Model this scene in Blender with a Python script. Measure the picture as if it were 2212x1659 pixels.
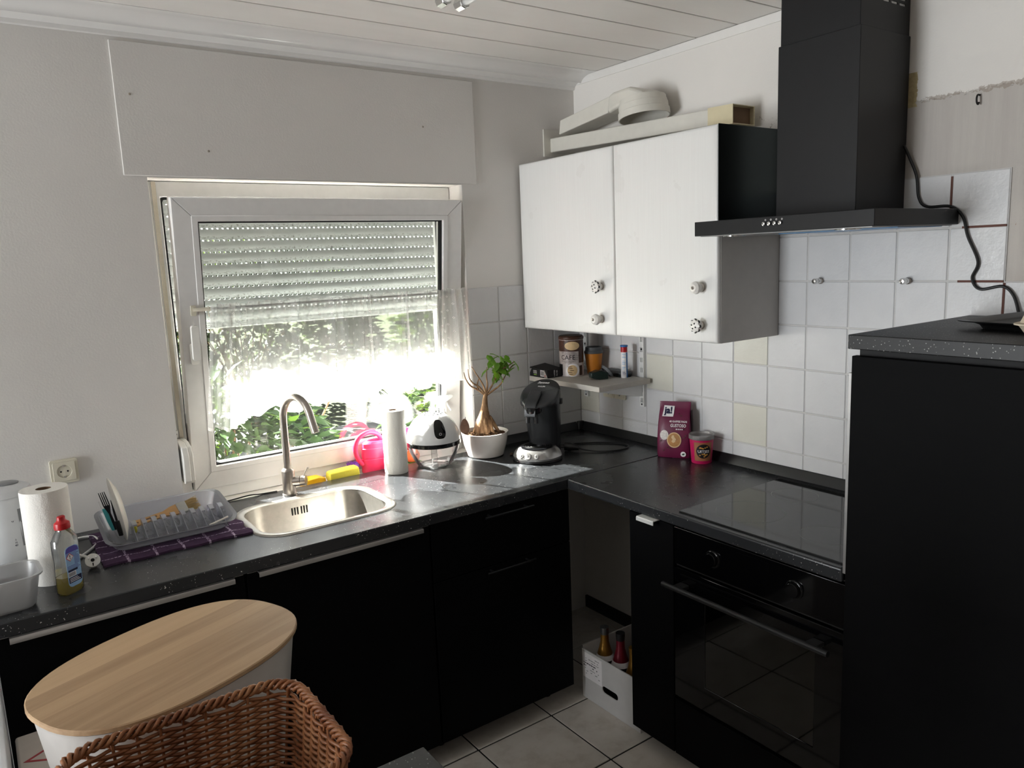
import bpy, math, random
from mathutils import Vector, Matrix
from mathutils.geometry import tessellate_polygon
random.seed(7)
for o in list(bpy.data.objects):
    bpy.data.objects.remove(o)
SC = bpy.context.scene
COL = SC.collection
PI = math.pi

# ------------------------------------------------------------------ camera
cam_d = bpy.data.cameras.new('camera')
cam = bpy.data.objects.new('camera', cam_d)
COL.objects.link(cam)
Fv = Vector((0.56870789, 0.8063683, -0.16230065))
Rv = Vector((0.81266483, -0.58131662, -0.04058144))
Uv = Vector((0.12707165, 0.10881705, 0.98590651))
m = Matrix((Rv, Uv, -Fv)).transposed().to_4x4()
m.translation = Vector((-2.356342, -2.76694, 1.738672))
cam.matrix_world = m
cam_d.sensor_fit = 'HORIZONTAL'
cam_d.sensor_width = 36.0
cam_d.lens = 1653.743 / 2212 * 36.0
cam_d.clip_start = 0.03
SC.camera = cam

# ------------------------------------------------------------------ world, sun, added fill lamp, exposure
world = bpy.data.worlds.new('world')
SC.world = world
world.use_nodes = True
wn = world.node_tree.nodes
wn.clear()
wo = wn.new('ShaderNodeOutputWorld')
wb = wn.new('ShaderNodeBackground')
wsky = wn.new('ShaderNodeTexSky')
wsky.sky_type = 'PREETHAM'
SUN_TRAVEL = Vector((0.38, -0.78, -0.60)).normalized()
wsky.sun_direction = -SUN_TRAVEL
wsky.turbidity = 5.0
wmix = wn.new('ShaderNodeMixRGB')
wmix.inputs[0].default_value = 0.80
wmix.inputs[2].default_value = (0.95, 0.97, 1.0, 1)
world.node_tree.links.new(wsky.outputs[0], wmix.inputs[1])
world.node_tree.links.new(wmix.outputs[0], wb.inputs[0])
wb.inputs[1].default_value = 0.8
world.node_tree.links.new(wb.outputs[0], wo.inputs[0])

sd = bpy.data.lights.new('sun', 'SUN')
sd.energy = 75.0
sd.angle = math.radians(0.6)
sd.color = (1.0, 0.97, 0.92)
sun = bpy.data.objects.new('sun', sd)
COL.objects.link(sun)
sun.rotation_euler = SUN_TRAVEL.to_track_quat('-Z', 'Y').to_euler()
sun.location = (-3, 6, 6)

def area(name, loc, target, sx, sy, energy, color=(1, 1, 1), portal=False):
    d = bpy.data.lights.new(name, 'AREA')
    d.shape = 'RECTANGLE'
    d.size = sx
    d.size_y = sy
    d.energy = energy
    d.color = color
    o = bpy.data.objects.new(name, d)
    COL.objects.link(o)
    o.location = loc
    o.rotation_euler = (Vector(target) - Vector(loc)).to_track_quat('-Z', 'Y').to_euler()
    if portal:
        d.cycles.is_portal = True
    return o

# fill lamp added in the unseen left wall, and a portal for the sky
area('added_left_fill', (-6.46, -0.75, 1.12), (0, -0.75, 1.12), 1.1, 1.9, 108, (0.92, 0.965, 1.0))
area('window_portal', (-1.22, 0.27, 1.25), (-1.22, -2, 1.25), 1.2, 1.0, 1, portal=True)

SC.view_settings.view_transform = 'Standard'
SC.view_settings.look = 'None'
SC.view_settings.gamma = 1.0
SC.view_settings.use_curve_mapping = False
SC.view_settings.exposure = 0.75

# ------------------------------------------------------------------ materials
def lin(c):
    out = []
    for v in c[:3]:
        v = v / 255.0
        out.append(v / 12.92 if v <= 0.04045 else ((v + 0.055) / 1.055) ** 2.4)
    return (out[0], out[1], out[2], 1.0)

MATS = {}
class Mat:
    """small wrapper to wire procedural node materials"""
    def __init__(s, name):
        s.m = bpy.data.materials.new(name)
        s.m.use_nodes = True
        s.nt = s.m.node_tree
        s.nt.nodes.clear()
        s.out = s.nt.nodes.new('ShaderNodeOutputMaterial')
        MATS[name] = s.m
    def n(s, t, **kw):
        x = s.nt.nodes.new(t)
        for k, v in kw.items():
            setattr(x, k, v)
        return x
    def l(s, a, b):
        s.nt.links.new(a, b)
    def coord(s, kind='Object', scale=(1, 1, 1)):
        c = s.n('ShaderNodeTexCoord')
        mp = s.n('ShaderNodeMapping')
        mp.inputs['Scale'].default_value = scale
        s.l(c.outputs[kind], mp.inputs[0])
        return mp.outputs[0]
    def noise(s, vec, scale, detail=3, rough=0.5):
        t = s.n('ShaderNodeTexNoise')
        t.inputs['Scale'].default_value = scale
        t.inputs['Detail'].default_value = detail
        t.inputs['Roughness'].default_value = rough
        if vec is not None:
            s.l(vec, t.inputs['Vector'])
        return t.outputs['Fac']
    def ramp(s, fac, stops):
        r = s.n('ShaderNodeValToRGB')
        el = r.color_ramp.elements
        while len(el) < len(stops):
            el.new(0.5)
        for e, (p, c) in zip(el, stops):
            e.position = p
            e.color = c
        s.l(fac, r.inputs[0])
        return r.outputs[0]
    def mix(s, fac, a, b):
        x = s.n('ShaderNodeMixRGB')
        for i, v in ((0, fac), (1, a), (2, b)):
            if isinstance(v, (int, float)):
                x.inputs[i].default_value = v
            elif isinstance(v, tuple):
                x.inputs[i].default_value = v
            else:
                s.l(v, x.inputs[i])
        return x.outputs[0]
    def math(s, op, a, b=None, clamp=False):
        x = s.n('ShaderNodeMath', operation=op, use_clamp=clamp)
        for i, v in ((0, a), (1, b)):
            if v is None:
                continue
            if isinstance(v, (int, float)):
                x.inputs[i].default_value = v
            else:
                s.l(v, x.inputs[i])
        return x.outputs[0]
    def xyz(s, vec):
        x = s.n('ShaderNodeSeparateXYZ')
        s.l(vec, x.inputs[0])
        return x.outputs
    def bump(s, h, strength=0.2, dist=0.002):
        b = s.n('ShaderNodeBump')
        b.inputs['Strength'].default_value = strength
        b.inputs['Distance'].default_value = dist
        s.l(h, b.inputs['Height'])
        return b.outputs[0]
    def principled(s, color, rough=0.5, metal=0.0, spec=0.5, normal=None, trans=0.0, ior=1.45, coat=0.0, sss=0.0, alpha=1.0, emit=None):
        p = s.n('ShaderNodeBsdfPrincipled')
        def put(k, v):
            if isinstance(v, (int, float, tuple)):
                p.inputs[k].default_value = v
            else:
                s.l(v, p.inputs[k])
        put('Base Color', color)
        put('Roughness', rough)
        put('Metallic', metal)
        put('Specular IOR Level', spec)
        put('Transmission Weight', trans)
        put('IOR', ior)
        put('Coat Weight', coat)
        if normal is not None:
            s.l(normal, p.inputs['Normal'])
        s.p = p
        return p.outputs[0]
    def done(s, shader):
        s.l(shader, s.out.inputs[0])
        return s.m

def simple(name, rgb, rough=0.5, metal=0.0, var=0.06, nscale=30, bump=0.0, bscale=200, spec=0.5, coat=0.0, stretch=(1, 1, 1)):
    """procedural plain material: slight tone variation and fine relief"""
    M = Mat(name)
    c = lin(rgb)
    v = M.coord('Object', stretch)
    f = M.noise(v, nscale)
    d = tuple(max(0, x * (1 - var)) for x in c[:3]) + (1,)
    e = tuple(min(1, x * (1 + var)) for x in c[:3]) + (1,)
    col = M.mix(f, d, e)
    nr = None
    if bump > 0:
        nr = M.bump(M.noise(v, bscale, 2), bump, 0.001)
    return M.done(M.principled(col, rough, metal, spec, nr, coat=coat))

def thin_plastic(name, rgb, opac=0.35, rough=0.25, gloss=0.12, ior=1.4):
    """thin clear plastic or glass: see-through, a milky part and a glossy skin"""
    M = Mat(name)
    c = lin(rgb)
    tr = M.n('ShaderNodeBsdfTransparent')
    tr.inputs[0].default_value = tuple(0.5 + 0.5 * x for x in c[:3]) + (1,)
    df = M.n('ShaderNodeBsdfDiffuse')
    tl = M.n('ShaderNodeBsdfTranslucent')
    f = M.noise(M.coord('Object'), 25)
    col = M.mix(f, tuple(x * 0.93 for x in c[:3]) + (1,), c)
    M.l(col, df.inputs[0])
    M.l(col, tl.inputs[0])
    m0 = M.n('ShaderNodeMixShader')
    m0.inputs[0].default_value = 0.5
    M.l(df.outputs[0], m0.inputs[1])
    M.l(tl.outputs[0], m0.inputs[2])
    m1 = M.n('ShaderNodeMixShader')
    m1.inputs[0].default_value = opac
    M.l(tr.outputs[0], m1.inputs[1])
    M.l(m0.outputs[0], m1.inputs[2])
    gl = M.n('ShaderNodeBsdfGlossy')
    gl.inputs['Roughness'].default_value = rough
    fr = M.n('ShaderNodeFresnel')
    fr.inputs[0].default_value = ior
    k = M.math('ADD', fr.outputs[0], gloss * 0.3, True)
    m2 = M.n('ShaderNodeMixShader')
    M.l(k, m2.inputs[0])
    M.l(m1.outputs[0], m2.inputs[1])
    M.l(gl.outputs[0], m2.inputs[2])
    return M.done(m2.outputs[0])

# setting
def mk_setting():
    # window wall paint
    M = Mat('wall_paint')
    v = M.coord('Object')
    f = M.noise(v, 2.0, 4)
    col = M.mix(f, lin((214, 210, 205)), lin((226, 223, 219)))
    M.done(M.principled(col, 0.75, 0, 0.3, M.bump(M.noise(v, 160, 3), 0.22, 0.0015)))
    # right wall: wallpaper above, stripped grey plaster with streaks low on the right, torn edges
    M = Mat('wall_right_paint')
    v = M.coord('Object')
    X = M.xyz(v)
    base = M.mix(M.noise(v, 2.2, 4), lin((222, 217, 211)), lin((232, 228, 222)))
    edge_n = M.noise(M.coord('Object', (1, 1, 1)), 45, 4, 0.7)
    zlim = M.math('ADD', 2.128, M.math('MULTIPLY', edge_n, 0.035))
    below = M.math('LESS_THAN', X[2], zlim)
    ylim = M.math('LESS_THAN', X[1], -1.515)
    mask = M.math('MULTIPLY', below, ylim)
    streak = M.noise(M.coord('Object', (1, 26, 1.8)), 1.0, 6, 0.7)
    plaster = M.mix(streak, lin((172, 164, 160)), lin((203, 198, 190)))
    c1 = M.mix(mask, base, plaster)
    # grey torn line
    dz = M.math('ABSOLUTE', M.math('SUBTRACT', X[2], zlim))
    tornz = M.math('MULTIPLY', M.math('LESS_THAN', dz, 0.006), ylim)
    tornz = M.math('MULTIPLY', tornz, M.math('GREATER_THAN', M.noise(v, 30, 3), 0.47))
    c2 = M.mix(M.math('MULTIPLY', tornz, 0.6), c1, lin((150, 136, 122)))
    # bare yellowish patch beside the chimney hood
    yl = M.math('ADD', -1.563, M.math('MULTIPLY', edge_n, 0.022))
    pa = M.math('MULTIPLY', M.math('GREATER_THAN', X[1], yl), M.math('LESS_THAN', X[1], -1.50))
    pz = M.math('MULTIPLY', M.math('LESS_THAN', X[2], 2.228), M.math('GREATER_THAN', X[2], 2.13))
    c3 = M.mix(M.math('MULTIPLY', pa, pz), c2, M.mix(M.noise(v, 90, 3), lin((150, 132, 96)), lin((205, 190, 150))))
    # rust-brown rubs on the plaster
    rb = M.math('GREATER_THAN', M.noise(M.coord('Object', (1, 40, 12)), 1.0, 4, 0.7), 0.66)
    rb = M.math('MULTIPLY', rb, M.math('LESS_THAN', X[1], -1.83))
    rb = M.math('MULTIPLY', rb, M.math('LESS_THAN', X[2], 1.86))
    c4 = M.mix(M.math('MULTIPLY', rb, 0.6), c3, lin((150, 108, 88)))
    # grey scuffs above the wall cabinet
    sc = M.math('GREATER_THAN', M.noise(v, 55, 4, 0.75), 0.60)
    b1 = M.math('MULTIPLY', M.math('LESS_THAN', X[1], -1.0), M.math('GREATER_THAN', X[1], -1.13))
    b2 = M.math('MULTIPLY', M.math('LESS_THAN', X[2], 2.20), M.math('GREATER_THAN', X[2], 2.13))
    c5 = M.mix(M.math('MULTIPLY', M.math('MULTIPLY', sc, b1), b2), c4, lin((150, 140, 128)))
    M.done(M.principled(c5, 0.8, 0, 0.25, M.bump(M.noise(v, 150, 3), 0.3, 0.002)))
    # ceiling
    M = Mat('ceiling_panel')
    v = M.coord('Object', (1, 6, 1))
    M.done(M.principled(M.mix(M.noise(v, 3, 3), lin((226, 222, 217)), lin((234, 231, 227))), 0.42, 0, 0.4))
    simple('ceiling_gap', (150, 145, 142), 0.8)
    M = Mat('cornice_gloss')
    v = M.coord('Object')
    M.done(M.principled(M.mix(M.noise(v, 3, 3), lin((226, 224, 221)), lin((236, 234, 232))), 0.13, 0, 0.9))
    # floor
    M = Mat('floor_tile')
    v = M.coord('Object')
    oi = M.n('ShaderNodeObjectInfo')
    f = M.noise(v, 9, 5, 0.62)
    c = M.ramp(f, [(0.30, lin((192, 183, 172))), (0.5, lin((214, 207, 198))), (0.75, lin((222, 216, 208)))])
    c = M.mix(M.math('MULTIPLY', oi.outputs['Random'], 0.25), c, lin((188, 178, 166)))
    sp = M.math('GREATER_THAN', M.noise(v, 75, 2), 0.79)
    c = M.mix(sp, c, lin((60, 52, 46)))
    M.done(M.principled(c, 0.32, 0, 0.4, M.bump(f, 0.06, 0.002)))
    simple('grout_dark', (26, 25, 24), 0.9)
    # wall tiles
    for nm, a, b in (('wall_tile', (203, 203, 204), (216, 215, 215)), ('wall_tile_cream', (204, 202, 190), (214, 212, 202))):
        M = Mat(nm)
        v = M.coord('Object')
        oi = M.n('ShaderNodeObjectInfo')
        w = M.n('ShaderNodeVectorMath', operation='ADD')
        rr = M.n('ShaderNodeCombineXYZ')
        M.l(M.math('MULTIPLY', oi.outputs['Random'], 37.0), rr.inputs[1])
        M.l(v, w.inputs[0])
        M.l(rr.outputs[0], w.inputs[1])
        f = M.noise(w.outputs[0], 10, 3)
        h = M.noise(w.outputs[0], 75, 3, 0.55)
        c = M.mix(f, lin(a), lin(b))
        M.done(M.principled(c, 0.24, 0, 0.5, M.bump(h, 0.36, 0.0025)))
    simple('grout_light', (196, 194, 192), 0.9)
    simple('grout_brown', (104, 72, 64), 0.9)
mk_setting()

# worktop: black laminate with scratches and crumbs
def mk_worktop(name, base, dust, thr, rough, speck=None):
    M = Mat(name)
    v = M.coord('Object')
    f = M.noise(v, 6, 4)
    c = M.mix(f, lin(base), lin(tuple(x * 1.25 + 2 for x in base)))
    a = M.noise(M.coord('Object', (1, 1, 1)), 210, 1, 0.5)
    b = M.noise(v, 4, 3)
    sp = M.math('MULTIPLY', M.math('GREATER_THAN', a, thr), M.math('GREATER_THAN', b, 0.45))
    c = M.mix(M.math('MULTIPLY', sp, 0.8), c, lin(dust))
    # hair scratches
    s1 = M.noise(M.coord('Object', (60, 3, 3)), 3.0, 2)
    s2 = M.math('GREATER_THAN', s1, 0.80)
    c = M.mix(M.math('MULTIPLY', s2, 0.25), c, lin(dust))
    if speck:
        vo = M.n('ShaderNodeTexVoronoi')
        vo.inputs['Scale'].default_value = speck
        M.l(M.coord('Object'), vo.inputs['Vector'])
        g = M.math('LESS_THAN', vo.outputs['Distance'], 0.20)
        g = M.math('MULTIPLY', g, M.math('GREATER_THAN', M.noise(v, speck * 0.8, 1), 0.50))
        c = M.mix(g, c, lin((150, 150, 146)))
    r = M.math('ADD', rough, M.math('MULTIPLY', M.noise(v, 5, 3), 0.06))
    M.done(M.principled(c, r, 0, 0.5, M.bump(M.noise(v, 320, 2), 0.10, 0.001)))
mk_worktop('worktop_black', (36, 37, 39), (210, 210, 205), 0.735, 0.24)
mk_worktop('worktop_speckled', (19, 19, 20), (150, 150, 150), 0.9, 0.45, 150)
simple('cabinet_black', (6, 6, 7), 0.6, var=0.25, nscale=6, bump=0.12, bscale=60, stretch=(1, 1, 8), spec=0.08)
simple('carcass_dark', (14, 14, 15), 0.7)
simple('alu', (176, 174, 172), 0.34, 0.85, stretch=(1, 30, 30))
simple('alu_white', (226, 226, 224), 0.4, 0.25)
simple('steel_dark', (60, 60, 60), 0.3, 0.9)
simple('black_gloss', (6, 6, 7), 0.06, spec=0.5)
simple('black_matt', (16, 16, 17), 0.55)
simple('black_plastic', (20, 20, 21), 0.32)
simple('handle_anthracite', (46, 46, 47), 0.38, 0.5)
simple('hood_black', (30, 30, 31), 0.42, 0.3, spec=0.4)
simple('hood_underside', (150, 150, 150), 0.35, 0.6)
simple('film_blue', (60, 120, 170), 0.3)
simple('chrome', (215, 214, 212), 0.12, 1.0)
simple('brushed_steel', (176, 168, 160), 0.30, 1.0, var=0.12, nscale=20, stretch=(1, 1, 14), bump=0.05, bscale=400)
simple('sink_steel', (182, 178, 172), 0.34, 1.0, var=0.15, nscale=60, bump=0.15, bscale=260)
simple('pvc_white', (238, 236, 230), 0.38, spec=0.5)
simple('pvc_sash', (226, 224, 222), 0.40, spec=0.5)
simple('pvc_cream', (240, 240, 238), 0.42)
simple('gasket', (14, 14, 15), 0.6)
simple('strap_beige', (222, 215, 198), 0.85, bump=0.5, bscale=300)
simple('duct_white', (214, 210, 200), 0.45)
simple('duct_cream', (214, 202, 168), 0.5)
simple('wall_taupe', (150, 142, 134), 0.8)
simple('cardboard_inner', (120, 96, 74), 0.9)
simple('plaster_scar', (150, 140, 128), 0.9)

def mk_shutter():
    M = Mat('shutter_slat')
    v = M.coord('Object')
    X = M.xyz(v)
    c = M.mix(M.noise(v, 4, 3), lin((212, 215, 213)), lin((226, 228, 226)))
    d = M.noise(M.coord('Object', (30, 1, 60)), 3.0, 5, 0.7)
    low = M.math('LESS_THAN', X[2], 0.014)
    spot = M.math('MULTIPLY', M.math('GREATER_THAN', d, 0.55), low)
    c = M.mix(M.math('MULTIPLY', spot, 0.65), c, lin((120, 116, 104)))
    df = M.n('ShaderNodeBsdfDiffuse')
    tl = M.n('ShaderNodeBsdfTranslucent')
    M.l(c, df.inputs[0])
    M.l(c, tl.inputs[0])
    mx = M.n('ShaderNodeMixShader')
    mx.inputs[0].default_value = 0.05
    M.l(df.outputs[0], mx.inputs[1])
    M.l(tl.outputs[0], mx.inputs[2])
    M.done(mx.outputs[0])
    # sheer curtain with small diamonds
    M = Mat('curtain_sheer')
    uv = M.n('ShaderNodeTexCoord').outputs['UV']
    X = M.xyz(uv)
    def dia(ou, ov):
        a = M.math('ABSOLUTE', M.math('SUBTRACT', M.math('FRACT', M.math('ADD', M.math('MULTIPLY', X[0], 28.0), ou)), 0.5))
        b = M.math('ABSOLUTE', M.math('SUBTRACT', M.math('FRACT', M.math('ADD', M.math('MULTIPLY', X[1], 7.0), ov)), 0.5))
        s = M.math('ADD', M.math('MULTIPLY', a, 1.0), M.math('MULTIPLY', b, 1.15))
        return M.math('MULTIPLY', M.math('LESS_THAN', s, 0.10), M.math('GREATER_THAN', s, 0.045))
    mask = M.math('MAXIMUM', dia(0, 0), dia(0.5, 0.5))
    tr = M.n('ShaderNodeBsdfTransparent')
    tr.inputs[0].default_value = (0.93, 0.93, 0.92, 1)
    df = M.n('ShaderNodeBsdfDiffuse')
    df.inputs[0].default_value = (0.86, 0.85, 0.83, 1)
    tl = M.n('ShaderNodeBsdfTranslucent')
    tl.inputs[0].default_value = (0.88, 0.87, 0.85, 1)
    m0 = M.n('ShaderNodeMixShader')
    m0.inputs[0].default_value = 0.6
    M.l(df.outputs[0], m0.inputs[1])
    M.l(tl.outputs[0], m0.inputs[2])
    weave = M.noise(M.coord('UV', (400, 90, 1)), 1.0, 2)
    op = M.math('ADD', 0.40, M.math('MULTIPLY', weave, 0.16))
    op = M.math('ADD', op, M.math('MULTIPLY', mask, 0.45), True)
    hem = M.math('GREATER_THAN', X[1], 0.975)
    op = M.math('ADD', op, M.math('MULTIPLY', hem, 0.3), True)
    m1 = M.n('ShaderNodeMixShader')
    M.l(op, m1.inputs[0])
    M.l(tr.outputs[0], m1.inputs[1])
    M.l(m0.outputs[0], m1.inputs[2])
    M.done(m1.outputs[0])
    # window glass: thin clear pane with dust
    M = Mat('window_glass')
    tr = M.n('ShaderNodeBsdfTransparent')
    tr.inputs[0].default_value = (0.93, 0.95, 0.94, 1)
    gl = M.n('ShaderNodeBsdfGlossy')
    gl.inputs['Roughness'].default_value = 0.02
    fr = M.n('ShaderNodeFresnel')
    fr.inputs[0].default_value = 1.5
    m1 = M.n('ShaderNodeMixShader')
    M.l(M.math('MULTIPLY', fr.outputs[0], 1.3, True), m1.inputs[0])
    M.l(tr.outputs[0], m1.inputs[1])
    M.l(gl.outputs[0], m1.inputs[2])
    du = M.n('ShaderNodeBsdfDiffuse')
    du.inputs[0].default_value = (0.8, 0.8, 0.78, 1)
    tl = M.n('ShaderNodeBsdfTranslucent')
    tl.inputs[0].default_value = (0.8, 0.8, 0.78, 1)
    ad = M.n('ShaderNodeMixShader')
    M.l(du.outputs[0], ad.inputs[1])
    M.l(tl.outputs[0], ad.inputs[2])
    v = M.coord('Object')
    dots = M.math('GREATER_THAN', M.noise(v, 260, 2), 0.70)
    haze = M.math('MULTIPLY', M.noise(v, 5, 4), 0.003)
    k = M.math('ADD', M.math('MULTIPLY', dots, 0.03), haze, True)
    m2 = M.n('ShaderNodeMixShader')
    M.l(k, m2.inputs[0])
    M.l(m1.outputs[0], m2.inputs[1])
    M.l(ad.outputs[0], m2.inputs[2])
    M.done(m2.outputs[0])
mk_shutter()

def mk_wood(name, a, b, scale=(2, 30, 30), rough=0.5, planks=0.0):
    M = Mat(name)
    v = M.coord('Object', scale)
    f = M.noise(v, 1.6, 5, 0.62)
    g = M.noise(M.coord('Object', (scale[0] * 2, scale[1] * 4, scale[2] * 4)), 2.0, 3)
    c = M.mix(f, lin(a), lin(b))
    c = M.mix(M.math('MULTIPLY', g, 0.25), c, lin(tuple(x * 0.75 for x in a)))
    if planks:
        X = M.xyz(M.coord('Object'))
        q = M.math('FLOOR', M.math('DIVIDE', X[1], planks))
        w = M.n('ShaderNodeTexWhiteNoise', noise_dimensions='1D')
        M.l(q, w.inputs['W'])
        c = M.mix(M.math('MULTIPLY', w.outputs['Value'], 0.55), c, lin(tuple(min(255, x * 1.1) for x in b)))
    M.done(M.principled(c, rough, 0, 0.4, M.bump(f, 0.05, 0.001)))
mk_wood('bamboo_lid', (146, 112, 80), (198, 168, 132), (2.2, 34, 34), 0.5, planks=0.044)
mk_wood('brush_wood', (186, 140, 92), (206, 164, 112), (5, 60, 60), 0.55)
mk_wood('shelf_wood', (186, 180, 172), (204, 199, 192), (20, 3, 20), 0.5)
M_ = None
def mk_misc():
    M = Mat('cabinet_white')
    v = M.coord('Object', (1, 1, 1))
    s = M.noise(M.coord('Object', (3, 160, 3)), 1.2, 3, 0.6)
    c = M.mix(s, lin((219, 217, 214)), lin((227, 226, 223)))
    d = M.noise(v, 5, 4)
    c = M.mix(M.math('MULTIPLY', M.math('GREATER_THAN', d, 0.62), 0.12), c, lin((190, 186, 178)))
    M.done(M.principled(c, 0.40, 0, 0.45, M.bump(s, 0.06, 0.001)))
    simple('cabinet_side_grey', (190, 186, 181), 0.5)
    simple('steel_sheet', (44, 50, 50), 0.26, 0.9, stretch=(1, 1, 30))
    # paper towel
    M = Mat('paper_towel')
    v = M.coord('Object')
    vo = M.n('ShaderNodeTexVoronoi')
    vo.inputs['Scale'].default_value = 300
    M.l(v, vo.inputs['Vector'])
    wv = M.n('ShaderNodeTexWave')
    wv.inputs['Scale'].default_value = 14
    wv.inputs['Distortion'].default_value = 9
    M.l(v, wv.inputs['Vector'])
    h = M.math('ADD', vo.outputs['Distance'], M.math('MULTIPLY', wv.outputs['Fac'], 0.7))
    c = M.mix(M.noise(v, 8), lin((226, 222, 214)), lin((236, 233, 227)))
    M.done(M.principled(c, 0.9, 0, 0.1, M.bump(h, 0.35, 0.0012)))
    # wicker
    M = Mat('wicker')
    v = M.coord('Object')
    f = M.noise(v, 18, 4)
    g = M.noise(v, 120, 3)
    c = M.ramp(f, [(0.3, lin((112, 62, 34))), (0.5, lin((150, 96, 58))), (0.72, lin((178, 128, 88)))])
    c = M.mix(M.math('MULTIPLY', g, 0.3), c, lin((96, 52, 30)))
    M.done(M.principled(c, 0.42, 0, 0.5, M.bump(g, 0.2, 0.001)))
    # towel: purple with pale woven stripes
    M = Mat('towel_purple')
    v = M.coord('Object')
    X = M.xyz(v)
    def stripes(ax, per, w):
        q = M.math('FRACT', M.math('DIVIDE', X[ax], per))
        return M.math('LESS_THAN', q, w)
    st = M.math('MAXIMUM', stripes(0, 0.075, 0.10), stripes(1, 0.06, 0.10))
    st = M.math('MULTIPLY', st, M.math('GREATER_THAN', M.noise(v, 160, 1), 0.48))
    c = M.mix(M.noise(v, 60), lin((62, 46, 66)), lin((84, 62, 86)))
    c = M.mix(M.math('MULTIPLY', st, 0.75), c, lin((196, 178, 200)))
    M.done(M.principled(c, 0.95, 0, 0.1, M.bump(M.noise(v, 420, 2), 0.6, 0.002)))
    # soil
    M = Mat('soil')
    v = M.coord('Object')
    f = M.noise(v, 90, 4, 0.7)
    M.done(M.principled(M.ramp(f, [(0.3, lin((40, 28, 20))), (0.55, lin((92, 70, 52))), (0.75, lin((150, 124, 98)))]), 0.95, 0, 0.1, M.bump(f, 1.0, 0.006)))
    M = Mat('bark')
    v = M.coord('Object', (1, 1, 0.25))
    f = M.noise(v, 70, 4, 0.7)
    M.done(M.principled(M.ramp(f, [(0.3, lin((76, 54, 38))), (0.55, lin((132, 104, 78))), (0.75, lin((176, 148, 116)))]), 0.85, 0, 0.2, M.bump(f, 0.8, 0.004)))
    for nm, a, b in (('leaf_green', (44, 82, 22), (98, 140, 46)), ('bush_leaf', (18, 36, 14), (50, 72, 30)), ('hedge_leaf', (20, 34, 18), (48, 62, 38))):
        M = Mat(nm)
        v = M.coord('Object')
        c = M.mix(M.noise(v, 14 if nm != 'hedge_leaf' else 4, 3), lin(a), lin(b))
        p = M.principled(c, 0.35, 0, 0.45)
        t = M.n('ShaderNodeBsdfTranslucent')
        M.l(M.mix(0.5, c, lin((150, 190, 50))), t.inputs[0])
        mx = M.n('ShaderNodeMixShader')
        mx.inputs[0].default_value = 0.08 if nm != 'leaf_green' else 0.3
        M.l(p, mx.inputs[1])
        M.l(t.outputs[0], mx.inputs[2])
        M.done(mx.outputs[0])
    # outdoor ground
    M = Mat('paving')
    v = M.coord('Object')
    M.done(M.principled(M.mix(M.noise(v, 3, 5), lin((40, 50, 30)), lin((70, 78, 50))), 0.9, 0, 0.2, M.bump(M.noise(v, 40, 3), 0.3, 0.01)))
    M = Mat('drive_paving')
    v = M.coord('Object')
    M.done(M.principled(M.mix(M.noise(v, 3, 5), lin((120, 120, 118)), lin((146, 146, 144))), 0.9, 0, 0.2, M.bump(M.noise(v, 40, 3), 0.3, 0.01)))
    # oven door glass
    M = Mat('oven_glass')
    tr = M.n('ShaderNodeBsdfTransparent')
    tr.inputs[0].default_value = (0.50, 0.49, 0.46, 1)
    gl = M.n('ShaderNodeBsdfGlossy')
    gl.inputs['Roughness'].default_value = 0.03
    fr = M.n('ShaderNodeFresnel')
    fr.inputs[0].default_value = 1.5
    mx = M.n('ShaderNodeMixShader')
    M.l(M.math('ADD', M.math('MULTIPLY', fr.outputs[0], 1.6), M.math('MULTIPLY', M.noise(M.coord('Object'), 6), 0.02), True), mx.inputs[0])
    M.l(tr.outputs[0], mx.inputs[1])
    M.l(gl.outputs[0], mx.inputs[2])
    M.done(mx.outputs[0])
    # hob glass
    M = Mat('hob_glass')
    v = M.coord('Object')
    c = M.mix(M.noise(v, 20, 3), lin((16, 16, 17)), lin((22, 22, 23)))
    M.done(M.principled(c, M.math('ADD', 0.04, M.math('MULTIPLY', M.noise(v, 9, 4), 0.06)), 0, 0.6))
mk_misc()
simple('hob_print', (120, 120, 116), 0.4)
simple('enamel_grey', (92, 88, 82), 0.5)
simple('porcelain', (232, 226, 220), 0.16, spec=0.5)
simple('porcelain_knob', (226, 222, 216), 0.14)
simple('knob_dark', (40, 40, 42), 0.3, var=0.8, nscale=220)
simple('plate_white', (218, 212, 200), 0.25)
simple('white_plastic', (228, 228, 226), 0.35)
simple('white_shiny', (222, 222, 222), 0.20)
simple('grey_plastic', (128, 130, 132), 0.35)
simple('kettle_white', (206, 208, 210), 0.32)
simple('socket_cream', (214, 208, 190), 0.35)
simple('socket_hole', (20, 18, 16), 0.8)
simple('red_cap', (176, 24, 30), 0.35)
simple('pink_can', (222, 48, 92), 0.4)
simple('sponge_yellow', (214, 200, 70), 0.9, bump=0.6, bscale=260)
simple('yellow_plastic', (236, 176, 20), 0.4)
simple('purple_silicone', (120, 70, 180), 0.5)
simple('orange_toy', (236, 122, 70), 0.5)
simple('toy_green', (70, 120, 40), 0.6)
simple('toy_black', (16, 14, 14), 0.4)
simple('teal', (70, 160, 165), 0.4)
simple('cutlery_dark', (54, 54, 56), 0.3, 0.8)
simple('bristle', (196, 170, 120), 0.9, bump=0.8, bscale=400, stretch=(1, 8, 8))
simple('ferrule', (176, 176, 172), 0.3, 0.9, bump=0.2)
simple('bag_wine', (104, 26, 62), 0.34, var=0.18, nscale=9, bump=0.5, bscale=26)
simple('bag_dark', (26, 8, 18), 0.25, var=0.3)
simple('print_white', (236, 232, 232), 0.5)
simple('print_navy', (22, 24, 62), 0.5)
simple('print_black', (20, 18, 20), 0.5)
simple('print_coffee', (176, 126, 70), 0.5, var=0.35, nscale=60)
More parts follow.
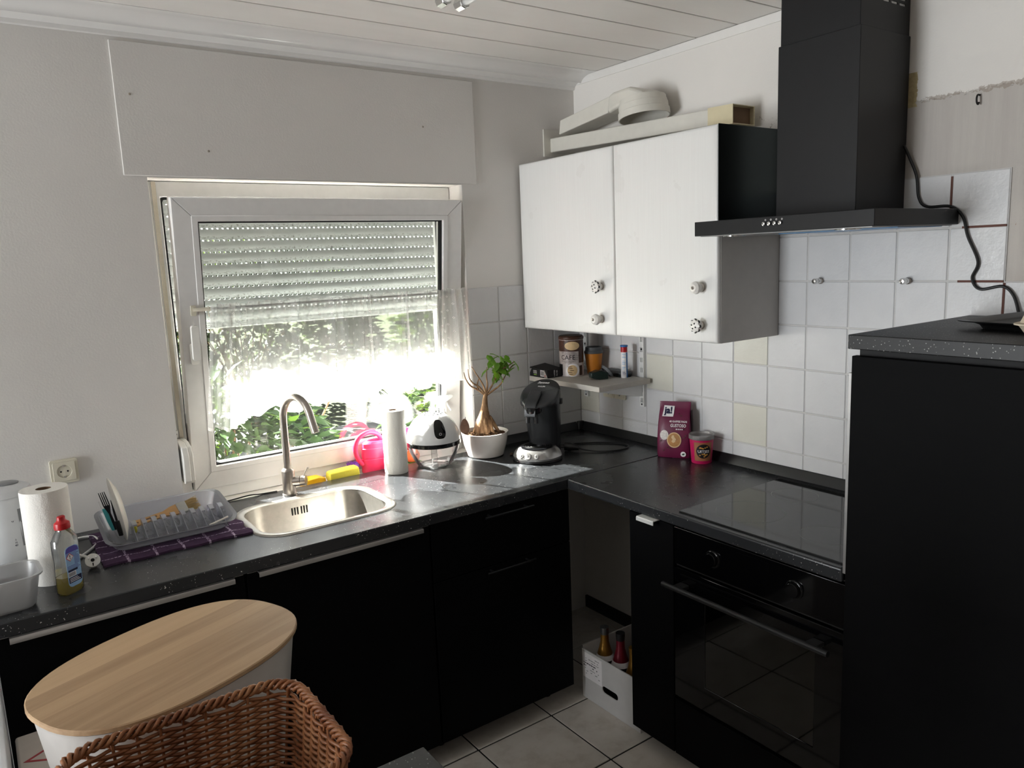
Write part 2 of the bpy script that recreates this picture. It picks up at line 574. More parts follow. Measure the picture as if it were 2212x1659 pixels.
simple('print_cream', (214, 184, 140), 0.5, var=0.2, nscale=80)
simple('print_brown', (74, 46, 34), 0.4, var=0.8, nscale=160)
simple('print_silver', (206, 200, 196), 0.3, 0.5, var=0.5, nscale=130)
simple('print_green', (40, 76, 52), 0.5)
simple('print_gold', (196, 140, 66), 0.45, var=0.5, nscale=150)
simple('print_blue', (44, 110, 176), 0.4)
simple('label_blue', (150, 186, 220), 0.4, var=0.1)
simple('label_violet', (86, 78, 160), 0.4)
simple('print_red', (190, 36, 40), 0.5)
simple('print_lightgreen', (140, 190, 70), 0.5)
simple('tub_pink', (184, 26, 84), 0.38)
simple('tub_kraft', (150, 96, 62), 0.5, var=0.25, nscale=50)
simple('tin_photo', (196, 186, 184), 0.28, var=0.12)
simple('cup_mustard', (200, 124, 40), 0.45)
simple('cup_grey', (84, 86, 88), 0.55)
simple('dark_green', (18, 34, 30), 0.35)
simple('case_black', (22, 26, 28), 0.35)
simple('carton_white', (196, 194, 192), 0.7)
simple('gold_foil', (150, 108, 44), 0.32, 0.7, bump=0.5, bscale=120)
simple('silver_foil', (120, 120, 120), 0.3, 0.8, bump=0.8, bscale=160)
simple('foil_red', (110, 20, 36), 0.35, 0.3)
simple('bottle_glass', (10, 16, 10), 0.08)
simple('bin_white', (206, 201, 196), 0.30)
simple('warning_red', (176, 66, 70), 0.6)
simple('box_white', (206, 196, 186), 0.6)
simple('appliance_white', (214, 216, 220), 0.35)
simple('tray_black', (24, 24, 24), 0.4)
simple('egg_pulp', (198, 186, 166), 0.95, bump=0.6, bscale=150)
simple('coffee_black', (38, 39, 41), 0.26)
simple('coffee_gloss', (22, 22, 24), 0.12)
simple('coffee_silver', (172, 170, 168), 0.26, 0.75)
simple('cable_black', (14, 14, 15), 0.4)
simple('cable_white', (222, 220, 216), 0.45)
simple('brown_leaf', (86, 62, 48), 0.6, var=0.6, nscale=90)
thin_plastic('rack_plastic', (244, 246, 255), 0.36, 0.18)
thin_plastic('tub_plastic', (226, 226, 226), 0.42, 0.3)
thin_plastic('clear_plastic', (252, 252, 252), 0.10, 0.06, 0.03, 1.12)
thin_plastic('bottle_clear', (228, 230, 226), 0.10, 0.08)
thin_plastic('soap_yellow', (226, 206, 20), 0.55, 0.1)
thin_plastic('lid_clear', (220, 216, 214), 0.45, 0.15)

# ------------------------------------------------------------------ mesh helpers
OFF = {}
class MB:
    def __init__(s):
        s.v = []
        s.f = []
        s.uv = None
    def add(s, vs, fs):
        b = len(s.v)
        s.v += [tuple(x) for x in vs]
        s.f += [tuple(i + b for i in f) for f in fs]
        return s
    def box(s, a, b):
        x0, y0, z0 = [min(a[i], b[i]) for i in range(3)]
        x1, y1, z1 = [max(a[i], b[i]) for i in range(3)]
        return s.add([(x0, y0, z0), (x1, y0, z0), (x1, y1, z0), (x0, y1, z0), (x0, y0, z1), (x1, y0, z1), (x1, y1, z1), (x0, y1, z1)],
                     [(3, 2, 1, 0), (4, 5, 6, 7), (0, 1, 5, 4), (1, 2, 6, 5), (2, 3, 7, 6), (3, 0, 4, 7)])
    def hexa(s, p):  # 8 points: bottom 4 ccw, top 4 ccw
        return s.add(p, [(3, 2, 1, 0), (4, 5, 6, 7), (0, 1, 5, 4), (1, 2, 6, 5), (2, 3, 7, 6), (3, 0, 4, 7)])
    def prism(s, loops, axis, a, b):
        """extrude outline (loops[0] outer, others holes) given in the plane of the other two axes"""
        ax = 'xyz'.index(axis)
        def p3(q, h):
            if ax == 2: return (q[0], q[1], h)
            if ax == 1: return (q[0], h, q[1])
            return (h, q[0], q[1])
        flat = [q for lp in loops for q in lp]
        tris = tessellate_polygon([[Vector((q[0], q[1], 0)) for q in lp] for lp in loops])
        n = len(flat)
        vs = [p3(q, a) for q in flat] + [p3(q, b) for q in flat]
        fs = []
        for t in tris:
            fs.append(tuple(t))
            fs.append(tuple(i + n for i in reversed(t)))
        k = 0
        for lp in loops:
            m_ = len(lp)
            for i in range(m_):
                j = (i + 1) % m_
                fs.append((k + i, k + j, k + j + n, k + i + n))
            k += m_
        return s.add(vs, fs)
    def loft(s, rings, cap0=True, cap1=True, closed=True):
        n = len(rings[0])
        vs = [p for r in rings for p in r]
        fs = []
        for i in range(len(rings) - 1):
            for j in range(n if closed else n - 1):
                k = (j + 1) % n
                fs.append((i * n + j, i * n + k, (i + 1) * n + k, (i + 1) * n + j))
        if cap0: fs.append(tuple(reversed(range(n))))
        if cap1: fs.append(tuple(range((len(rings) - 1) * n, len(rings) * n)))
        return s.add(vs, fs)
    def lathe(s, prof, c=(0, 0, 0), n=32, sx=1.0, sy=1.0, cap0=True, cap1=True):
        rings = []
        for r, z in prof:
            rings.append([(c[0] + sx * r * math.cos(2 * PI * k / n), c[1] + sy * r * math.sin(2 * PI * k / n), c[2] + z) for k in range(n)])
        return s.loft(rings, cap0, cap1)
    def tube(s, path, r, n=10, closed=False, cap=True, flat=1.0):
        P = [Vector(p) for p in path]
        rad = r if isinstance(r, (list, tuple)) else [r] * len(P)
        up = None
        rings = []
        for i, p in enumerate(P):
            a = P[i - 1] if (i > 0 or closed) else p
            b = P[(i + 1) % len(P)] if (i < len(P) - 1 or closed) else p
            t = (b - a)
            if t.length < 1e-9: t = Vector((0, 0, 1))
            t.normalize()
            if up is None:
                up = Vector((0, 0, 1)) if abs(t.z) < 0.9 else Vector((0, 1, 0))
            u = up - t * up.dot(t)
            if u.length < 1e-6:
                u = t.orthogonal()
            u.normalize()
            w = t.cross(u)
            up = u
            rings.append([tuple(p + (u * math.cos(2 * PI * k / n) * flat + w * math.sin(2 * PI * k / n)) * rad[i]) for k in range(n)])
        if closed:
            rings.append(rings[0])
        return s.loft(rings, cap and not closed, cap and not closed)
    def grid(s, fn, nu, nv):
        vs = [fn(i / nu, j / nv) for j in range(nv + 1) for i in range(nu + 1)]
        fs = [(j * (nu + 1) + i, j * (nu + 1) + i + 1, (j + 1) * (nu + 1) + i + 1, (j + 1) * (nu + 1) + i) for j in range(nv) for i in range(nu)]
        s.uv = (nu, nv)
        return s.add(vs, fs)
    def xf(s, M4):
        s.v = [tuple(M4 @ Vector(p)) for p in s.v]
        return s
    def mesh(s, name, mat=None, smooth=35, off=(0, 0, 0)):
        me = bpy.data.meshes.new(name)
        me.from_pydata([(p[0] - off[0], p[1] - off[1], p[2] - off[2]) for p in s.v], [], s.f)
        me.update()
        if smooth:
            me.shade_smooth()
            me.set_sharp_from_angle(angle=math.radians(smooth))
        if s.uv:
            nu, nv = s.uv
            ul = me.uv_layers.new(name='UVMap')
            for li, lp in enumerate(me.loops):
                vi = lp.vertex_index
                ul.data[li].uv = ((vi % (nu + 1)) / nu, (vi // (nu + 1)) / nv)
        if mat: me.materials.append(MATS[mat])
        return me
    def build(s, name, mat, parent=None, smooth=35, bevel=0.0, bseg=2, origin=None, solid=0.0, subsurf=0):
        import bmesh
        if parent is not None:
            off = OFF[parent.name]
        elif origin is not None:
            off = origin
        else:
            xs, ys, zs = zip(*s.v)
            off = ((min(xs) + max(xs)) / 2, (min(ys) + max(ys)) / 2, min(zs))
        me = s.mesh(name, mat, 0, off)
        bm = bmesh.new()
        bm.from_mesh(me)
        if not s.uv:
            bmesh.ops.recalc_face_normals(bm, faces=bm.faces)
        bm.to_mesh(me)
        bm.free()
        if smooth:
            me.shade_smooth()
            me.set_sharp_from_angle(angle=math.radians(smooth))
        o = bpy.data.objects.new(name, me)
        COL.objects.link(o)
        if parent is not None:
            o.parent = parent
        else:
            o.location = off
        OFF[o.name] = off
        if solid:
            md = o.modifiers.new('solid', 'SOLIDIFY')
            md.thickness = solid
            md.offset = 0
        if bevel:
            md = o.modifiers.new('bevel', 'BEVEL')
            md.width = bevel
            md.segments = bseg
            md.limit_method = 'ANGLE'
            md.angle_limit = math.radians(40)
            md.harden_normals = False
        if subsurf:
            md = o.modifiers.new('sub', 'SUBSURF')
            md.levels = subsurf
            md.render_levels = subsurf
        return o

def tag(o, label, cat, group=None, kind=None):
    o['label'] = label
    o['category'] = cat
    if group: o['group'] = group
    if kind: o['kind'] = kind
    return o
def struct(o, label=None):
    o['kind'] = 'structure'
    if label: o['label'] = label
    return o
def thing(name, label, cat, loc=(0, 0, 0), rotz=0.0, group=None, local=False):
    """Empty at the base of a thing. local: parts are written in the thing's own axes"""
    o = bpy.data.objects.new(name, None)
    o.empty_display_size = 0.05
    COL.objects.link(o)
    o.location = loc
    o.rotation_euler = (0, 0, rotz)
    OFF[o.name] = (0, 0, 0) if local else tuple(loc)
    tag(o, label, cat, group)
    return o
def copy_tree(o, parent=None):
    c = o.copy()
    COL.objects.link(c)
    c.parent = parent
    OFF[c.name] = OFF.get(o.name, (0, 0, 0))
    for ch in list(o.children):
        copy_tree(ch, c)
    return c
def share(src, loc, parent, name=None):
    c = src.copy()
    COL.objects.link(c)
    c.parent = parent
    c.location = loc
    return c
def rrect(x0, y0, x1, y1, r, n=6):
    pts = []
    for cx, cy, a in ((x1 - r, y0 + r, -PI / 2), (x1 - r, y1 - r, 0), (x0 + r, y1 - r, PI / 2), (x0 + r, y0 + r, PI)):
        for k in range(n + 1):
            t = a + PI / 2 * k / n
            pts.append((cx + r * math.cos(t), cy + r * math.sin(t)))
    return pts
def circ(cx, cy, r, n=20, ry=None):
    ry = r if ry is None else ry
    return [(cx + r * math.cos(2 * PI * k / n), cy + ry * math.sin(2 * PI * k / n)) for k in range(n)]
def smooth_path(pts, sub=6, closed=False):
    P = [Vector(p) for p in pts]
    out = []
    n = len(P)
    rng = range(n if closed else n - 1)
    for i in rng:
        p0 = P[(i - 1) % n] if (i > 0 or closed) else P[i]
        p1 = P[i]
        p2 = P[(i + 1) % n]
        p3 = P[(i + 2) % n] if (i + 2 < n or closed) else p2
        for k in range(sub):
            t = k / sub
            out.append(0.5 * ((2 * p1) + (-p0 + p2) * t + (2 * p0 - 5 * p1 + 4 * p2 - p3) * t * t + (-p0 + 3 * p1 - 3 * p2 + p3) * t ** 3))
    if not closed:
        out.append(P[-1])
    return out
def text_mb(txt, size, depth=0.0004, align='CENTER', bold=0.0, shear=0.0, sx=1.0):
    cu = bpy.data.curves.new('lettering', 'FONT')
    cu.body = txt
    cu.size = size
    cu.extrude = depth
    cu.align_x = align
    cu.align_y = 'CENTER'
    cu.offset = bold
    cu.shear = shear
    cu.resolution_u = 2
    ob = bpy.data.objects.new('lettering_tmp', cu)
    COL.objects.link(ob)
    dg = bpy.context.evaluated_depsgraph_get()
    me = bpy.data.meshes.new_from_object(ob.evaluated_get(dg))
    b = MB()
    b.add([(v.co.x * sx, v.co.y, v.co.z) for v in me.vertices], [tuple(p.vertices) for p in me.polygons])
    bpy.data.objects.remove(ob)
    bpy.data.meshes.remove(me)
    bpy.data.curves.remove(cu)
    return b
def frame(o, xdir, ydir):
    """4x4: local x -> xdir, local y -> ydir, at o"""
    x = Vector(xdir).normalized()
    y = Vector(ydir)
    y = (y - x * y.dot(x)).normalized()
    z = x.cross(y)
    M4 = Matrix((x, y, z)).transposed().to_4x4()
    M4.translation = Vector(o)
    return M4
def wrap_cyl(b, c, z0, r, ang0, taper=0.0):
    """bend flat (x,y,z) lettering round a vertical cylinder: x along the wall, y up, z out"""
    out = []
    for x, y, z in b.v:
        rr = r + taper * y + z
        a = ang0 + x / r
        out.append((c[0] + rr * math.cos(a), c[1] + rr * math.sin(a), z0 + y))
    b.v = out
    return b

def leaf_mesh(b, p, d, L, Wd, roll):
    """one folded leaf of 4 quads"""
    d = Vector(d).normalized()
    s_ = d.cross(Vector((0, 0, 1)))
    if s_.length < 1e-3: s_ = Vector((1, 0, 0))
    s_.normalize()
    nrm = s_.cross(d)
    s_ = (s_ * math.cos(roll) + nrm * math.sin(roll)).normalized()
    nrm = s_.cross(d)
    p = Vector(p)
    pts = []
    for t, w, dn in ((0, 0.05, 0), (0.3, 0.9, 0.04), (0.65, 0.85, 0.02), (1.0, 0.05, -0.10)):
        c = p + d * (L * t) + nrm * (dn * L)
        pts += [c + s_ * (w * Wd / 2) + nrm * 0.10 * Wd, c, c - s_ * (w * Wd / 2) + nrm * 0.10 * Wd]
    b.add(pts, [(0, 1, 4, 3), (1, 2, 5, 4), (3, 4, 7, 6), (4, 5, 8, 7), (6, 7, 10, 9), (7, 8, 11, 10)])
ZC = 0.918     # worktop height
ZW = 2.519     # ceiling
TP = 0.1532    # wall tile pitch
TZ = 1.0066    # one horizontal wall joint
TY = -0.9      # one vertical wall joint on the right wall
RX0, RY0 = -6.5, -4.5

# ------------------------------------------------------------------ floor, walls, ceiling
floor = struct(MB().box((RX0, RY0, -0.06), (0, 0, -0.004)).build('floor', 'grout_dark', origin=(0, 0, 0), smooth=0))
tile_src = None
GP = 0.334
gx0, gy0 = -0.722, -0.6212
for i in range(-10, 4):
    for j in range(-11, 3):
        x0 = gx0 + i * GP
        y0 = gy0 + j * GP
        if x0 > -0.3 or y0 > -0.25 or x0 < -4.2 or y0 < RY0:
            continue
        if tile_src is None:
            tile_src = MB().box((0.0035, 0.0035, -0.004), (GP - 0.0035, GP - 0.0035, 0)).build('floor_tile', 'floor_tile', floor, bevel=0.001, bseg=1)
            tile_src.location = (x0, y0, 0)
        else:
            share(tile_src, (x0, y0, 0), floor)
# edge strips of cut tiles along the two walls
MB().box((gx0 + 2 * GP, RY0, -0.004), (-0.001, -0.001, -0.0002)).build('cut_tile', 'floor_tile', floor, smooth=0)
MB().box((RX0, gy0 + 2 * GP - 0.335 + 0.003, -0.004), (gx0 + 2 * GP - 0.006, -0.001, -0.0004)).build('cut_tile', 'floor_tile', floor, smooth=0)

WX0, WX1, WZ0, WZ1 = -1.82, -0.618, 0.905, 2.046
wall_back = struct(MB().prism([[(RX0 - 0.2, -0.06), (0.2, -0.06), (0.2, 2.7), (RX0 - 0.2, 2.7)], [(WX0, WZ0), (WX1, WZ0), (WX1, WZ1), (WX0, WZ1)]], 'y', 0, 0.30).build('wall_back', 'wall_paint', origin=(0, 0, 0), smooth=0))
wall_right = struct(MB().box((0, RY0 - 0.2, -0.06), (0.2, 0, 2.7)).build('wall_right', 'wall_right_paint', origin=(0, 0, 0), smooth=0))
wall_left = struct(MB().prism([[(RY0 - 0.2, -0.06), (0, -0.06), (0, 2.7), (RY0 - 0.2, 2.7)], [(-1.3, 0.15), (-0.2, 0.15), (-0.2, 2.08), (-1.3, 2.08)]], 'x', RX0 - 0.2, RX0).build('wall_left', 'wall_taupe', origin=(0, 0, 0), smooth=0))  # unseen wall; its opening is invented to let side light in
wall_front = struct(MB().box((RX0, RY0 - 0.2, -0.06), (0, RY0, 2.7)).build('wall_front', 'wall_taupe', origin=(0, 0, 0), smooth=0))

# ceiling with long panels parallel to the window wall
ceiling = struct(MB().box((RX0, RY0, ZW + 0.006), (0, 0, ZW + 0.15)).build('ceiling', 'ceiling_gap', origin=(0, 0, 0), smooth=0))
pl = None
py = -0.168
for k in range(23):
    ya = py - 0.1865 * k
    if pl is None:
        pl = MB().box((RX0 + 0.01, -0.1865 + 0.0045, 0), (-0.012, -0.0008, 0.006)).build('ceiling_panel', 'ceiling_panel', ceiling, bevel=0.0015, bseg=1)
        pl.location = (0, ya, ZW)
    else:
        share(pl, (0, ya, ZW), ceiling)
# rounded cornice along the window wall, small moulding along the right wall
prof = [(-0.169, ZW - 0.001), (-0.150, ZW - 0.002)]
for k in range(11):
    a = PI / 2 * k / 10
    prof.append((-0.135 + 0.075 * math.sin(a), ZW - 0.028 + 0.026 * math.cos(a)))
prof += [(-0.052, ZW - 0.026), (-0.045, ZW - 0.020), (-0.012, ZW - 0.034), (-0.010, ZW - 0.046), (0, ZW - 0.048), (0, ZW + 0.004), (-0.169, ZW + 0.004)]
struct(MB().prism([prof], 'x', RX0, -0.001).build('trim_1', 'cornice_gloss', origin=(0, 0, 0), smooth=40), 'rounded white cornice along the top of the window wall')
prof = [(0, ZW - 0.030), (-0.004, ZW - 0.030), (-0.005, ZW - 0.016), (-0.008, ZW - 0.008), (-0.011, ZW - 0.001), (0, ZW - 0.001)]
struct(MB().prism([[(a, b) for a, b in prof]], 'y', -0.012, RY0).build('trim_2', 'ceiling_panel', origin=(0, 0, 0)), 'narrow white moulding under the ceiling on the right wall')
# flat cover of the shutter box above the window
cov = struct(MB().box((-1.889, -0.007, 2.049), (-0.547, -0.0005, 2.459)).build('trim_3', 'wall_paint', origin=(0, 0, 0), bevel=0.002), 'flat painted cover board of the shutter box above the window')
for x, z in ((-1.845, 2.30), (-0.79, 2.265), (-1.62, 2.135)):
    MB().lathe([(0.004, 0), (0.003, 0.002), (0.0, 0.0022)], (0, 0, 0), 8).xf(frame((x, -0.007, z), (1, 0, 0), (0, 0, 1))).build('filled_nail_hole', 'plaster_scar', cov)

# wall tiles
tsrc = {}
def wall_tile(parent, kind, axis, a, z, w, h, cream=False):
    key = (axis, round(w, 3), round(h, 3), cream)
    g = 0.0022
    mt = 'wall_tile_cream' if cream else 'wall_tile'
    if axis == 'x':   # on the right wall, a = smaller y
        loc = (-0.0, a, z)
        bx = ((-0.006, g, g), (0, w - g, h - g))
    else:
        loc = (a, 0, z)
        bx = ((g, -0.006, g), (w - g, 0, h - g))
    if key not in tsrc:
        o = MB().box(*bx).build('wall_tile', mt, parent, bevel=0.0022, bseg=2)
        o.location = loc
        tsrc[key] = o
    else:
        share(tsrc[key], loc, parent)
rows = [(0.920, TZ - 0.920)] + [(TZ + k * TP, TP) for k in range(0, 6)]
creams = {(0, 1), (-3, 2), (-6, 1), (0, 3)}
gr_r = MB().prism([[(-2.4, 0.92), (0, 0.92), (0, TZ + 4 * TP), (-1.092, TZ + 4 * TP), (-1.092, TZ + 6 * TP), (-1.8192, TZ + 6 * TP), (-1.8192, TZ + 4 * TP), (-2.4, TZ + 4 * TP)]], 'x', -0.0035, 0).build('grout', 'grout_light', wall_right, smooth=0)
ylines = [0.0] + [TY - k * TP for k in range(-5, 11)]
for ci in range(len(ylines) - 1):
    ya, yb = ylines[ci], ylines[ci + 1]
    ki = ci - 6
    for ri, (z, h) in enumerate(rows):
        if z > 1.6 and (yb < -1.83 or ya > -1.02):
            continue
        wall_tile(wall_right, 0, 'x', yb, z, ya - yb, h, (ki, ri) in creams)
xlines = [-0.618, -0.464, -0.314, -0.164, -0.0075]
MB().box((-0.618, -0.0035, 0.92), (-0.004, 0, TZ + 4 * TP)).build('grout', 'grout_light', wall_back, smooth=0)
for ci in range(4):
    for ri, (z, h) in enumerate(rows[:5]):
        wall_tile(wall_back, 0, 'y', xlines[ci], z, xlines[ci + 1] - xlines[ci], h, False)
# old brown joints left on the right
def brown(y0, z0, y1, z1):
    MB().box((-0.0068, y0, z0), (-0.003, y1, z1)).build('brown_joint', 'grout_brown', wall_right, smooth=0)
gw = 0.0030
brown(-1.666 - gw, 1.785, -1.666 + gw, 1.918)
brown(-1.816, TZ + 5 * TP - gw, -1.700, TZ + 5 * TP + gw)
brown(-1.816, TZ + 4 * TP - gw, -1.695, TZ + 4 * TP + gw)
brown(-1.8192 - gw, 1.525, -1.8192 + gw, TZ + 4 * TP - 0.004)
struct(MB().box((-0.012, -2.4, 0.0), (-0.0005, -0.004, 0.06)).build('baseboard_right', 'black_matt', origin=(0, 0, 0), smooth=0))

# ------------------------------------------------------------------ window_1: frame, tilted sash, glass, furniture
FY = 0.105
win = struct(bpy.data.objects.new('window_1', None), 'white plastic window tilted open at the top')
COL.objects.link(win)
OFF[win.name] = (0, 0, 0)
win.empty_display_size = 0.05
fx0, fx1, fz0, fz1 = WX0 + 0.002, WX1 - 0.001, WZ0 + 0.001, WZ1 - 0.001
fr_w = 0.052
MB().prism([[(fx0, fz0), (fx1, fz0), (fx1, fz1), (fx0, fz1)], [(fx0 + fr_w, fz0 + fr_w), (fx1 - fr_w, fz0 + fr_w), (fx1 - fr_w, fz1 - fr_w), (fx0 + fr_w, fz1 - fr_w)]], 'y', FY, FY + 0.065).build('window_frame', 'pvc_cream', win, bevel=0.003)
MB().prism([rrect(fx0 + fr_w, fz0 + fr_w, fx1 - fr_w, fz1 - fr_w, 0.012, 3), rrect(fx0 + fr_w + 0.008, fz0 + fr_w + 0.008, fx1 - fr_w - 0.008, fz1 - fr_w - 0.008, 0.010, 3)], 'y', FY + 0.015, FY + 0.03).build('frame_gasket', 'gasket', win)
MB().box((fx0 + 0.001, 0.0, WZ0 - 0.012), (fx1 - 0.001, FY + 0.02, WZ0 - 0.0005)).build('window_sill', 'pvc_cream', win, bevel=0.002)
# tilted sash (own axes: x along, z up from the hinge line, front face at y=0)
sash = bpy.data.objects.new('sash', None)
COL.objects.link(sash)
sash.parent = win
sash.empty_display_size = 0.05
sash.location = (0, 0.088, 0.952)
TILT = math.atan2(0.118, 1.03)
sash.rotation_euler = (TILT, 0, 0)
OFF[sash.name] = (0, 0, 0)
SX0, SX1, SH = -1.762, -0.640, 1.035
GX0, GX1, GH0, GH1 = -1.683, -0.728, 0.082, 0.956
def sash_member(pts):
    MB().prism([pts], 'y', 0.0, 0.058).build('sash_member', 'pvc_sash', sash, bevel=0.0015, bseg=1)
g = 0.0006
sash_member([(SX0, g), (SX0, SH - g), (GX0 - g, GH1 - g), (GX0 - g, GH0 + g)])
sash_member([(SX1, g), (SX1, SH - g), (GX1 + g, GH1 - g), (GX1 + g, GH0 + g)])
sash_member([(SX0 + g, SH), (SX1 - g, SH), (GX1, GH1), (GX0, GH1)])
sash_member([(SX0 + g, 0), (SX1 - g, 0), (GX1, GH0), (GX0, GH0)])
b = 0.020
MB().prism([[(GX0 - b, GH0 - b), (GX1 + b, GH0 - b), (GX1 + b, GH1 + b), (GX0 - b, GH1 + b)], [(GX0, GH0), (GX1, GH0), (GX1, GH1), (GX0, GH1)]], 'y', -0.003, 0.001).build('glazing_bead', 'pvc_sash', sash, bevel=0.0015, bseg=1)
MB().prism([[(GX0 - 0.001, GH0 - 0.001), (GX1 + 0.001, GH0 - 0.001), (GX1 + 0.001, GH1 + 0.001), (GX0 - 0.001, GH1 + 0.001)], [(GX0 + 0.006, GH0 + 0.006), (GX1 - 0.006, GH0 + 0.006), (GX1 - 0.006, GH1 - 0.006), (GX0 + 0.006, GH1 - 0.006)]], 'y', 0.012, 0.034).build('glass_gasket', 'gasket', sash)
MB().box((GX0, 0.020, GH0), (GX1, 0.024, GH1)).build('pane', 'window_glass', sash, smooth=0)
hd = MB().prism([rrect(-1.742, 0.470, -1.716, 0.545, 0.006, 3)], 'y', -0.012, -0.001).build('handle_plate', 'pvc_white', sash, bevel=0.002)
MB().prism([rrect(-1.7415, 0.490, -1.7165, 0.612, 0.008, 3)], 'y', -0.046, -0.030).build('handle_lever', 'pvc_white', sash, bevel=0.003)
MB().tube([(-1.729, -0.010, 0.505), (-1.729, -0.034, 0.505)], 0.009, 12).build('handle_spindle', 'pvc_white', sash)
MB().prism([rrect(-1.73, 0.640, -1.712, 0.676, 0.003, 2)], 'y', -0.010, -0.003).build('rod_bracket', 'socket_cream', sash, bevel=0.001)

# sheer cafe curtain on its rod, clipped to the sash (top-level things in the sash's plane)
def sash_pt(x, y, h):
    c, s_ = math.cos(TILT), math.sin(TILT)
    return (x, 0.088 + y * c - h * s_, 0.952 + y * s_ + h * c)
rod_h = 0.662
rod = thing('curtain_rod', 'thin grey curtain rod across the tilted window sash', 'curtain rod', sash_pt(-1.2, -0.02, rod_h))
MB().tube([sash_pt(-1.70, -0.018, rod_h), sash_pt(-0.665, -0.018, rod_h)], 0.0042, 10).build('rod', 'grey_plastic', rod)
MB().tube([sash_pt(-1.722, -0.011, rod_h), sash_pt(-1.70, -0.018, rod_h), sash_pt(-1.665, -0.018, rod_h)], 0.0065, 10).build('end_cap', 'socket_cream', rod)
MB().tube([sash_pt(-0.680, -0.018, rod_h), sash_pt(-0.655, -0.018, rod_h), sash_pt(-0.650, -0.005, rod_h)], 0.0065, 10).build('end_cap', 'socket_cream', rod)
cur = thing('cafe_curtain', 'sheer white half curtain with small diamonds hanging in front of the window', 'curtain', sash_pt(-1.18, -0.03, rod_h - 0.4))
CX0, CX1 = -1.695, -0.640
folds = [(0.03, 0.045), (0.105, 0.03), (0.30, 0.012), (0.455, 0.04), (0.57, 0.014), (0.72, 0.014), (0.87, 0.03), (0.955, 0.035)]
def cur_pt(u, v):
    x = CX0 + (CX1 - CX0) * u
    h = rod_h + 0.016 - v * 0.405
    y = -0.036 - 0.005 * math.sin(u * 150) - 0.016 * (0.3 + 0.7 * v) * math.sin(u * 46 + 0.6 + 1.2 * math.sin(u * 9)) - 0.009 * v * math.sin(u * 97 + 2 * math.sin(u * 14))
    for c, w in folds:
        d = (u - c) / w
        y -= 0.030 * math.exp(-d * d) * (0.6 + 0.7 * v) * (1 + 0.5 * math.sin(d * 9))
        x += 0.030 * (c - u) * math.exp(-d * d) * (1 - v) * 6 * w
    x += (u - 0.5) * 0.05 * v
    if u < 0.08: x += 0.02 * (1 - v)
    sc = math.sin(u * 62)
    if v > 0.9:
        h += 0.014 * sc * (v - 0.9) * 10 + 0.012 * (u - 0.2) * (v - 0.9) * 10
    if v < 0.04: h += 0.006 * abs(math.sin(u * 50)) * (1 - v / 0.04)
    h -= 0.012 * v * math.exp(-((u - 0.05) / 0.08) ** 2) * 3
    return sash_pt(x, min(y, -0.026), h)
MB().grid(cur_pt, 260, 40).build('sheer_cloth', 'curtain_sheer', cur, smooth=80)
for k in range(24):
    u = 0.02 + k * 0.0415
    x = CX0 + (CX1 - CX0) * u
    hh = rod_h
    pth = [sash_pt(x, -0.018 + dy, hh + dz) for dy, dz in ((-0.006, 0.002), (0.0, 0.008), (0.006, 0.002), (0.004, -0.016), (-0.001, -0.026), (-0.007, -0.020))]
    MB().tube(smooth_path(pth, 3), 0.0016, 6).build('curtain_hook', 'socket_cream', cur)

# roller shutter outside, half lowered
SHY = 0.20
sh = thing('roller_shutter', 'pale green-grey roller shutter lowered halfway outside the window', 'roller shutter', (-1.22, SHY, 1.525))
slat = None
SP = 0.0428
prof = []
for k in range(9):
    t = k / 8
    prof.append((-0.0065 + 0.005 * (1 - (2 * t - 1) ** 2) * -1.0, 0.0012 + t * (SP - 0.0052)))
back = [(0.0035, p[1]) for p in reversed(prof)]
NS = 13
for k in range(NS):
    z = 1.548 + k * SP
    if slat is None:
        mb = MB().prism([prof + back], 'x', -0.585, 0.585)
        q = -0.58
        while q < 0.57:     # connecting tabs leave a row of light slits between slats
            mb.box((q, -0.003, SP - 0.0052), (q + 0.0115, 0.001, SP + 0.0016))
            q += 0.0185
        slat = mb.build('slat', 'shutter_slat', sh, origin=(0, 0, 0))
        for v_ in slat.data.vertices:
            v_.co.x += OFF[sh.name][0]
            v_.co.y += OFF[sh.name][1]
            v_.co.z += OFF[sh.name][2]
        slat.location = (0, 0, z - 1.525)
    else:
        share(slat, (0, 0, z - 1.525), sh)
MB().box((-1.805, SHY - 0.008, 1.525), (-0.635, SHY + 0.006, 1.5475)).build('bottom_bar', 'shutter_slat', sh, bevel=0.003)
for x in (-1.812, -0.648):
    MB().box((x, SHY - 0.016, 0.93), (x + 0.022, SHY + 0.02, 2.06)).build('guide_rail', 'alu_white', sh, bevel=0.002)
# strap and winder of the shutter on the left of the frame
st = thing('shutter_strap', 'beige shutter pull strap on the left window frame above its winder', 'strap', (-1.785, 0.09, 1.15))
MB().box((-1.792, 0.0985, 1.14), (-1.778, 0.1005, 2.043)).build('strap', 'strap_beige', st, smooth=0)
MB().box((-1.8145, 0.094, 1.16), (-1.799, 0.1045, 2.043)).build('guide_strip', 'pvc_white', st, bevel=0.002)
wd = thing('strap_winder', 'white plastic strap winder box mounted at the lower left of the window', 'strap winder', (-1.785, 0.05, 1.01))
wp = [(-0.10 + 0.10, 1.012), (0.020, 1.010), (-0.055, 1.018), (-0.062, 1.030), (-0.058, 1.120), (-0.030, 1.150), (0.060, 1.158), (0.100, 1.158), (0.100, 1.012)]
wp = [(0.100, 1.014), (0.02, 1.010), (-0.012, 1.012), (-0.022, 1.022), (-0.022, 1.112), (-0.006, 1.140), (0.03, 1.152), (0.100, 1.154)]
MB().prism([wp], 'x', -1.812, -1.792).build('winder_housing', 'pvc_white', wd, bevel=0.004, bseg=3)
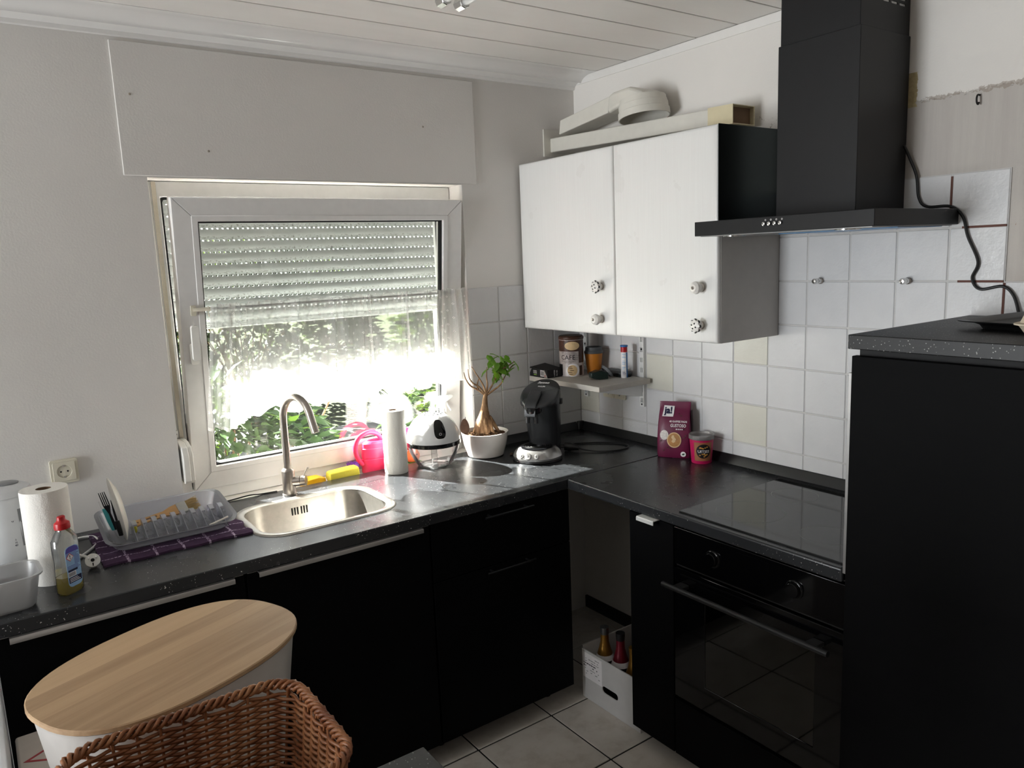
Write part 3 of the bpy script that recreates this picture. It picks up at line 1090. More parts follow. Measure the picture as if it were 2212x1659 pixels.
MB().prism([[(a + (0.004 if a < 0.09 else 0), zc) for a, zc in wp]], 'x', -1.792, -1.778).build('winder_cover', 'pvc_white', wd, bevel=0.005, bseg=3)
MB().box((-1.8155, 0.085, 1.158), (-1.797, 0.104, 1.185)).build('mounting_lug', 'pvc_white', wd, bevel=0.002)
MB().lathe([(0.004, 0), (0.004, 0.001)], (0, 0, 0), 10).xf(frame((-1.806, 0.0848, 1.172), (1, 0, 0), (0, 0, 1))).build('screw_hole', 'socket_hole', wd)
# painted brush of old wires / hairline cable at the back of the worktop
tag(MB().tube(smooth_path([(-1.76, -0.012, ZC + 0.004), (-1.68, -0.008, ZC + 0.003), (-1.60, 0.0 - 0.006, ZC + 0.007), (-1.56, -0.006, ZC + 0.003), (-1.50, -0.014, ZC + 0.003)], 6), 0.0026, 8).build('thin_cable', 'cable_black'), 'thin black cable lying along the back of the worktop behind the sink', 'cable')

# ------------------------------------------------------------------ worktops
YF = -0.625
XF = -0.612
sk = rrect(-1.688, -0.479, -1.246, -0.148, 0.09, 8)
SEAM = -0.618
wt1 = MB().prism([[(-2.95, -0.003), (-0.003, -0.003), (-0.003, SEAM), (XF + 0.002, SEAM - 0.004), (XF - 0.002, YF), (-2.95, YF)], sk], 'z', ZC - 0.038, ZC).build('worktop', 'worktop_black', bevel=0.006, bseg=3)
tag(wt1, 'black laminate worktop along the window wall with the sink set into it', 'worktop')
wt2 = MB().prism([[(-0.003, SEAM - 0.0012), (-0.003, -1.728), (XF, -1.728), (XF, SEAM - 0.006)]], 'z', ZC - 0.038, ZC).build('worktop', 'worktop_black', bevel=0.006, bseg=3)
tag(wt2, 'black laminate worktop along the right wall carrying the hob', 'worktop')
# upstand strips
up_p = [(-0.0065, ZC + 0.0002), (-0.026, ZC + 0.0002), (-0.024, ZC + 0.006), (-0.0105, ZC + 0.036), (-0.0065, ZC + 0.036)]
tag(MB().prism([up_p], 'y', -0.030, -1.728).build('upstand_strip', 'black_plastic', bevel=0.001, bseg=1), 'black sloping sealing strip between right worktop and tiled wall', 'sealing strip')
us = MB().prism([[(a, b_) for a, b_ in up_p]], 'x', -0.616, -0.045)
tag(us.build('upstand_strip', 'black_plastic', bevel=0.001, bseg=1), 'black sloping sealing strip behind the coffee machine at the window wall', 'sealing strip')
tag(MB().hexa([(-0.045, -0.0068, ZC + 0.0003), (-0.0068, -0.0068, ZC + 0.0003), (-0.0068, -0.030, ZC + 0.0003), (-0.045, -0.030, ZC + 0.0003), (-0.040, -0.0068, ZC + 0.037), (-0.0068, -0.0068, ZC + 0.037), (-0.0068, -0.026, ZC + 0.037), (-0.030, -0.018, ZC + 0.037)]).build('strip_corner_cap', 'black_plastic', bevel=0.002), 'black plastic corner piece joining the two sealing strips', 'corner cap')

# ------------------------------------------------------------------ base cabinets, left run
DZ0, DZ1 = 0.080, 0.876
DF = -0.615           # outer face of the fronts
def carcass(t, x0, x1, top=True):
    if top:
        MB().prism([[(x0 + 0.002, 0.082), (x1 - 0.002, 0.082), (x1 - 0.002, ZC - 0.040), (x0 + 0.002, ZC - 0.040)], [(x0 + 0.018, 0.10), (x1 - 0.018, 0.10), (x1 - 0.018, ZC - 0.06), (x0 + 0.018, ZC - 0.06)]], 'y', -0.02, DF + 0.021).build('body', 'carcass_dark', t, smooth=0)
    else:
        MB().prism([[(x0 + 0.002, 0.082), (x1 - 0.002, 0.082), (x1 - 0.002, ZC - 0.040), (x1 - 0.018, ZC - 0.040), (x1 - 0.018, 0.10), (x0 + 0.018, 0.10), (x0 + 0.018, ZC - 0.040), (x0 + 0.002, ZC - 0.040)]], 'y', -0.02, DF + 0.021).build('body', 'carcass_dark', t, smooth=0)
    MB().box((x0 + 0.002, -0.018, 0.082), (x1 - 0.002, -0.012, ZC - 0.042)).build('back_panel', 'carcass_dark', t, smooth=0)
    for xx in (x0 + 0.05, x1 - 0.05):
        for yy in (-0.08, -0.50):
            MB().tube([(xx, yy, 0.0), (xx, yy, 0.081)], 0.016, 12).build('foot', 'black_plastic', t)
def edge_handle(parent, x0, x1, inset=0.032):
    """long aluminium profile over the top edge of a front"""
    MB().prism([[(DF + 0.016, DZ1 + 0.0004), (DF - 0.001, DZ1 + 0.0004), (DF - 0.001, DZ1 + 0.0030), (DF + 0.016, DZ1 + 0.0030)]], 'x', x0 + 0.004, x1 - 0.004).build('handle_rail', 'alu', parent, smooth=0)
    MB().prism([[(DF - 0.0008, DZ1 + 0.0030), (DF - 0.020, DZ1 + 0.0028), (DF - 0.022, DZ1 - 0.001), (DF - 0.022, DZ1 - 0.011), (DF - 0.0195, DZ1 - 0.011), (DF - 0.0192, DZ1 - 0.0005), (DF - 0.0008, DZ1 + 0.0004)]], 'x', x0 + inset, x1 - inset).build('handle_grip', 'alu', parent, smooth=30)
def front_door(t, x0, x1):
    d = MB().box((x0 + 0.0018, DF, DZ0), (x1 - 0.0018, DF + 0.018, DZ1)).build('door', 'cabinet_black', t, bevel=0.001, bseg=1)
    edge_handle(d, x0, x1)
A = thing('base_cabinet', 'black base cabinet at far left under the dish rack, long aluminium handle', 'cabinet', (-2.102, -0.31, 0))
carcass(A, -2.402, -1.802)
front_door(A, -2.402, -1.802)
B = thing('base_cabinet', 'black base cabinet under the sink with long aluminium handle', 'cabinet', (-1.50, -0.31, 0))
carcass(B, -1.798, -1.198, False)
front_door(B, -1.798, -1.198)
Cc = thing('drawer_cabinet', 'black drawer cabinet between sink cabinet and corner gap, thin bar handles', 'cabinet', (-0.895, -0.31, 0))
carcass(Cc, -1.194, -0.600)
for z0, z1, hz_ in ((0.672, DZ1, 0.858), (DZ0, 0.6685, 0.656)):
    d = MB().box((-1.192, DF, z0), (-0.600, DF + 0.018, z1)).build('drawer_front', 'cabinet_black', Cc, bevel=0.001, bseg=1)
    hb = MB()
    hb.tube([(-0.990, DF - 0.026, hz_), (-0.782, DF - 0.026, hz_)], 0.0042, 10)
    hb.build('bar_handle', 'steel_dark', d)
    for xx in (-0.965, -0.808):
        MB().tube([(xx, DF - 0.026, hz_), (xx, DF - 0.0005, hz_)], 0.0036, 8).build('handle_post', 'black_plastic', d)

# ------------------------------------------------------------------ base cabinets, right run (fronts face -x)
RF = -0.606
YN = -0.945
N = thing('narrow_cabinet', 'narrow black pull-out cabinet between corner gap and oven', 'cabinet', (-0.30, YN - 0.10, 0))
MB().box((-0.03, YN - 0.002, 0.082), (RF + 0.020, YN - 0.199, ZC - 0.040)).build('body', 'carcass_dark', N, smooth=0)
for yy in (YN - 0.04, YN - 0.16):
    for xx in (-0.08, -0.50):
        MB().tube([(xx, yy, 0.0), (xx, yy, 0.083)], 0.014, 10).build('foot', 'black_plastic', N)
d = MB().box((RF, YN - 0.0012, DZ0), (RF + 0.018, YN - 0.1985, DZ1)).build('door', 'cabinet_black', N, bevel=0.001, bseg=1)
MB().prism([[(RF + 0.014, DZ1 + 0.0004), (RF + 0.014, DZ1 + 0.003), (RF - 0.026, DZ1 + 0.003), (RF - 0.029, DZ1), (RF - 0.029, DZ1 - 0.011), (RF - 0.0262, DZ1 - 0.011), (RF - 0.0255, DZ1 + 0.0004)]], 'y', YN - 0.062, YN - 0.138).build('tab_handle', 'alu_white', d, smooth=30)

# oven
YO0, YO1 = YN - 0.2035, YN - 0.7935    # -1.1485 .. -1.7385
O = thing('oven', 'black built-in oven with bar handle below the hob', 'oven', (-0.30, (YO0 + YO1) / 2, 0.082))
mb = MB()
def oven_panel(z0, z1, xa, xb):
    return ((xa, YO0, z0), (xb, YO1, z1))
MB().box((-0.03, YO0 - 0.002, 0.60), (-0.055, YO1 + 0.002, 0.84)).build('rear_wall', 'enamel_grey', O, smooth=0)
cav = MB()
cav.box((RF + 0.024, YO0 - 0.003, 0.745), (-0.05, YO1 + 0.003, 0.876))
cav.box((RF + 0.024, YO0 - 0.003, 0.265), (-0.05, YO1 + 0.003, 0.33))
cav.box((RF + 0.024, YO0 - 0.003, 0.33), (-0.05, YO0 - 0.055, 0.745))
cav.box((RF + 0.024, YO1 + 0.055, 0.33), (-0.05, YO1 + 0.003, 0.745))
cav.box((-0.08, YO0 - 0.05, 0.33), (-0.05, YO1 + 0.05, 0.745))
cav.build('cavity', 'enamel_grey', O, smooth=0)
for zz in (0.50, 0.60):
    rk = MB()
    rk.tube([(RF + 0.05, YO0 - 0.057, zz), (RF + 0.05, YO1 + 0.057, zz)], 0.003, 8)
    for q in range(14):
        yy = YO0 - 0.08 - q * 0.034
        rk.tube([(RF + 0.05, yy, zz), (-0.10, yy, zz)], 0.0014, 6)
    if zz < 0.55: rk.build('oven_rack', 'chrome', O)
cp = MB().box((RF, YO0, 0.752), (RF + 0.022, YO1, 0.874)).build('control_panel', 'black_gloss', O, bevel=0.0015, bseg=2)
for yy in (-1.305, -1.587):
    M4 = frame((RF - 0.0003, yy, 0.812), (0, 0, 1), (0, 1, 0))
    kb = MB().lathe([(0.025, 0.0), (0.025, 0.003), (0.0235, 0.004), (0.021, 0.004), (0.0205, 0.014), (0.019, 0.016), (0.0, 0.016)], (0, 0, 0), 28)
    kb.xf(frame((RF - 0.0003, yy, 0.812), (0, 1, 0), (0, 0, 1)) @ Matrix.Scale(-1, 4, (0, 0, 1)))
    kb.build('knob', 'black_gloss', cp)
    rg = MB().tube([(RF - 0.0022, yy + 0.0262 * math.cos(a * PI / 12), 0.812 + 0.0262 * math.sin(a * PI / 12)) for a in range(24)], 0.0008, 6, closed=True)
    rg.build('knob_ring', 'steel_dark', cp)
MB().box((RF - 0.0006, -1.392, 0.782), (RF + 0.001, -1.504, 0.860)).build('display', 'black_gloss', cp, smooth=0)
od = MB().prism([[(YO0, 0.292), (YO1, 0.292), (YO1, 0.738), (YO0, 0.738)], [(YO0 - 0.125, 0.372), (YO1 + 0.085, 0.372), (YO1 + 0.085, 0.662), (YO0 - 0.125, 0.662)]], 'x', RF, RF + 0.020).build('door', 'black_gloss', O, bevel=0.001, bseg=1)
MB().box((RF + 0.002, YO0 - 0.124, 0.373), (RF + 0.006, YO1 + 0.086, 0.661)).build('door_window', 'oven_glass', od, smooth=0)
MB().tube([(RF - 0.042, YO0 + 0.012, 0.690), (RF - 0.042, YO1 + 0.022, 0.690)], 0.0085, 16).build('bar_handle', 'handle_anthracite', od)
for yy in (YO0 - 0.045, YO1 + 0.075):
    MB().box((RF - 0.036, yy - 0.018, 0.683), (RF - 0.0004, yy + 0.018, 0.696)).build('handle_post', 'handle_anthracite', od, bevel=0.003)
MB().prism([[(YO0, 0.742), (YO1, 0.742), (YO1, 0.749), (YO0, 0.749)]], 'x', RF + 0.012, RF + 0.022).build('vent_gap', 'socket_hole', O, smooth=0)
OD = thing('drawer_unit', 'black drawer front under the oven', 'drawer', (-0.30, (YO0 + YO1) / 2, 0.0))
MB().box((RF, YO0, DZ0), (RF + 0.018, YO1, 0.279)).build('drawer_front', 'cabinet_black', OD, bevel=0.001, bseg=1)
MB().box((RF + 0.019, YO0 - 0.01, 0.083), (-0.05, YO1 + 0.01, 0.262)).build('drawer_box', 'carcass_dark', OD, smooth=0)
for xx in (-0.10, -0.50):
    for yy in (YO0 - 0.06, YO1 + 0.06):
        MB().tube([(xx, yy, 0), (xx, yy, 0.084)], 0.014, 10).build('foot', 'black_plastic', OD)

# hob
H = thing('ceramic_hob', 'black glass ceramic hob set in the right worktop beside tall cabinet', 'hob', (-0.325, -1.44, ZC))
MB().prism([rrect(-0.585, -1.722, -0.066, -1.151, 0.006, 3)], 'z', ZC + 0.0003, ZC + 0.0045).build('glass_plate', 'hob_glass', H, bevel=0.001)
MB().box((-0.585, -1.722, ZC + 0.0002), (-0.5865, -1.152, ZC + 0.004)).build('front_edge_trim', 'steel_dark', H, smooth=0)
def ring(cx, cy, r):
    return MB().prism([circ(cx, cy, r, 48), circ(cx, cy, r - 0.0013, 48)], 'z', ZC + 0.0044, ZC + 0.0047)
for cx, cy, r in ((-0.43, -1.305, 0.105), (-0.19, -1.30, 0.075), (-0.44, -1.575, 0.075), (-0.19, -1.585, 0.095)):
    ring(cx, cy, r).build('zone_ring', 'hob_print', H, smooth=0)

# ------------------------------------------------------------------ tall unit at the right with a speckled top
TYL = -1.7455
T = thing('tall_cabinet', 'tall black cabinet front at right edge beside the hob', 'cabinet', (-0.31, -2.05, 0))
MB().box((-0.02, TYL - 0.006, 0.082), (-0.604, -2.345, 1.4860)).build('body', 'carcass_dark', T, smooth=0)
MB().box((-0.6262, TYL + 0.0015, 0.08), (-0.606, -2.343, 1.472)).build('door', 'cabinet_black', T, bevel=0.0015, bseg=2)
for xx in (-0.08, -0.55):
    for yy in (-1.80, -2.29):
        MB().tube([(xx, yy, 0), (xx, yy, 0.083)], 0.016, 10).build('foot', 'black_plastic', T)
tag(MB().box((-0.615, -1.7425, ZC - 0.01), (-0.603, -1.7300, 1.428)).build('edge_strip', 'alu', bevel=0.001, bseg=1), 'light metal edging strip standing between hob and tall black cabinet', 'edge strip')
tag(MB().box((-0.003, -1.7300, 1.4875), (-0.622, -2.40, 1.5225)).build('worktop', 'worktop_speckled', bevel=0.002, bseg=2), 'black speckled worktop on top of the tall cabinet', 'worktop')
# baking tray on the tall unit
tr = thing('baking_tray', 'flat black baking tray lying on top of the tall cabinet', 'baking tray', (-0.232, -2.105, 1.5225), math.radians(-8), local=True)
def rr3(w, d, r, z, n=5):
    return [(p[0], p[1], z) for p in rrect(-w / 2, -d / 2, w / 2, d / 2, r, n)]
mb = MB().loft([rr3(0.30, 0.36, 0.03, 0.0005), rr3(0.315, 0.375, 0.035, 0.012), rr3(0.33, 0.385, 0.035, 0.016), rr3(0.40, 0.44, 0.05, 0.020), rr3(0.402, 0.442, 0.05, 0.0225), rr3(0.37, 0.41, 0.045, 0.021), rr3(0.315, 0.37, 0.034, 0.010), rr3(0.29, 0.35, 0.03, 0.003)])
mb.build('tray_shell', 'tray_black', tr)
# egg carton at the edge of the picture
eg = thing('egg_carton', 'grey pulp egg carton on the tall cabinet at right edge', 'egg carton', (-0.520, -2.190, 1.5225), math.radians(92), local=True)
def egg_ring(w, d, z, a=0.0):
    pts = []
    n = 40
    for k in range(n):
        t = 2 * PI * k / n
        e = 4.0
        x = abs(math.cos(t)) ** (2 / e) * (1 if math.cos(t) >= 0 else -1)
        y = abs(math.sin(t)) ** (2 / e) * (1 if math.sin(t) >= 0 else -1)
        q = 1 + a * math.cos(6 * t)
        pts.append((x * w * q, y * d * q, z))
    return pts
MB().loft([egg_ring(0.085, 0.040, 0.0005, 0.03), egg_ring(0.105, 0.052, 0.012, 0.05), egg_ring(0.118, 0.060, 0.030, 0.03), egg_ring(0.124, 0.066, 0.035)]).build('lower_shell', 'egg_pulp', eg)
MB().loft([egg_ring(0.128, 0.072, 0.0352), egg_ring(0.128, 0.072, 0.038), egg_ring(0.118, 0.062, 0.040), egg_ring(0.110, 0.054, 0.060, 0.02), egg_ring(0.090, 0.036, 0.074, 0.03)]).build('lid', 'egg_pulp', eg)

# ------------------------------------------------------------------ wall cabinet
W = thing('wall_cabinet', 'white wall cabinet with two doors and mismatched knobs', 'cabinet', (-0.16, -0.55, 1.428))
CY0, CY1, CZ0, CZ1 = -0.014, -1.096, 1.428, 2.134
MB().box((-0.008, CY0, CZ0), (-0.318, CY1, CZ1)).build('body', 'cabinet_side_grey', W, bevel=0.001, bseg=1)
def raised_door(y0, y1):
    o_ = (y0 - 0.0015, y1 + 0.0015, CZ0 + 0.001, CZ1 - 0.0)
    xf_ = -0.3195
    def rg(ins, x):
        return [(x, o_[0] - ins, o_[2] + ins), (x, o_[1] + ins, o_[2] + ins), (x, o_[1] + ins, o_[3] - ins), (x, o_[0] - ins, o_[3] - ins)]
    return MB().loft([rg(0, xf_), rg(0, xf_ - 0.010), rg(0.004, xf_ - 0.0145), rg(0.010, xf_ - 0.017), rg(0.030, xf_ - 0.0205), rg(0.034, xf_ - 0.0212)]).build('door', 'cabinet_white', W, smooth=50)
dL = raised_door(CY0, -0.604)
dR = raised_door(-0.606, CY1)
def round_knob(parent, y, z):
    M4 = frame((-0.3408, y, z), (0, 1, 0), (0, 0, 1)) @ Matrix.Scale(-1, 4, (0, 0, 1))
    k = MB().lathe([(0.014, 0), (0.014, 0.004), (0.008, 0.007), (0.009, 0.012), (0.017, 0.018), (0.0215, 0.027), (0.020, 0.037), (0.012, 0.044), (0.0, 0.045)], n=24).xf(M4).build('round_knob', 'porcelain_knob', parent)
    MB().lathe([(0.0155, 0), (0.0155, 0.003), (0.013, 0.0045)], n=24).xf(M4).build('knob_base', 'brushed_steel', k)
    MB().lathe([(0.0055, 0.0445), (0.0055, 0.047), (0.003, 0.049), (0, 0.049)], n=14).xf(M4).build('knob_screw', 'brushed_steel', k)
def flower_knob(parent, y, z):
    M4 = frame((-0.3408, y, z), (0, 1, 0), (0, 0, 1)) @ Matrix.Scale(-1, 4, (0, 0, 1))
    rings = []
    for r, h in ((0.012, 0.006), (0.010, 0.012), (0.019, 0.018), (0.0225, 0.027), (0.020, 0.036), (0.011, 0.041), (0.004, 0.0415)):
        rings.append([(r * (1 + (0.10 if r > 0.015 else 0) * math.cos(8 * t)) * math.cos(t), r * (1 + (0.10 if r > 0.015 else 0) * math.cos(8 * t)) * math.sin(t), h) for t in [2 * PI * k / 48 for k in range(48)]])
    k = MB().loft(rings).xf(M4).build('flower_knob', 'porcelain_knob', parent)
    pet = MB()
    for q in range(8):
        a = 2 * PI * q / 8
        c_ = (0.0195 * math.cos(a), 0.0195 * math.sin(a), 0.030)
        pet.lathe([(0.0, -0.003), (0.0052, -0.001), (0.0058, 0.002), (0.003, 0.005), (0.0, 0.0055)], c_, 10)
    for q in range(4):
        a = 2 * PI * q / 4 + 0.4
        pet.lathe([(0.0, -0.002), (0.0042, 0.0), (0.002, 0.004), (0.0, 0.0042)], (0.009 * math.cos(a), 0.009 * math.sin(a), 0.039), 8)
    pet.xf(M4).build('painted_petals', 'knob_dark', k)
    MB().lathe([(0.0135, 0), (0.0135, 0.003), (0.010, 0.0065)], n=24).xf(M4).build('knob_base', 'brushed_steel', k)
flower_knob(dL, -0.536, 1.616)
round_knob(dL, -0.533, 1.490)
round_knob(dR, -1.033, 1.616)
flower_knob(dR, -1.033, 1.489)
MB().box((-0.010, CY1 - 0.003, 1.795), (-0.335, CY1 - 0.0006, CZ1)).build('heat_shield', 'steel_sheet', W, smooth=0)

# ------------------------------------------------------------------ vent ducts on top of the cabinet
DU = thing('flat_duct', 'long flat white vent duct lying along the top of the wall cabinet', 'duct', (-0.095, -0.5, 2.15))
def duct_ring(y, z0, z1, x0, x1):
    return [(x0, y, z0), (x1, y, z0), (x1, y, z1), (x0, y, z1)]
MB().loft([duct_ring(-0.008, 2.194, 2.254, -0.150, -0.040), duct_ring(-0.99, 2.163, 2.221, -0.150, -0.040)]).build('duct', 'duct_white', DU, bevel=0.004, bseg=2)
MB().loft([duct_ring(-0.9, 2.1625, 2.2275, -0.154, -0.036), duct_ring(-1.008, 2.1590, 2.2240, -0.154, -0.036), duct_ring(-1.008, 2.1620, 2.2210, -0.151, -0.039), duct_ring(-0.992, 2.1622, 2.2212, -0.151, -0.039)], False, True).build('sleeve', 'duct_cream', DU, smooth=20)
MB().box((-0.148, -0.9925, 2.165), (-0.042, -0.9915, 2.219)).build('dark_opening', 'cardboard_inner', DU, smooth=0)
MB().box((-0.185, -0.008, 2.175), (-0.02, -0.0008, 2.292)).build('wall_plate', 'duct_white', DU, bevel=0.002)
MB().box((-0.13, -0.90, 2.1345), (-0.06, -0.96, 2.1635)).build('support_block', 'duct_white', DU, smooth=0)
DE = thing('duct_elbow', 'flat vent duct with round ribbed elbow lying tilted on the long duct', 'duct', (-0.10, -0.4, 2.25))
def tilt_ring(y, zc, hh, x0, x1, lean=0.18):
    return [(x0, y + lean * hh, zc - hh), (x1, y + lean * hh, zc - hh), (x1, y - lean * hh, zc + hh), (x0, y - lean * hh, zc + hh)]
MB().loft([tilt_ring(-0.085, 2.289, 0.029, -0.155, -0.045), tilt_ring(-0.40, 2.328, 0.031, -0.158, -0.042)], False, True).build('flat_pipe', 'duct_white', DE, bevel=0.003)
MB().loft([tilt_ring(-0.398, 2.328, 0.034, -0.161, -0.039, 0.1), tilt_ring(-0.44, 2.333, 0.034, -0.175, -0.03, 0.0), tilt_ring(-0.54, 2.340, 0.028, -0.185, -0.02, 0), tilt_ring(-0.60, 2.325, 0.018, -0.17, -0.035, 0)]).build('elbow_body', 'duct_white', DE, bevel=0.012, bseg=3)
pr = []
for k, (r, z) in enumerate([(0.082, 0.075), (0.090, 0.074), (0.092, 0.052), (0.096, 0.050), (0.096, 0.028), (0.100, 0.026), (0.101, 0.0), (0.097, 0.0), (0.093, 0.06)]):
    pr.append((r, z))
col = MB().lathe(pr, (0, 0, 0), 40, cap0=False, cap1=True)
col.xf(Matrix.Translation((-0.105, -0.545, 2.256)) @ Matrix.Rotation(math.radians(-7), 4, 'X'))
col.build('round_collar', 'duct_white', DE, smooth=30)

# ------------------------------------------------------------------ extractor hood
HD = thing('extractor_hood', 'black chimney extractor hood above the hob', 'extractor hood', (-0.23, -1.39, 1.78))
body = MB().box((-0.008, -1.1005, 1.782), (-0.452, -1.690, 1.826)).build('canopy', 'hood_black', HD, bevel=0.0015, bseg=2)
MB().box((-0.02, -1.115, 1.7795), (-0.44, -1.678, 1.7822)).build('filter_panel', 'hood_underside', HD, smooth=0)
for yy in (-1.21, -1.585):
    MB().lathe([(0.034, -0.003), (0.034, 0.0), (0.026, 0.0)], (-0.395, yy, 1.7795), 24).build('lamp_ring', 'chrome', HD)
    MB().lathe([(0.026, -0.0025), (0.0, -0.0035)], (-0.395, yy, 1.7795), 20).build('lamp_glass', 'white_shiny', HD)
MB().box((-0.06, -1.30, 1.7775), (-0.30, -1.67, 1.7793)).build('protective_film', 'film_blue', HD, smooth=0)
for k in range(4):
    yy = -1.360 - 0.0183 * k
    b_ = MB().lathe([(0.0055, 0), (0.0055, 0.005), (0.004, 0.006), (0, 0.006)], n=16).xf(frame((-0.4522, yy, 1.806), (0, 1, 0), (0, 0, 1)) @ Matrix.Scale(-1, 4, (0, 0, 1))).build('button', 'chrome', HD)
    MB().tube([(-0.4525, yy - 0.004 + 0.0022 * math.cos(a), 1.8165 + 0.0022 * math.sin(a)) for a in [2 * PI * q / 8 for q in range(8)]], 0.0006, 5, closed=True).build('button_symbol', 'print_white', b_)
MB().box((-0.008, -1.268, 1.8265), (-0.270, -1.530, 2.330)).build('lower_chimney', 'hood_black', HD, bevel=0.0012, bseg=1)
slots = []
for r in range(6):
    for c_ in range(4):
        cx = -0.200 + 0.0435 * c_
        cz = 2.480 - 0.0145 * r
        slots.append([(a, b2) for a, b2 in reversed(rrect(cx, cz, cx + 0.034, cz + 0.0068, 0.003, 2))])
MB().prism([[(-0.010, 2.3305), (-0.265, 2.3305), (-0.265, ZW - 0.002), (-0.010, ZW - 0.002)]] + slots, 'y', -1.526, -1.5245).build('slotted_side', 'hood_black', HD, smooth=0)
MB().box((-0.010, -1.273, 2.3305), (-0.265, -1.5235, ZW - 0.002)).build('upper_chimney', 'hood_black', HD, smooth=0)
MB().box((-0.035, -1.5242, 2.402), (-0.202, -1.5238, 2.490)).build('vent_backing', 'alu', HD, smooth=0)
# power cable of the hood
cb = [(-0.03, -1.5350, 2.02), (-0.015, -1.545, 1.985), (-0.013, -1.567, 1.93), (-0.013, -1.577, 1.865), (-0.014, -1.603, 1.838), (-0.014, -1.668, 1.834), (-0.014, -1.704, 1.803), (-0.013, -1.720, 1.747), (-0.013, -1.751, 1.675), (-0.013, -1.738, 1.629), (-0.013, -1.760, 1.598), (-0.013, -1.818, 1.606), (-0.014, -1.848, 1.580), (-0.018, -1.866, 1.5285)]
tag(MB().tube(smooth_path(cb, 8), 0.0042, 10).build('power_cable', 'cable_black'), 'black power cable snaking down the tiles from the extractor hood', 'cable')
# two steel pegs on the tiles, screw hook above
for y, lab in ((-1.258, 'steel wall peg on the tiles nearest the wall cabinet'), (-1.553, 'steel wall peg on the tiles below the right end of the hood')):
    pg = thing('wall_peg', lab, 'wall peg', (-0.007, y, 1.622), group='steel pegs on the tiles')
    M4 = frame((-0.0064, y, 1.621), (0, 1, 0), (0, 0, 1)) @ Matrix.Scale(-1, 4, (0, 0, 1))
    MB().lathe([(0.0105, 0), (0.0105, 0.006), (0.009, 0.007)], n=20).xf(M4).build('base_ring', 'brushed_steel', pg)
    MB().lathe([(0.0088, 0.0065), (0.0088, 0.022), (0.0075, 0.022), (0.0075, 0.025), (0.0098, 0.026), (0.0098, 0.036), (0.007, 0.041), (0, 0.042)], n=20).xf(M4).build('peg', 'chrome', pg)
hk = [(-0.0005, -1.7255, 2.130), (-0.012, -1.7255, 2.130), (-0.018, -1.7255, 2.122), (-0.018, -1.7262, 2.110), (-0.012, -1.7270, 2.105), (-0.008, -1.7272, 2.110)]
tag(MB().tube(smooth_path(hk, 4), 0.0026, 8).build('screw_hook', 'black_matt'), 'small dark screw hook in the stripped plaster right of the hood', 'hook')
# shallow broken edges where the wallpaper was torn
random.seed(3)
torn = MB()
for k in range(46):
    y = -1.548 - 0.0066 * k
    z = 2.146 + random.uniform(-0.006, 0.006)
    if k > 24 and k % 3: continue
    torn.hexa([(-0.0002, y - 0.003, z - 0.003), (-0.0014, y - 0.002, z - 0.002), (-0.0014, y + 0.003, z - 0.002), (-0.0002, y + 0.004, z - 0.003), (-0.0002, y - 0.003, z + 0.003), (-0.001, y - 0.001, z + 0.002), (-0.001, y + 0.002, z + 0.002), (-0.0002, y + 0.003, z + 0.004)])
o = torn.build('torn_plaster_edge', 'wall_right_paint', wall_right, smooth=0)
o['kind'] = 'stuff'

# ------------------------------------------------------------------ shelf in the corner on slotted rails
for y, lab in ((-0.058, 'white slotted wall rail nearest the corner, carrying the small shelf'), (-0.425, 'white slotted wall rail at the free end of the small shelf')):
    rl = thing('shelf_rail', lab, 'shelf rail', (-0.012, y, 1.08), group='slotted rails of the small shelf')
    z0 = 1.080
    hol = []
    zz = 1.098
    while zz < 1.42:
        for dy in (-0.0055, 0.0025):
            hol.append(list(reversed([(y + dy, zz), (y + dy + 0.003, zz), (y + dy + 0.003, zz + 0.020), (y + dy, zz + 0.020)])))
        zz += 0.044
    MB().prism([[(y - 0.0125, z0), (y + 0.0125, z0), (y + 0.0125, 1.4275), (y - 0.0125, 1.4275)]] + hol, 'x', -0.0195, -0.0178).build('rail_face', 'alu_white', rl, smooth=0)
    for s_ in (-1, 1):
        MB().box((-0.0178, y + s_ * 0.0125, z0), (-0.0062, y + s_ * 0.0110, 1.4275)).build('rail_side', 'alu_white', rl, smooth=0)
    MB().box((-0.0085, y - 0.011, z0 + 0.002), (-0.0066, y + 0.011, 1.4275)).build('rail_back', 'case_black', rl, smooth=0)
    for zz in (1.090, 1.130, 1.330):
        MB().lathe([(0.004, 0), (0.004, 0.001), (0, 0.0015)], n=10).xf(frame((-0.0196, y, zz), (0, 1, 0), (0, 0, 1)) @ Matrix.Scale(-1, 4, (0, 0, 1))).build('rail_screw', 'steel_dark', rl)
    bk = MB().prism([[(-0.020, 1.186), (-0.270, 1.186), (-0.270, 1.176), (-0.06, 1.130), (-0.020, 1.126)]], 'y', y - 0.005, y + 0.005)
    bk.build('bracket', 'alu_white', rl, bevel=0.001, bseg=1)
tag(MB().box((-0.0215, -0.0075, 1.1868), (-0.312, -0.478, 1.2085)).build('shelf_board', 'shelf_wood', bevel=0.001, bseg=1), 'small pale wood shelf board in the corner under the wall cabinet', 'shelf')
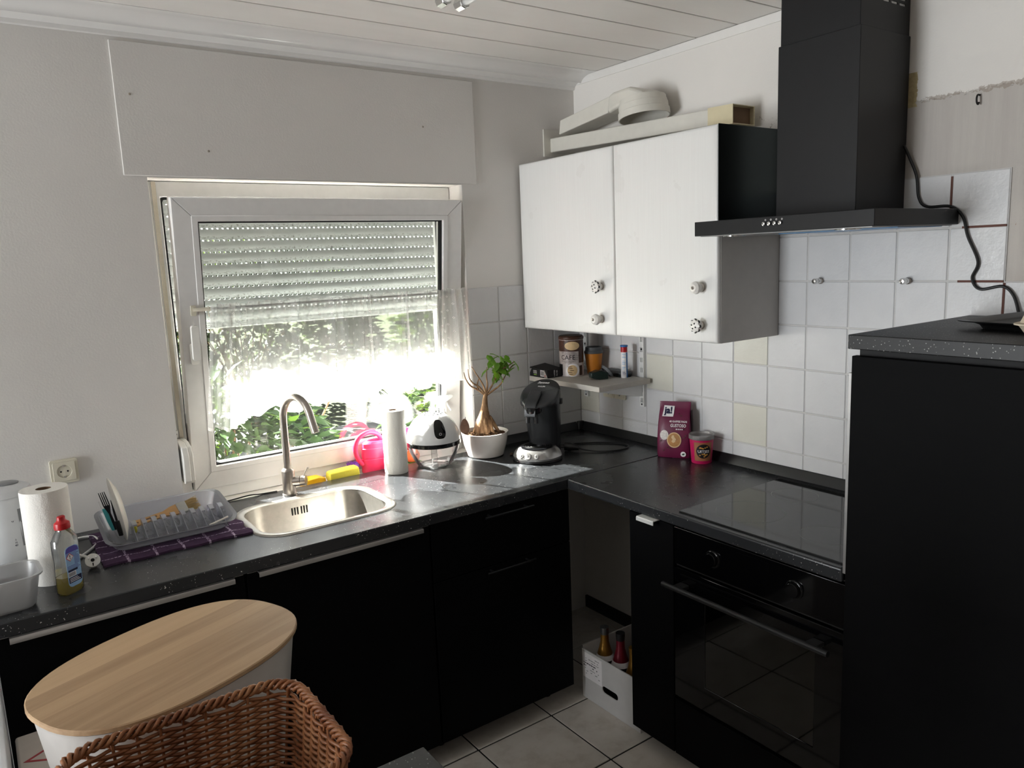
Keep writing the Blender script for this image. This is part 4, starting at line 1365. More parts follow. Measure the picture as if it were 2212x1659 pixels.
# double socket under the shelf
ds = thing('double_socket', 'cream double power socket on the tiles under the small shelf', 'power socket', (-0.007, -0.245, 1.09))
def socket_unit(parent, o, xdir, w=0.071):
    M4 = frame(o, xdir, (0, 0, 1))
    pltm = MB().prism([rrect(-w / 2, -w / 2, w / 2, w / 2, 0.006, 3)], 'z', 0.0005, 0.009).xf(M4).build('socket_plate', 'socket_cream', parent, bevel=0.002)
    MB().prism([rrect(-w / 2 + 0.008, -w / 2 + 0.008, w / 2 - 0.008, w / 2 - 0.008, 0.004, 3), list(reversed(circ(0, 0, 0.0205, 24)))], 'z', 0.0092, 0.0115).xf(M4).build('socket_insert', 'socket_cream', pltm, bevel=0.001, bseg=1)
    MB().prism([circ(0, 0, 0.0203, 24)], 'z', 0.0091, 0.0094).xf(M4).build('socket_well', 'socket_cream', pltm, smooth=0)
    for dx in (-0.0095, 0.0095):
        MB().prism([circ(dx, 0, 0.0027, 12)], 'z', 0.0093, 0.0098).xf(M4).build('pin_hole', 'socket_hole', pltm, smooth=0)
    for dy in (-0.0175, 0.0175):
        MB().box((-0.003, dy - 0.003, 0.0093), (0.003, dy + 0.003, 0.0112)).xf(M4).build('earth_clip', 'chrome', pltm, smooth=0)
socket_unit(ds, (-0.0062, -0.208, 1.128), (0, -1, 0))
socket_unit(ds, (-0.0062, -0.282, 1.128), (0, -1, 0))
sw = thing('wall_socket', 'cream single power socket on the painted wall above the kettle', 'power socket', (-2.164, -0.001, 1.09))
socket_unit(sw, (-2.164, -0.0005, 1.128), (1, 0, 0), 0.078)

# ------------------------------------------------------------------ sink and tap
S = thing('kitchen_sink', 'stainless steel sink bowl set into the black worktop below the window', 'sink', (-1.465, -0.314, ZC))
def srr(x0, y0, x1, y1, r, z):
    return [(p[0], p[1], z) for p in rrect(x0, y0, x1, y1, r, 8)]
X0, Y0, X1, Y1 = -1.712, -0.503, -1.218, -0.124
rim = MB().loft([srr(X0, Y0, X1, Y1, 0.105, ZC + 0.0004), srr(X0 + 0.003, Y0 + 0.003, X1 - 0.003, Y1 - 0.003, 0.103, ZC + 0.004), srr(X0 + 0.022, Y0 + 0.022, X1 - 0.026, Y1 - 0.022, 0.090, ZC + 0.0045), srr(X0 + 0.028, Y0 + 0.028, X1 - 0.032, Y1 - 0.028, 0.086, ZC + 0.0005), srr(X0 + 0.028, Y0 + 0.028, X1 - 0.032, Y1 - 0.028, 0.086, ZC - 0.004)], False, False)
rim.build('sink_rim', 'sink_steel', S, smooth=50)
bw = []
for z, ins, r in ((-0.004, 0.0285, 0.086), (-0.02, 0.030, 0.086), (-0.13, 0.038, 0.080), (-0.150, 0.050, 0.070), (-0.158, 0.070, 0.05)):
    bw.append(srr(X0 + ins, Y0 + ins, X1 - ins - 0.004, Y1 - ins, r, ZC + z))
MB().loft(bw, False, True).build('sink_bowl', 'sink_steel', S, smooth=50)
for k, xx in enumerate((-1.497, -1.487, -1.477, -1.463, -1.453, -1.443)):
    MB().box((xx - 0.0022, Y1 - 0.0335, ZC - 0.055), (xx + 0.0022, Y1 - 0.0315, ZC - 0.028)).build('overflow_slot', 'socket_hole', S, smooth=0)
MB().lathe([(0.045, 0), (0.045, 0.002), (0.03, 0.003), (0.0, 0.001)], (-1.465, -0.31, ZC - 0.1578), 28).build('drain', 'chrome', S)
F = thing('kitchen_tap', 'tall brushed steel kitchen tap with high swan neck spout', 'tap', (-1.473, -0.075, ZC))
fx, fy = -1.473, -0.075
MB().lathe([(0.0265, 0), (0.0265, 0.004), (0.0235, 0.005), (0.0235, 0.088), (0.0225, 0.092), (0.0145, 0.100)], (fx, fy, ZC), 28).build('tap_body', 'brushed_steel', F)
pth = [(fx, fy, ZC + 0.096), (fx, fy, ZC + 0.18), (fx, fy, ZC + 0.26)]
Rr = 0.088
dirx, diry = 0.24, -0.971
for k in range(1, 15):
    a = PI * 0.90 * k / 14
    d_ = Rr * (1 - math.cos(a))
    pth.append((fx + dirx * d_, fy + diry * d_, ZC + 0.275 + Rr * 1.08 * math.sin(a)))
e = Vector(pth[-1])
t_ = (Vector(pth[-1]) - Vector(pth[-2])).normalized()
pth.append(tuple(e + t_ * 0.055))
MB().tube(pth, 0.0135, 18).build('spout', 'brushed_steel', F)
hx, hy = 0.80, -0.60
MB().tube([(fx + hx * 0.018, fy + hy * 0.018, ZC + 0.048), (fx + hx * 0.036, fy + hy * 0.036, ZC + 0.049), (fx + hx * 0.044, fy + hy * 0.044, ZC + 0.050)], 0.0185, 20).build('mixer_body', 'brushed_steel', F)
MB().tube([(fx + hx * 0.0455, fy + hy * 0.0455, ZC + 0.050), (fx + hx * 0.064, fy + hy * 0.064, ZC + 0.051)], 0.0185, 20).build('mixer_knob', 'brushed_steel', F)
MB().tube([(fx + hx * 0.056, fy + hy * 0.056, ZC + 0.064), (fx + hx * 0.075, fy + hy * 0.075, ZC + 0.100)], 0.0042, 10).build('lever_pin', 'brushed_steel', F)

# carton with bottles in the dark corner gap
BX = thing('bottle_carton', 'white open carton with hand hole standing on the floor in the corner gap', 'carton', (-0.40, -0.755, 0))
bx0, bx1, by0, by1, bh = -0.540, -0.270, -0.918, -0.597, 0.206
hole = list(reversed(rrect(-0.80, 0.070, -0.712, 0.098, 0.0135, 5)))
MB().prism([[(by0, 0.0008), (by1, 0.0008), (by1, bh), (by0, bh)], hole], 'x', bx0, bx0 + 0.004).build('front_panel', 'carton_white', BX, smooth=0)
MB().box((bx0 + 0.0042, by1 - 0.004, 0.0008), (bx1, by1, bh + 0.012)).build('side_panel', 'carton_white', BX, smooth=0)
MB().box((bx0 + 0.0042, by0, 0.0008), (bx1, by0 + 0.004, bh)).build('side_panel', 'carton_white', BX, smooth=0)
MB().box((bx1, by0, 0.0008), (bx1 + 0.004, by1, bh + 0.05)).build('rear_panel', 'cardboard_inner', BX, smooth=0)
MB().box((bx0 + 0.0042, by0 + 0.0042, 0.0008), (bx1 - 0.0002, by1 - 0.0042, 0.004)).build('base_panel', 'cardboard_inner', BX, smooth=0)
lb = MB().box((bx0 - 0.0006, -0.602, 0.090), (bx0 - 0.0001, -0.712, 0.196)).build('paper_label', 'print_white', BX, smooth=0)
lt = MB()
random.seed(5)
for r in range(8):
    zz = 0.182 - r * 0.0105
    q = 0.0
    while q < 0.09:
        w_ = random.uniform(0.004, 0.014)
        if random.random() < (0.75 if r in (2, 3, 4) else 0.45):
            lt.box((bx0 - 0.0009, -0.606 - q, zz), (bx0 - 0.0006, -0.606 - min(q + w_, 0.094), zz + (0.004 if r in (3, 4) else 0.002)))
        q += w_ + 0.003
lt.build('label_print', 'print_black', lb, smooth=0)
def bottle(name, label, x, y, mats, h=0.30, lean=0.0, foil=0.13):
    t = thing(name, label, 'bottle', (x, y, 0.0045), group='bottles in the carton')
    s_ = h / 0.30
    MB().lathe([(0.036, 0), (0.040, 0.004), (0.040, 0.13 * s_), (0.036, 0.165 * s_), (0.022, 0.205 * s_), (0.0155, 0.235 * s_), (0.0145, 0.285 * s_), (0.0165, 0.287 * s_), (0.0165, 0.297 * s_), (0.0, 0.298 * s_)], (x, y, 0.0045), 24).build('bottle_glass', 'bottle_glass', t)
    MB().lathe([(0.0306, 0.183 * s_), (0.0238, 0.205 * s_), (0.0168, 0.235 * s_), (0.0160, 0.270 * s_)], (x, y, 0.0045), 24, cap0=False, cap1=False).build('neck_foil', mats[0], t)
    MB().lathe([(0.0163, 0.268 * s_), (0.0178, 0.285 * s_), (0.0178, 0.299 * s_), (0.010, 0.302 * s_), (0.0, 0.302 * s_)], (x, y, 0.0045), 16, cap0=False).build('top_foil', mats[1], t)
    MB().lathe([(0.0378, 0.163 * s_), (0.0312, 0.183 * s_)], (x, y, 0.0045), 24, cap0=False, cap1=False).build('neck_label', mats[2], t)
bottle('wine_bottle', 'sparkling wine bottle with gold neck foil in the carton, leftmost', -0.462, -0.645, ('gold_foil', 'silver_foil', 'print_white'), 0.285)
bottle('wine_bottle', 'sparkling wine bottle with dark red foil and pale neck label in the carton', -0.455, -0.728, ('foil_red', 'black_matt', 'print_white'), 0.290)
bottle('wine_bottle', 'bottle with pale gold foil at right in the carton, half hidden by narrow cabinet', -0.470, -0.815, ('gold_foil', 'gold_foil', 'gold_foil'), 0.27)
jar = thing('glass_jar', 'jar with red lid behind the bottles in the carton', 'jar', (-0.372, -0.760, 0.0045))
MB().lathe([(0.036, 0), (0.038, 0.003), (0.038, 0.19), (0.030, 0.205)], (-0.372, -0.760, 0.0045), 20).build('jar_glass', 'bottle_glass', jar)
MB().lathe([(0.033, 0.2055), (0.034, 0.207), (0.034, 0.226), (0.031, 0.228), (0, 0.228)], (-0.372, -0.760, 0.0045), 20).build('lid', 'red_cap', jar)

# ------------------------------------------------------------------ things on the window sill and worktop
SZ = WZ0       # sill level
# pink watering can
wc = thing('watering_can', 'pink toy watering can on the window sill behind the paper roll', 'watering can', (-1.05, 0.043, SZ))
cx, cy = -1.052, 0.0435
MB().lathe([(0.078, 0.0), (0.080, 0.004), (0.078, 0.055), (0.0755, 0.056), (0.0755, 0.060), (0.077, 0.061), (0.075, 0.098), (0.072, 0.100), (0.070, 0.118), (0.058, 0.126), (0.050, 0.128), (0.046, 0.124), (0.046, 0.112)], (cx, cy, SZ), 40, 1.0, 0.50).build('can_body', 'pink_can', wc, smooth=25)
hp = smooth_path([(cx - 0.078, cy - 0.004, SZ + 0.035), (cx - 0.100, cy - 0.006, SZ + 0.070), (cx - 0.106, cy - 0.008, SZ + 0.115), (cx - 0.088, cy - 0.010, SZ + 0.150), (cx - 0.045, cy - 0.011, SZ + 0.165), (cx - 0.008, cy - 0.010, SZ + 0.152), (cx + 0.012, cy - 0.008, SZ + 0.124)], 6)
MB().tube(hp, 0.0095, 12).build('handle', 'pink_can', wc)
MB().tube(smooth_path([(cx + 0.068, cy, SZ + 0.03), (cx + 0.11, cy + 0.002, SZ + 0.075), (cx + 0.135, cy + 0.0, SZ + 0.13)], 5), [0.014, 0.0135, 0.013, 0.0125, 0.012, 0.0115, 0.011, 0.0105, 0.010, 0.010, 0.010], 12).build('spout', 'pink_can', wc)
MB().lathe([(0.010, 0), (0.022, 0.018), (0.022, 0.021), (0, 0.023)], n=20).xf(Matrix.Translation((cx + 0.136, cy - 0.001, SZ + 0.131)) @ Matrix.Rotation(0.4, 4, 'Y')).build('sprinkler_head', 'pink_can', wc)
# sponge
sp = thing('cleaning_sponge', 'yellow-green striped sponge lying on the window sill', 'sponge', (-1.222, 0.028, SZ), math.radians(3), local=True)
MB().loft([[(-0.060, -0.022, 0.0), (0.058, -0.022, 0.0), (0.058, 0.018, 0.0), (-0.060, 0.018, 0.0)], [(-0.064, -0.026, 0.012), (0.062, -0.026, 0.012), (0.062, 0.022, 0.012), (-0.064, 0.022, 0.012)], [(-0.062, -0.024, 0.034), (0.060, -0.024, 0.038), (0.060, 0.020, 0.038), (-0.062, 0.020, 0.034)], [(-0.056, -0.016, 0.040), (0.054, -0.016, 0.044), (0.054, 0.014, 0.044), (-0.056, 0.014, 0.040)]]).build('sponge_block', 'sponge_yellow', sp, bevel=0.003)
tag(MB().loft([[(x, y, z) for x, y, z in r] for r in [
    [(-1.395, 0.012, SZ + 0.001), (-1.395, 0.048, SZ + 0.001), (-1.395, 0.048, SZ + 0.020), (-1.395, 0.012, SZ + 0.020)],
    [(-1.360, 0.008, SZ + 0.001), (-1.360, 0.055, SZ + 0.001), (-1.360, 0.055, SZ + 0.030), (-1.360, 0.008, SZ + 0.026)],
    [(-1.325, 0.012, SZ + 0.001), (-1.325, 0.046, SZ + 0.001), (-1.325, 0.046, SZ + 0.032), (-1.325, 0.012, SZ + 0.028)],
    [(-1.295, 0.022, SZ + 0.001), (-1.295, 0.036, SZ + 0.001), (-1.295, 0.036, SZ + 0.018), (-1.295, 0.022, SZ + 0.017)]]]).build('plastic_scraper', 'yellow_plastic', bevel=0.002), 'bright yellow plastic scraper lying behind the tap', 'scraper')
mu = MB()
ri = []
for r, z in ((0.017, 0.0), (0.018, 0.003), (0.027, 0.046), (0.0265, 0.046), (0.017, 0.006)):
    ri.append([(-1.163 + r * (1 + 0.09 * math.cos(12 * t) * min(1, z * 40)) * math.cos(t), 0.056 + 0.8 * r * (1 + 0.09 * math.cos(12 * t) * min(1, z * 40)) * math.sin(t), SZ + 0.0005 + z + (0.003 * math.cos(12 * t) if z > 0.04 else 0)) for t in [2 * PI * k / 72 for k in range(72)]])
mu.loft(ri)
tag(mu.build('muffin_cup', 'purple_silicone', smooth=40), 'small purple scalloped silicone muffin cup behind the sponge', 'muffin cup')
# paper rolls
def paper_roll(label, x, y, r, h, hole):
    t = thing('paper_roll', label, 'paper roll', (x, y, ZC))
    n = 48
    rg_o = [(r * (1 + 0.006 * math.sin(3 * a)) + (0.0015 if a < 0.5 else 0)) for a in [2 * PI * k / n for k in range(n)]]
    def rr_(z, s_=1.0):
        return [(x + rg_o[k] * s_ * math.cos(2 * PI * k / n + 2.2), y + rg_o[k] * s_ * math.sin(2 * PI * k / n + 2.2), ZC + z) for k in range(n)]
    def ri_(z):
        return [(x + hole * math.cos(2 * PI * k / n + 2.2), y + hole * math.sin(2 * PI * k / n + 2.2), ZC + z) for k in range(n)]
    MB().loft([rr_(0.0005, 0.985), rr_(0.004), rr_(h - 0.004), rr_(h, 0.985), ri_(h), ri_(h - 0.10)], True, True).build('paper_layers', 'paper_towel', t, smooth=45)
    MB().lathe([(hole - 0.0002, 0.0), (hole - 0.0002, -0.09)], (x, y, ZC + h - 0.001), 32, cap0=False, cap1=True).build('cardboard_core', 'cardboard_inner', t)
    return t
paper_roll('thin white kitchen paper roll standing beside the pink watering can', -1.040, -0.082, 0.0455, 0.252, 0.017)
paper_roll('thick white kitchen paper roll standing beside the kettle', -2.245, -0.390, 0.058, 0.258, 0.019)
# air purifier
ap = thing('air_purifier', 'dome-shaped white air purifier with black band on a clear water bowl', 'air purifier', (-0.872, -0.092, ZC))
ax_, ay_ = -0.872, -0.092
bl = [(0.066, 0.0005), (0.070, 0.006), (0.085, 0.030), (0.100, 0.062), (0.106, 0.088)]
MB().lathe(bl + [(r - 0.003, z) for r, z in reversed(bl[1:])], (ax_, ay_, ZC), 48, cap0=True, cap1=True).build('water_bowl', 'clear_plastic', ap)
MB().lathe([(0.107, 0.0885), (0.110, 0.090), (0.110, 0.104), (0.107, 0.1055)], (ax_, ay_, ZC), 48).build('black_band', 'black_gloss', ap)
dome = [(0.1085, 0.106)]
for k in range(1, 13):
    a = PI / 2 * k / 12
    dome.append((max(0.0, 0.1085 * math.cos(a)), 0.106 + 0.116 * math.sin(a)))
MB().lathe(dome[:-1], (ax_, ay_, ZC), 48).build('dome', 'white_shiny', ap)
def on_dome(az, el, off=0.0008):
    return Vector((ax_ + (0.1085 + off) * math.cos(el) * math.cos(az), ay_ + (0.1085 + off) * math.cos(el) * math.sin(az), ZC + 0.106 + (0.116 + off) * math.sin(el)))
az0 = math.radians(-103)
pn = MB()
ptsr = []
for s_ in (0.0, 0.33, 0.66, 1.0):
    ring_ = []
    for k in range(28):
        t = 2 * PI * k / 28
        e_ = 3.0
        u_ = abs(math.cos(t)) ** (2 / e_) * (1 if math.cos(t) >= 0 else -1) * s_
        w_ = abs(math.sin(t)) ** (2 / e_) * (1 if math.sin(t) >= 0 else -1) * s_
        ring_.append(tuple(on_dome(az0 + 0.24 * u_, 0.56 + 0.36 * w_, 0.0012)))
    ptsr.append(ring_)
pn.loft(ptsr[::-1], False, False)
pp = pn.build('control_panel', 'black_gloss', ap)
MB().tube([tuple(on_dome(az0 + 0.045 * math.cos(2 * PI * k / 12), 0.36 + 0.04 * math.sin(2 * PI * k / 12), 0.0018)) for k in range(12)], 0.0006, 5, closed=True).build('power_symbol', 'print_white', pp)
vs = MB()
for k in range(40):
    r_ = [0.35, 0.24, 0.14][k % 3]
    q = PI / 2 - r_
    aa = 2 * PI * k / 40 * 1.0
    c0 = on_dome(aa, q, 0.0004)
    c1 = on_dome(aa + 0.05 / max(0.15, r_), q - 0.05, 0.0004)
    vs.tube([tuple(c0), tuple(c1)], 0.0014, 6)
vs.build('vent_slits', 'socket_hole', ap)
MB().lathe([(0.012, 0.004), (0.012, 0.086)], (ax_, ay_, ZC), 16).build('inner_tube', 'clear_plastic', ap)
# spray bottle behind
sb = thing('spray_bottle', 'white trigger spray bottle behind the air purifier', 'spray bottle', (-0.742, 0.052, SZ))
sx_, sy_ = -0.742, 0.05
MB().lathe([(0.030, 0), (0.033, 0.004), (0.033, 0.10), (0.028, 0.13), (0.013, 0.150), (0.013, 0.165)], (sx_, sy_, SZ), 24, 1.0, 0.9).build('bottle_body', 'white_plastic', sb)
MB().lathe([(0.016, 0.1655), (0.016, 0.19), (0.011, 0.196), (0.011, 0.215)], (sx_, sy_, SZ), 20).build('collar', 'white_plastic', sb)
MB().prism([[(sx_ - 0.030, SZ + 0.262), (sx_ - 0.040, SZ + 0.236), (sx_ - 0.018, SZ + 0.225), (sx_ - 0.012, SZ + 0.210), (sx_ + 0.012, SZ + 0.210), (sx_ + 0.016, SZ + 0.235), (sx_ + 0.050, SZ + 0.250), (sx_ + 0.052, SZ + 0.262)]], 'y', sy_ - 0.012, sy_ + 0.012).build('spray_head', 'white_plastic', sb, bevel=0.003)
MB().tube(smooth_path([(sx_ + 0.020, sy_, SZ + 0.238), (sx_ + 0.030, sy_, SZ + 0.218), (sx_ + 0.044, sy_, SZ + 0.195)], 4), 0.0045, 8).build('trigger', 'white_plastic', sb)
# small orange toy behind the roll
ty = thing('toy_fish', 'small orange plastic toy half hidden behind air purifier and paper roll', 'toy', (-0.895, 0.052, SZ))
MB().lathe([(0.0, 0.0), (0.022, 0.004), (0.030, 0.020), (0.030, 0.034), (0.020, 0.052), (0.0, 0.058)], (-0.895, 0.052, SZ), 24, 1.0, 0.8).build('toy_body', 'orange_toy', ty)
MB().lathe([(0.0, 0.0), (0.018, 0.002), (0.018, 0.030), (0.012, 0.040), (0.0, 0.042)], (-0.900, 0.052, SZ + 0.054), 20, 1, 0.8).build('toy_head', 'print_red', ty)
for dx in (-0.012, 0.006):
    MB().lathe([(0, -0.004), (0.004, 0), (0, 0.004)], (-0.895 + dx, 0.0275, SZ + 0.036), 8).build('toy_eye', 'toy_black', ty)
MB().box((-0.925, 0.027, SZ + 0.0003), (-0.865, 0.077, SZ + 0.003)).build('toy_base', 'toy_green', ty, smooth=0)

# bonsai in white bowl
bo = thing('potted_bonsai', 'small ficus bonsai in a white ceramic bowl beside the coffee machine', 'potted plant', (-0.632, -0.105, ZC))
px_, py_ = -0.632, -0.108
MB().lathe([(0.070, 0.0005), (0.076, 0.004), (0.090, 0.050), (0.099, 0.098), (0.0995, 0.103), (0.096, 0.103), (0.094, 0.086)], (px_, py_, ZC), 48).build('bowl', 'porcelain', bo)
soil = MB()
def soil_pt(u, v):
    a = 2 * PI * u
    r = 0.0942 * v
    h = 0.088 + 0.016 * (1 - v) + 0.006 * math.sin(9 * a + 14 * v) * (1 - v * 0.6) * min(1, v * 3)
    return (px_ + r * math.cos(a), py_ + r * math.sin(a), ZC + h)
soil.grid(soil_pt, 40, 8)
soil.uv = None
soil.build('soil', 'soil', bo, smooth=0)
tk = MB()
tz = ZC + 0.095
def tpt(dx, dy, z): return (px_ + dx, py_ + dy, tz + z)
# picture axes: right = (.81,-.58)
def ipt(r, z, d=0.0): return tpt(0.81 * r + 0.576 * d, -0.58 * r + 0.817 * d, z)
tk.tube(smooth_path([ipt(-0.004, -0.01), ipt(-0.008, 0.03), ipt(0.000, 0.07), ipt(0.004, 0.11), ipt(0.008, 0.150), ipt(0.012, 0.168)], 4), [0.030, 0.032, 0.034, 0.034, 0.033, 0.031, 0.029, 0.027, 0.025, 0.022, 0.020, 0.017, 0.015, 0.013, 0.012, 0.011, 0.010, 0.0095, 0.009, 0.0085, 0.008], 14)
for a, q in ((-0.045, 0.0), (-0.028, 0.02), (0.035, -0.01), (0.055, 0.015), (0.01, -0.03), (-0.01, 0.035)):
    tk.tube(smooth_path([ipt(a * 0.35, 0.07, q * 0.5), ipt(a * 0.75, 0.03, q), ipt(a * 1.15, -0.008, q * 1.3)], 4), [0.008, 0.010, 0.010, 0.010, 0.009, 0.008, 0.007, 0.006, 0.005], 8)
tk.build('trunk', 'bark', bo)
br = MB()
twigs = [
    [ipt(0.010, 0.160), ipt(-0.012, 0.195), ipt(-0.040, 0.215), ipt(-0.055, 0.240), ipt(-0.058, 0.275)],
    [ipt(0.010, 0.160), ipt(-0.020, 0.185), ipt(-0.052, 0.205), ipt(-0.070, 0.235), ipt(-0.076, 0.262)],
    [ipt(0.012, 0.165), ipt(0.004, 0.200), ipt(-0.008, 0.225), ipt(-0.030, 0.262), ipt(-0.042, 0.285)],
    [ipt(0.012, 0.165), ipt(0.020, 0.205), ipt(0.018, 0.240), ipt(0.022, 0.280)],
    [ipt(0.012, 0.165), ipt(0.035, 0.195), ipt(0.052, 0.225), ipt(0.066, 0.265), ipt(0.060, 0.300)],
    [ipt(0.012, 0.160), ipt(0.045, 0.182), ipt(0.075, 0.205), ipt(0.100, 0.245), ipt(0.130, 0.285)],
    [ipt(0.052, 0.225), ipt(0.080, 0.265), ipt(0.115, 0.285), ipt(0.140, 0.300)],
    [ipt(-0.020, 0.186), ipt(-0.022, 0.21), ipt(-0.015, 0.232)]]
for tw in twigs:
    p_ = smooth_path(tw, 4)
    br.tube(p_, [0.0050 * (1 - 0.75 * k / len(p_)) for k in range(len(p_))], 7)
br.build('twigs', 'bark', bo)
random.seed(21)
lcent = [(0.035, 0.292), (0.050, 0.308), (0.062, 0.280), (0.070, 0.300), (0.080, 0.268), (0.085, 0.292), (0.060, 0.262), (0.100, 0.285), (0.125, 0.290), (0.138, 0.275), (0.112, 0.272), (0.045, 0.270), (0.074, 0.315), (0.030, 0.270), (0.095, 0.262), (0.132, 0.305), (0.055, 0.288), (0.090, 0.305), (0.068, 0.252), (0.120, 0.312), (0.078, 0.285), (0.040, 0.255), (0.052, 0.245), (0.145, 0.285), (0.044, 0.298), (0.058, 0.300), (0.066, 0.270), (0.076, 0.276), (0.088, 0.280), (0.102, 0.298), (0.034, 0.282), (0.050, 0.262), (0.110, 0.300)]
leaf_src = None
for k, (r_, z_) in enumerate(lcent):
    lb_ = MB()
    dd = random.uniform(-0.03, 0.03)
    p0 = Vector(ipt(r_, z_, dd))
    sd_ = random.choice((-1, 1)) * random.uniform(0.1, 0.9)
    dvec = Vector((0.81 * sd_ - 0.4 * random.random(), -0.58 * sd_ - 0.5 * random.random(), random.uniform(-1.0, -0.1) if k % 4 else 0.6))
    leaf_mesh(lb_, p0, dvec, random.uniform(0.040, 0.058), random.uniform(0.024, 0.034), random.uniform(-0.7, 0.7))
    lb_.build('leaf', 'leaf_green', bo, smooth=60)
lb_ = MB()
leaf_mesh(lb_, ipt(0.062, 0.205), (0.5, -0.5, -0.5), 0.03, 0.008, 0.3)
lb_.build('leaf', 'leaf_green', bo, smooth=60)
dc = MB()
cdx = -0.078
dc.tube([ipt(cdx + 0.008, -0.02, -0.03), ipt(cdx, 0.078, -0.03)], 0.0012, 6)
ds_ = dc.build('ornament_stick', 'black_matt', bo)
pl_ = []
for k in range(20):
    t = 2 * PI * k / 20
    pl_.append(ipt(cdx - 0.004 + 0.019 * math.cos(t) * (1 - 0.25 * math.sin(t)), 0.038 + 0.034 * math.sin(t), -0.032))
pb_ = [tuple(Vector(q) + Vector((0.576, 0.817, 0)) * 0.0015) for q in pl_]
MB().loft([pl_, pb_]).build('ornament_wing', 'brown_leaf', ds_)

# ------------------------------------------------------------------ coffee machine
km = thing('coffee_machine', 'black pod coffee machine with silver drip tray base in the corner', 'coffee machine', (-0.508, -0.312, ZC), math.radians(-58), local=True)
# own axes: -y faces the camera, x to its right
MB().lathe([(0.098, 0.0005), (0.102, 0.004), (0.100, 0.012)], (0, -0.005, 0), 48, 1.0, 0.98).build('base_ring', 'black_plastic', km)
MB().lathe([(0.1005, 0.0122), (0.102, 0.020), (0.094, 0.036), (0.078, 0.050), (0.070, 0.054), (0.068, 0.052)], (0, -0.005, 0), 48, 1.0, 0.98).build('tray_base', 'coffee_silver', km)
dt = MB().lathe([(0.066, 0.0525), (0.066, 0.0565), (0.063, 0.0575), (0.0, 0.055)], (0.0, -0.012, 0), 40).build('drip_tray', 'coffee_gloss', km)
for r in (0.022, 0.030, 0.038, 0.046, 0.054):
    MB().tube([(r * math.cos(2 * PI * k / 32), -0.012 + r * math.sin(2 * PI * k / 32), 0.0573) for k in range(32)], 0.0011, 5, closed=True).build('grille_ring', 'steel_dark', dt)
for dx, rr_ in ((-0.034, 0.008), (-0.004, 0.011), (0.030, 0.008)):
    yy = -0.005 - math.sqrt(max(0, 0.096 ** 2 - dx * dx)) * 0.98
    b_ = MB().lathe([(rr_ + 0.003, -0.001), (rr_ + 0.003, 0.001), (rr_, 0.003), (rr_, 0.005), (0, 0.0055)], n=20).xf(frame((dx, yy - 0.0005, 0.031), (1, 0, 0), (0, 0.55, 1)))
    b_.build('button', 'coffee_silver', km)
    MB().lathe([(0.003, 0.0056), (0, 0.0062)], n=10).xf(frame((dx, yy - 0.0005, 0.031), (1, 0, 0), (0, 0.55, 1))).build('button_mark', 'print_black', km)
cl = []
for z, yc, rx, ry in ((0.014, 0.070, 0.066, 0.062), (0.06, 0.070, 0.067, 0.064), (0.14, 0.062, 0.072, 0.070), (0.20, 0.050, 0.076, 0.076), (0.225, 0.042, 0.079, 0.082)):
    cl.append([(0.006 + rx * math.cos(2 * PI * k / 48), yc + ry * math.sin(2 * PI * k / 48), z) for k in range(48)])
MB().loft(cl).build('column', 'coffee_black', km)
hd_ = []
for z, sl, r in ((0.2255, 0.10, 0.081), (0.232, 0.14, 0.083), (0.256, 0.52, 0.083), (0.264, 0.58, 0.080), (0.268, 0.60, 0.072), (0.2705, 0.60, 0.0005)):
    hd_.append([(0.006 + r * math.cos(2 * PI * k / 48), 0.036 + 1.05 * r * math.sin(2 * PI * k / 48), z + sl * r * math.sin(2 * PI * k / 48) * 0.9 + 0.012 * sl) for k in range(48)])
hdm = MB().loft(hd_).build('head', 'coffee_black', km, smooth=45)
# lever on top running down the front
lv = [(0.022, 0.271), (-0.010, 0.254), (-0.040, 0.238), (-0.052, 0.226), (-0.056, 0.205), (-0.058, 0.186), (-0.065, 0.186), (-0.064, 0.212), (-0.057, 0.236), (-0.042, 0.250), (-0.012, 0.266), (0.020, 0.283)]
lvv = MB().prism([lv], 'x', -0.030, 0.020)
lvv.build('lever', 'coffee_black', km, bevel=0.003)
MB().lathe([(0.030, 0.0), (0.034, 0.004), (0.036, 0.024), (0.034, 0.026)], (-0.002, -0.034, 0.198), 28).build('brew_cup', 'coffee_gloss', km)
for dx in (-0.018, 0.016):
    MB().tube(smooth_path([(dx * 0.5, -0.046, 0.200), (dx, -0.050, 0.184), (dx * 1.1, -0.050, 0.160)], 4), [0.010] * 5 + [0.008] * 4, 12).build('spout', 'coffee_black', km)
MB().lathe([(0.0, -0.006), (0.006, -0.003), (0.006, 0.003), (0, 0.006)], (0.001, -0.071, 0.206), 12).build('spout_pin', 'chrome', km)
MB().box((0.080, 0.045, 0.222), (0.094, 0.062, 0.246)).build('side_latch', 'black_plastic', km, bevel=0.003)
def on_head(txt, size, yoff, sh=0.0, sx=1.0):
    tb = text_mb(txt, size, 0.0003, shear=sh, sx=sx)
    yy = 0.036 + yoff
    tb.xf(frame((0.004, yy, 0.2705 + 0.012 * 0.60 + 0.60 * 0.9 * yoff / 1.05 + 0.0022), (1, 0, 0), (0, 1, 0.514)))
    tb.build('lettering', 'print_white', hdm, smooth=0)
on_head('Senseo', 0.018, 0.046, 0.35)
on_head('PHILIPS', 0.010, 0.022)
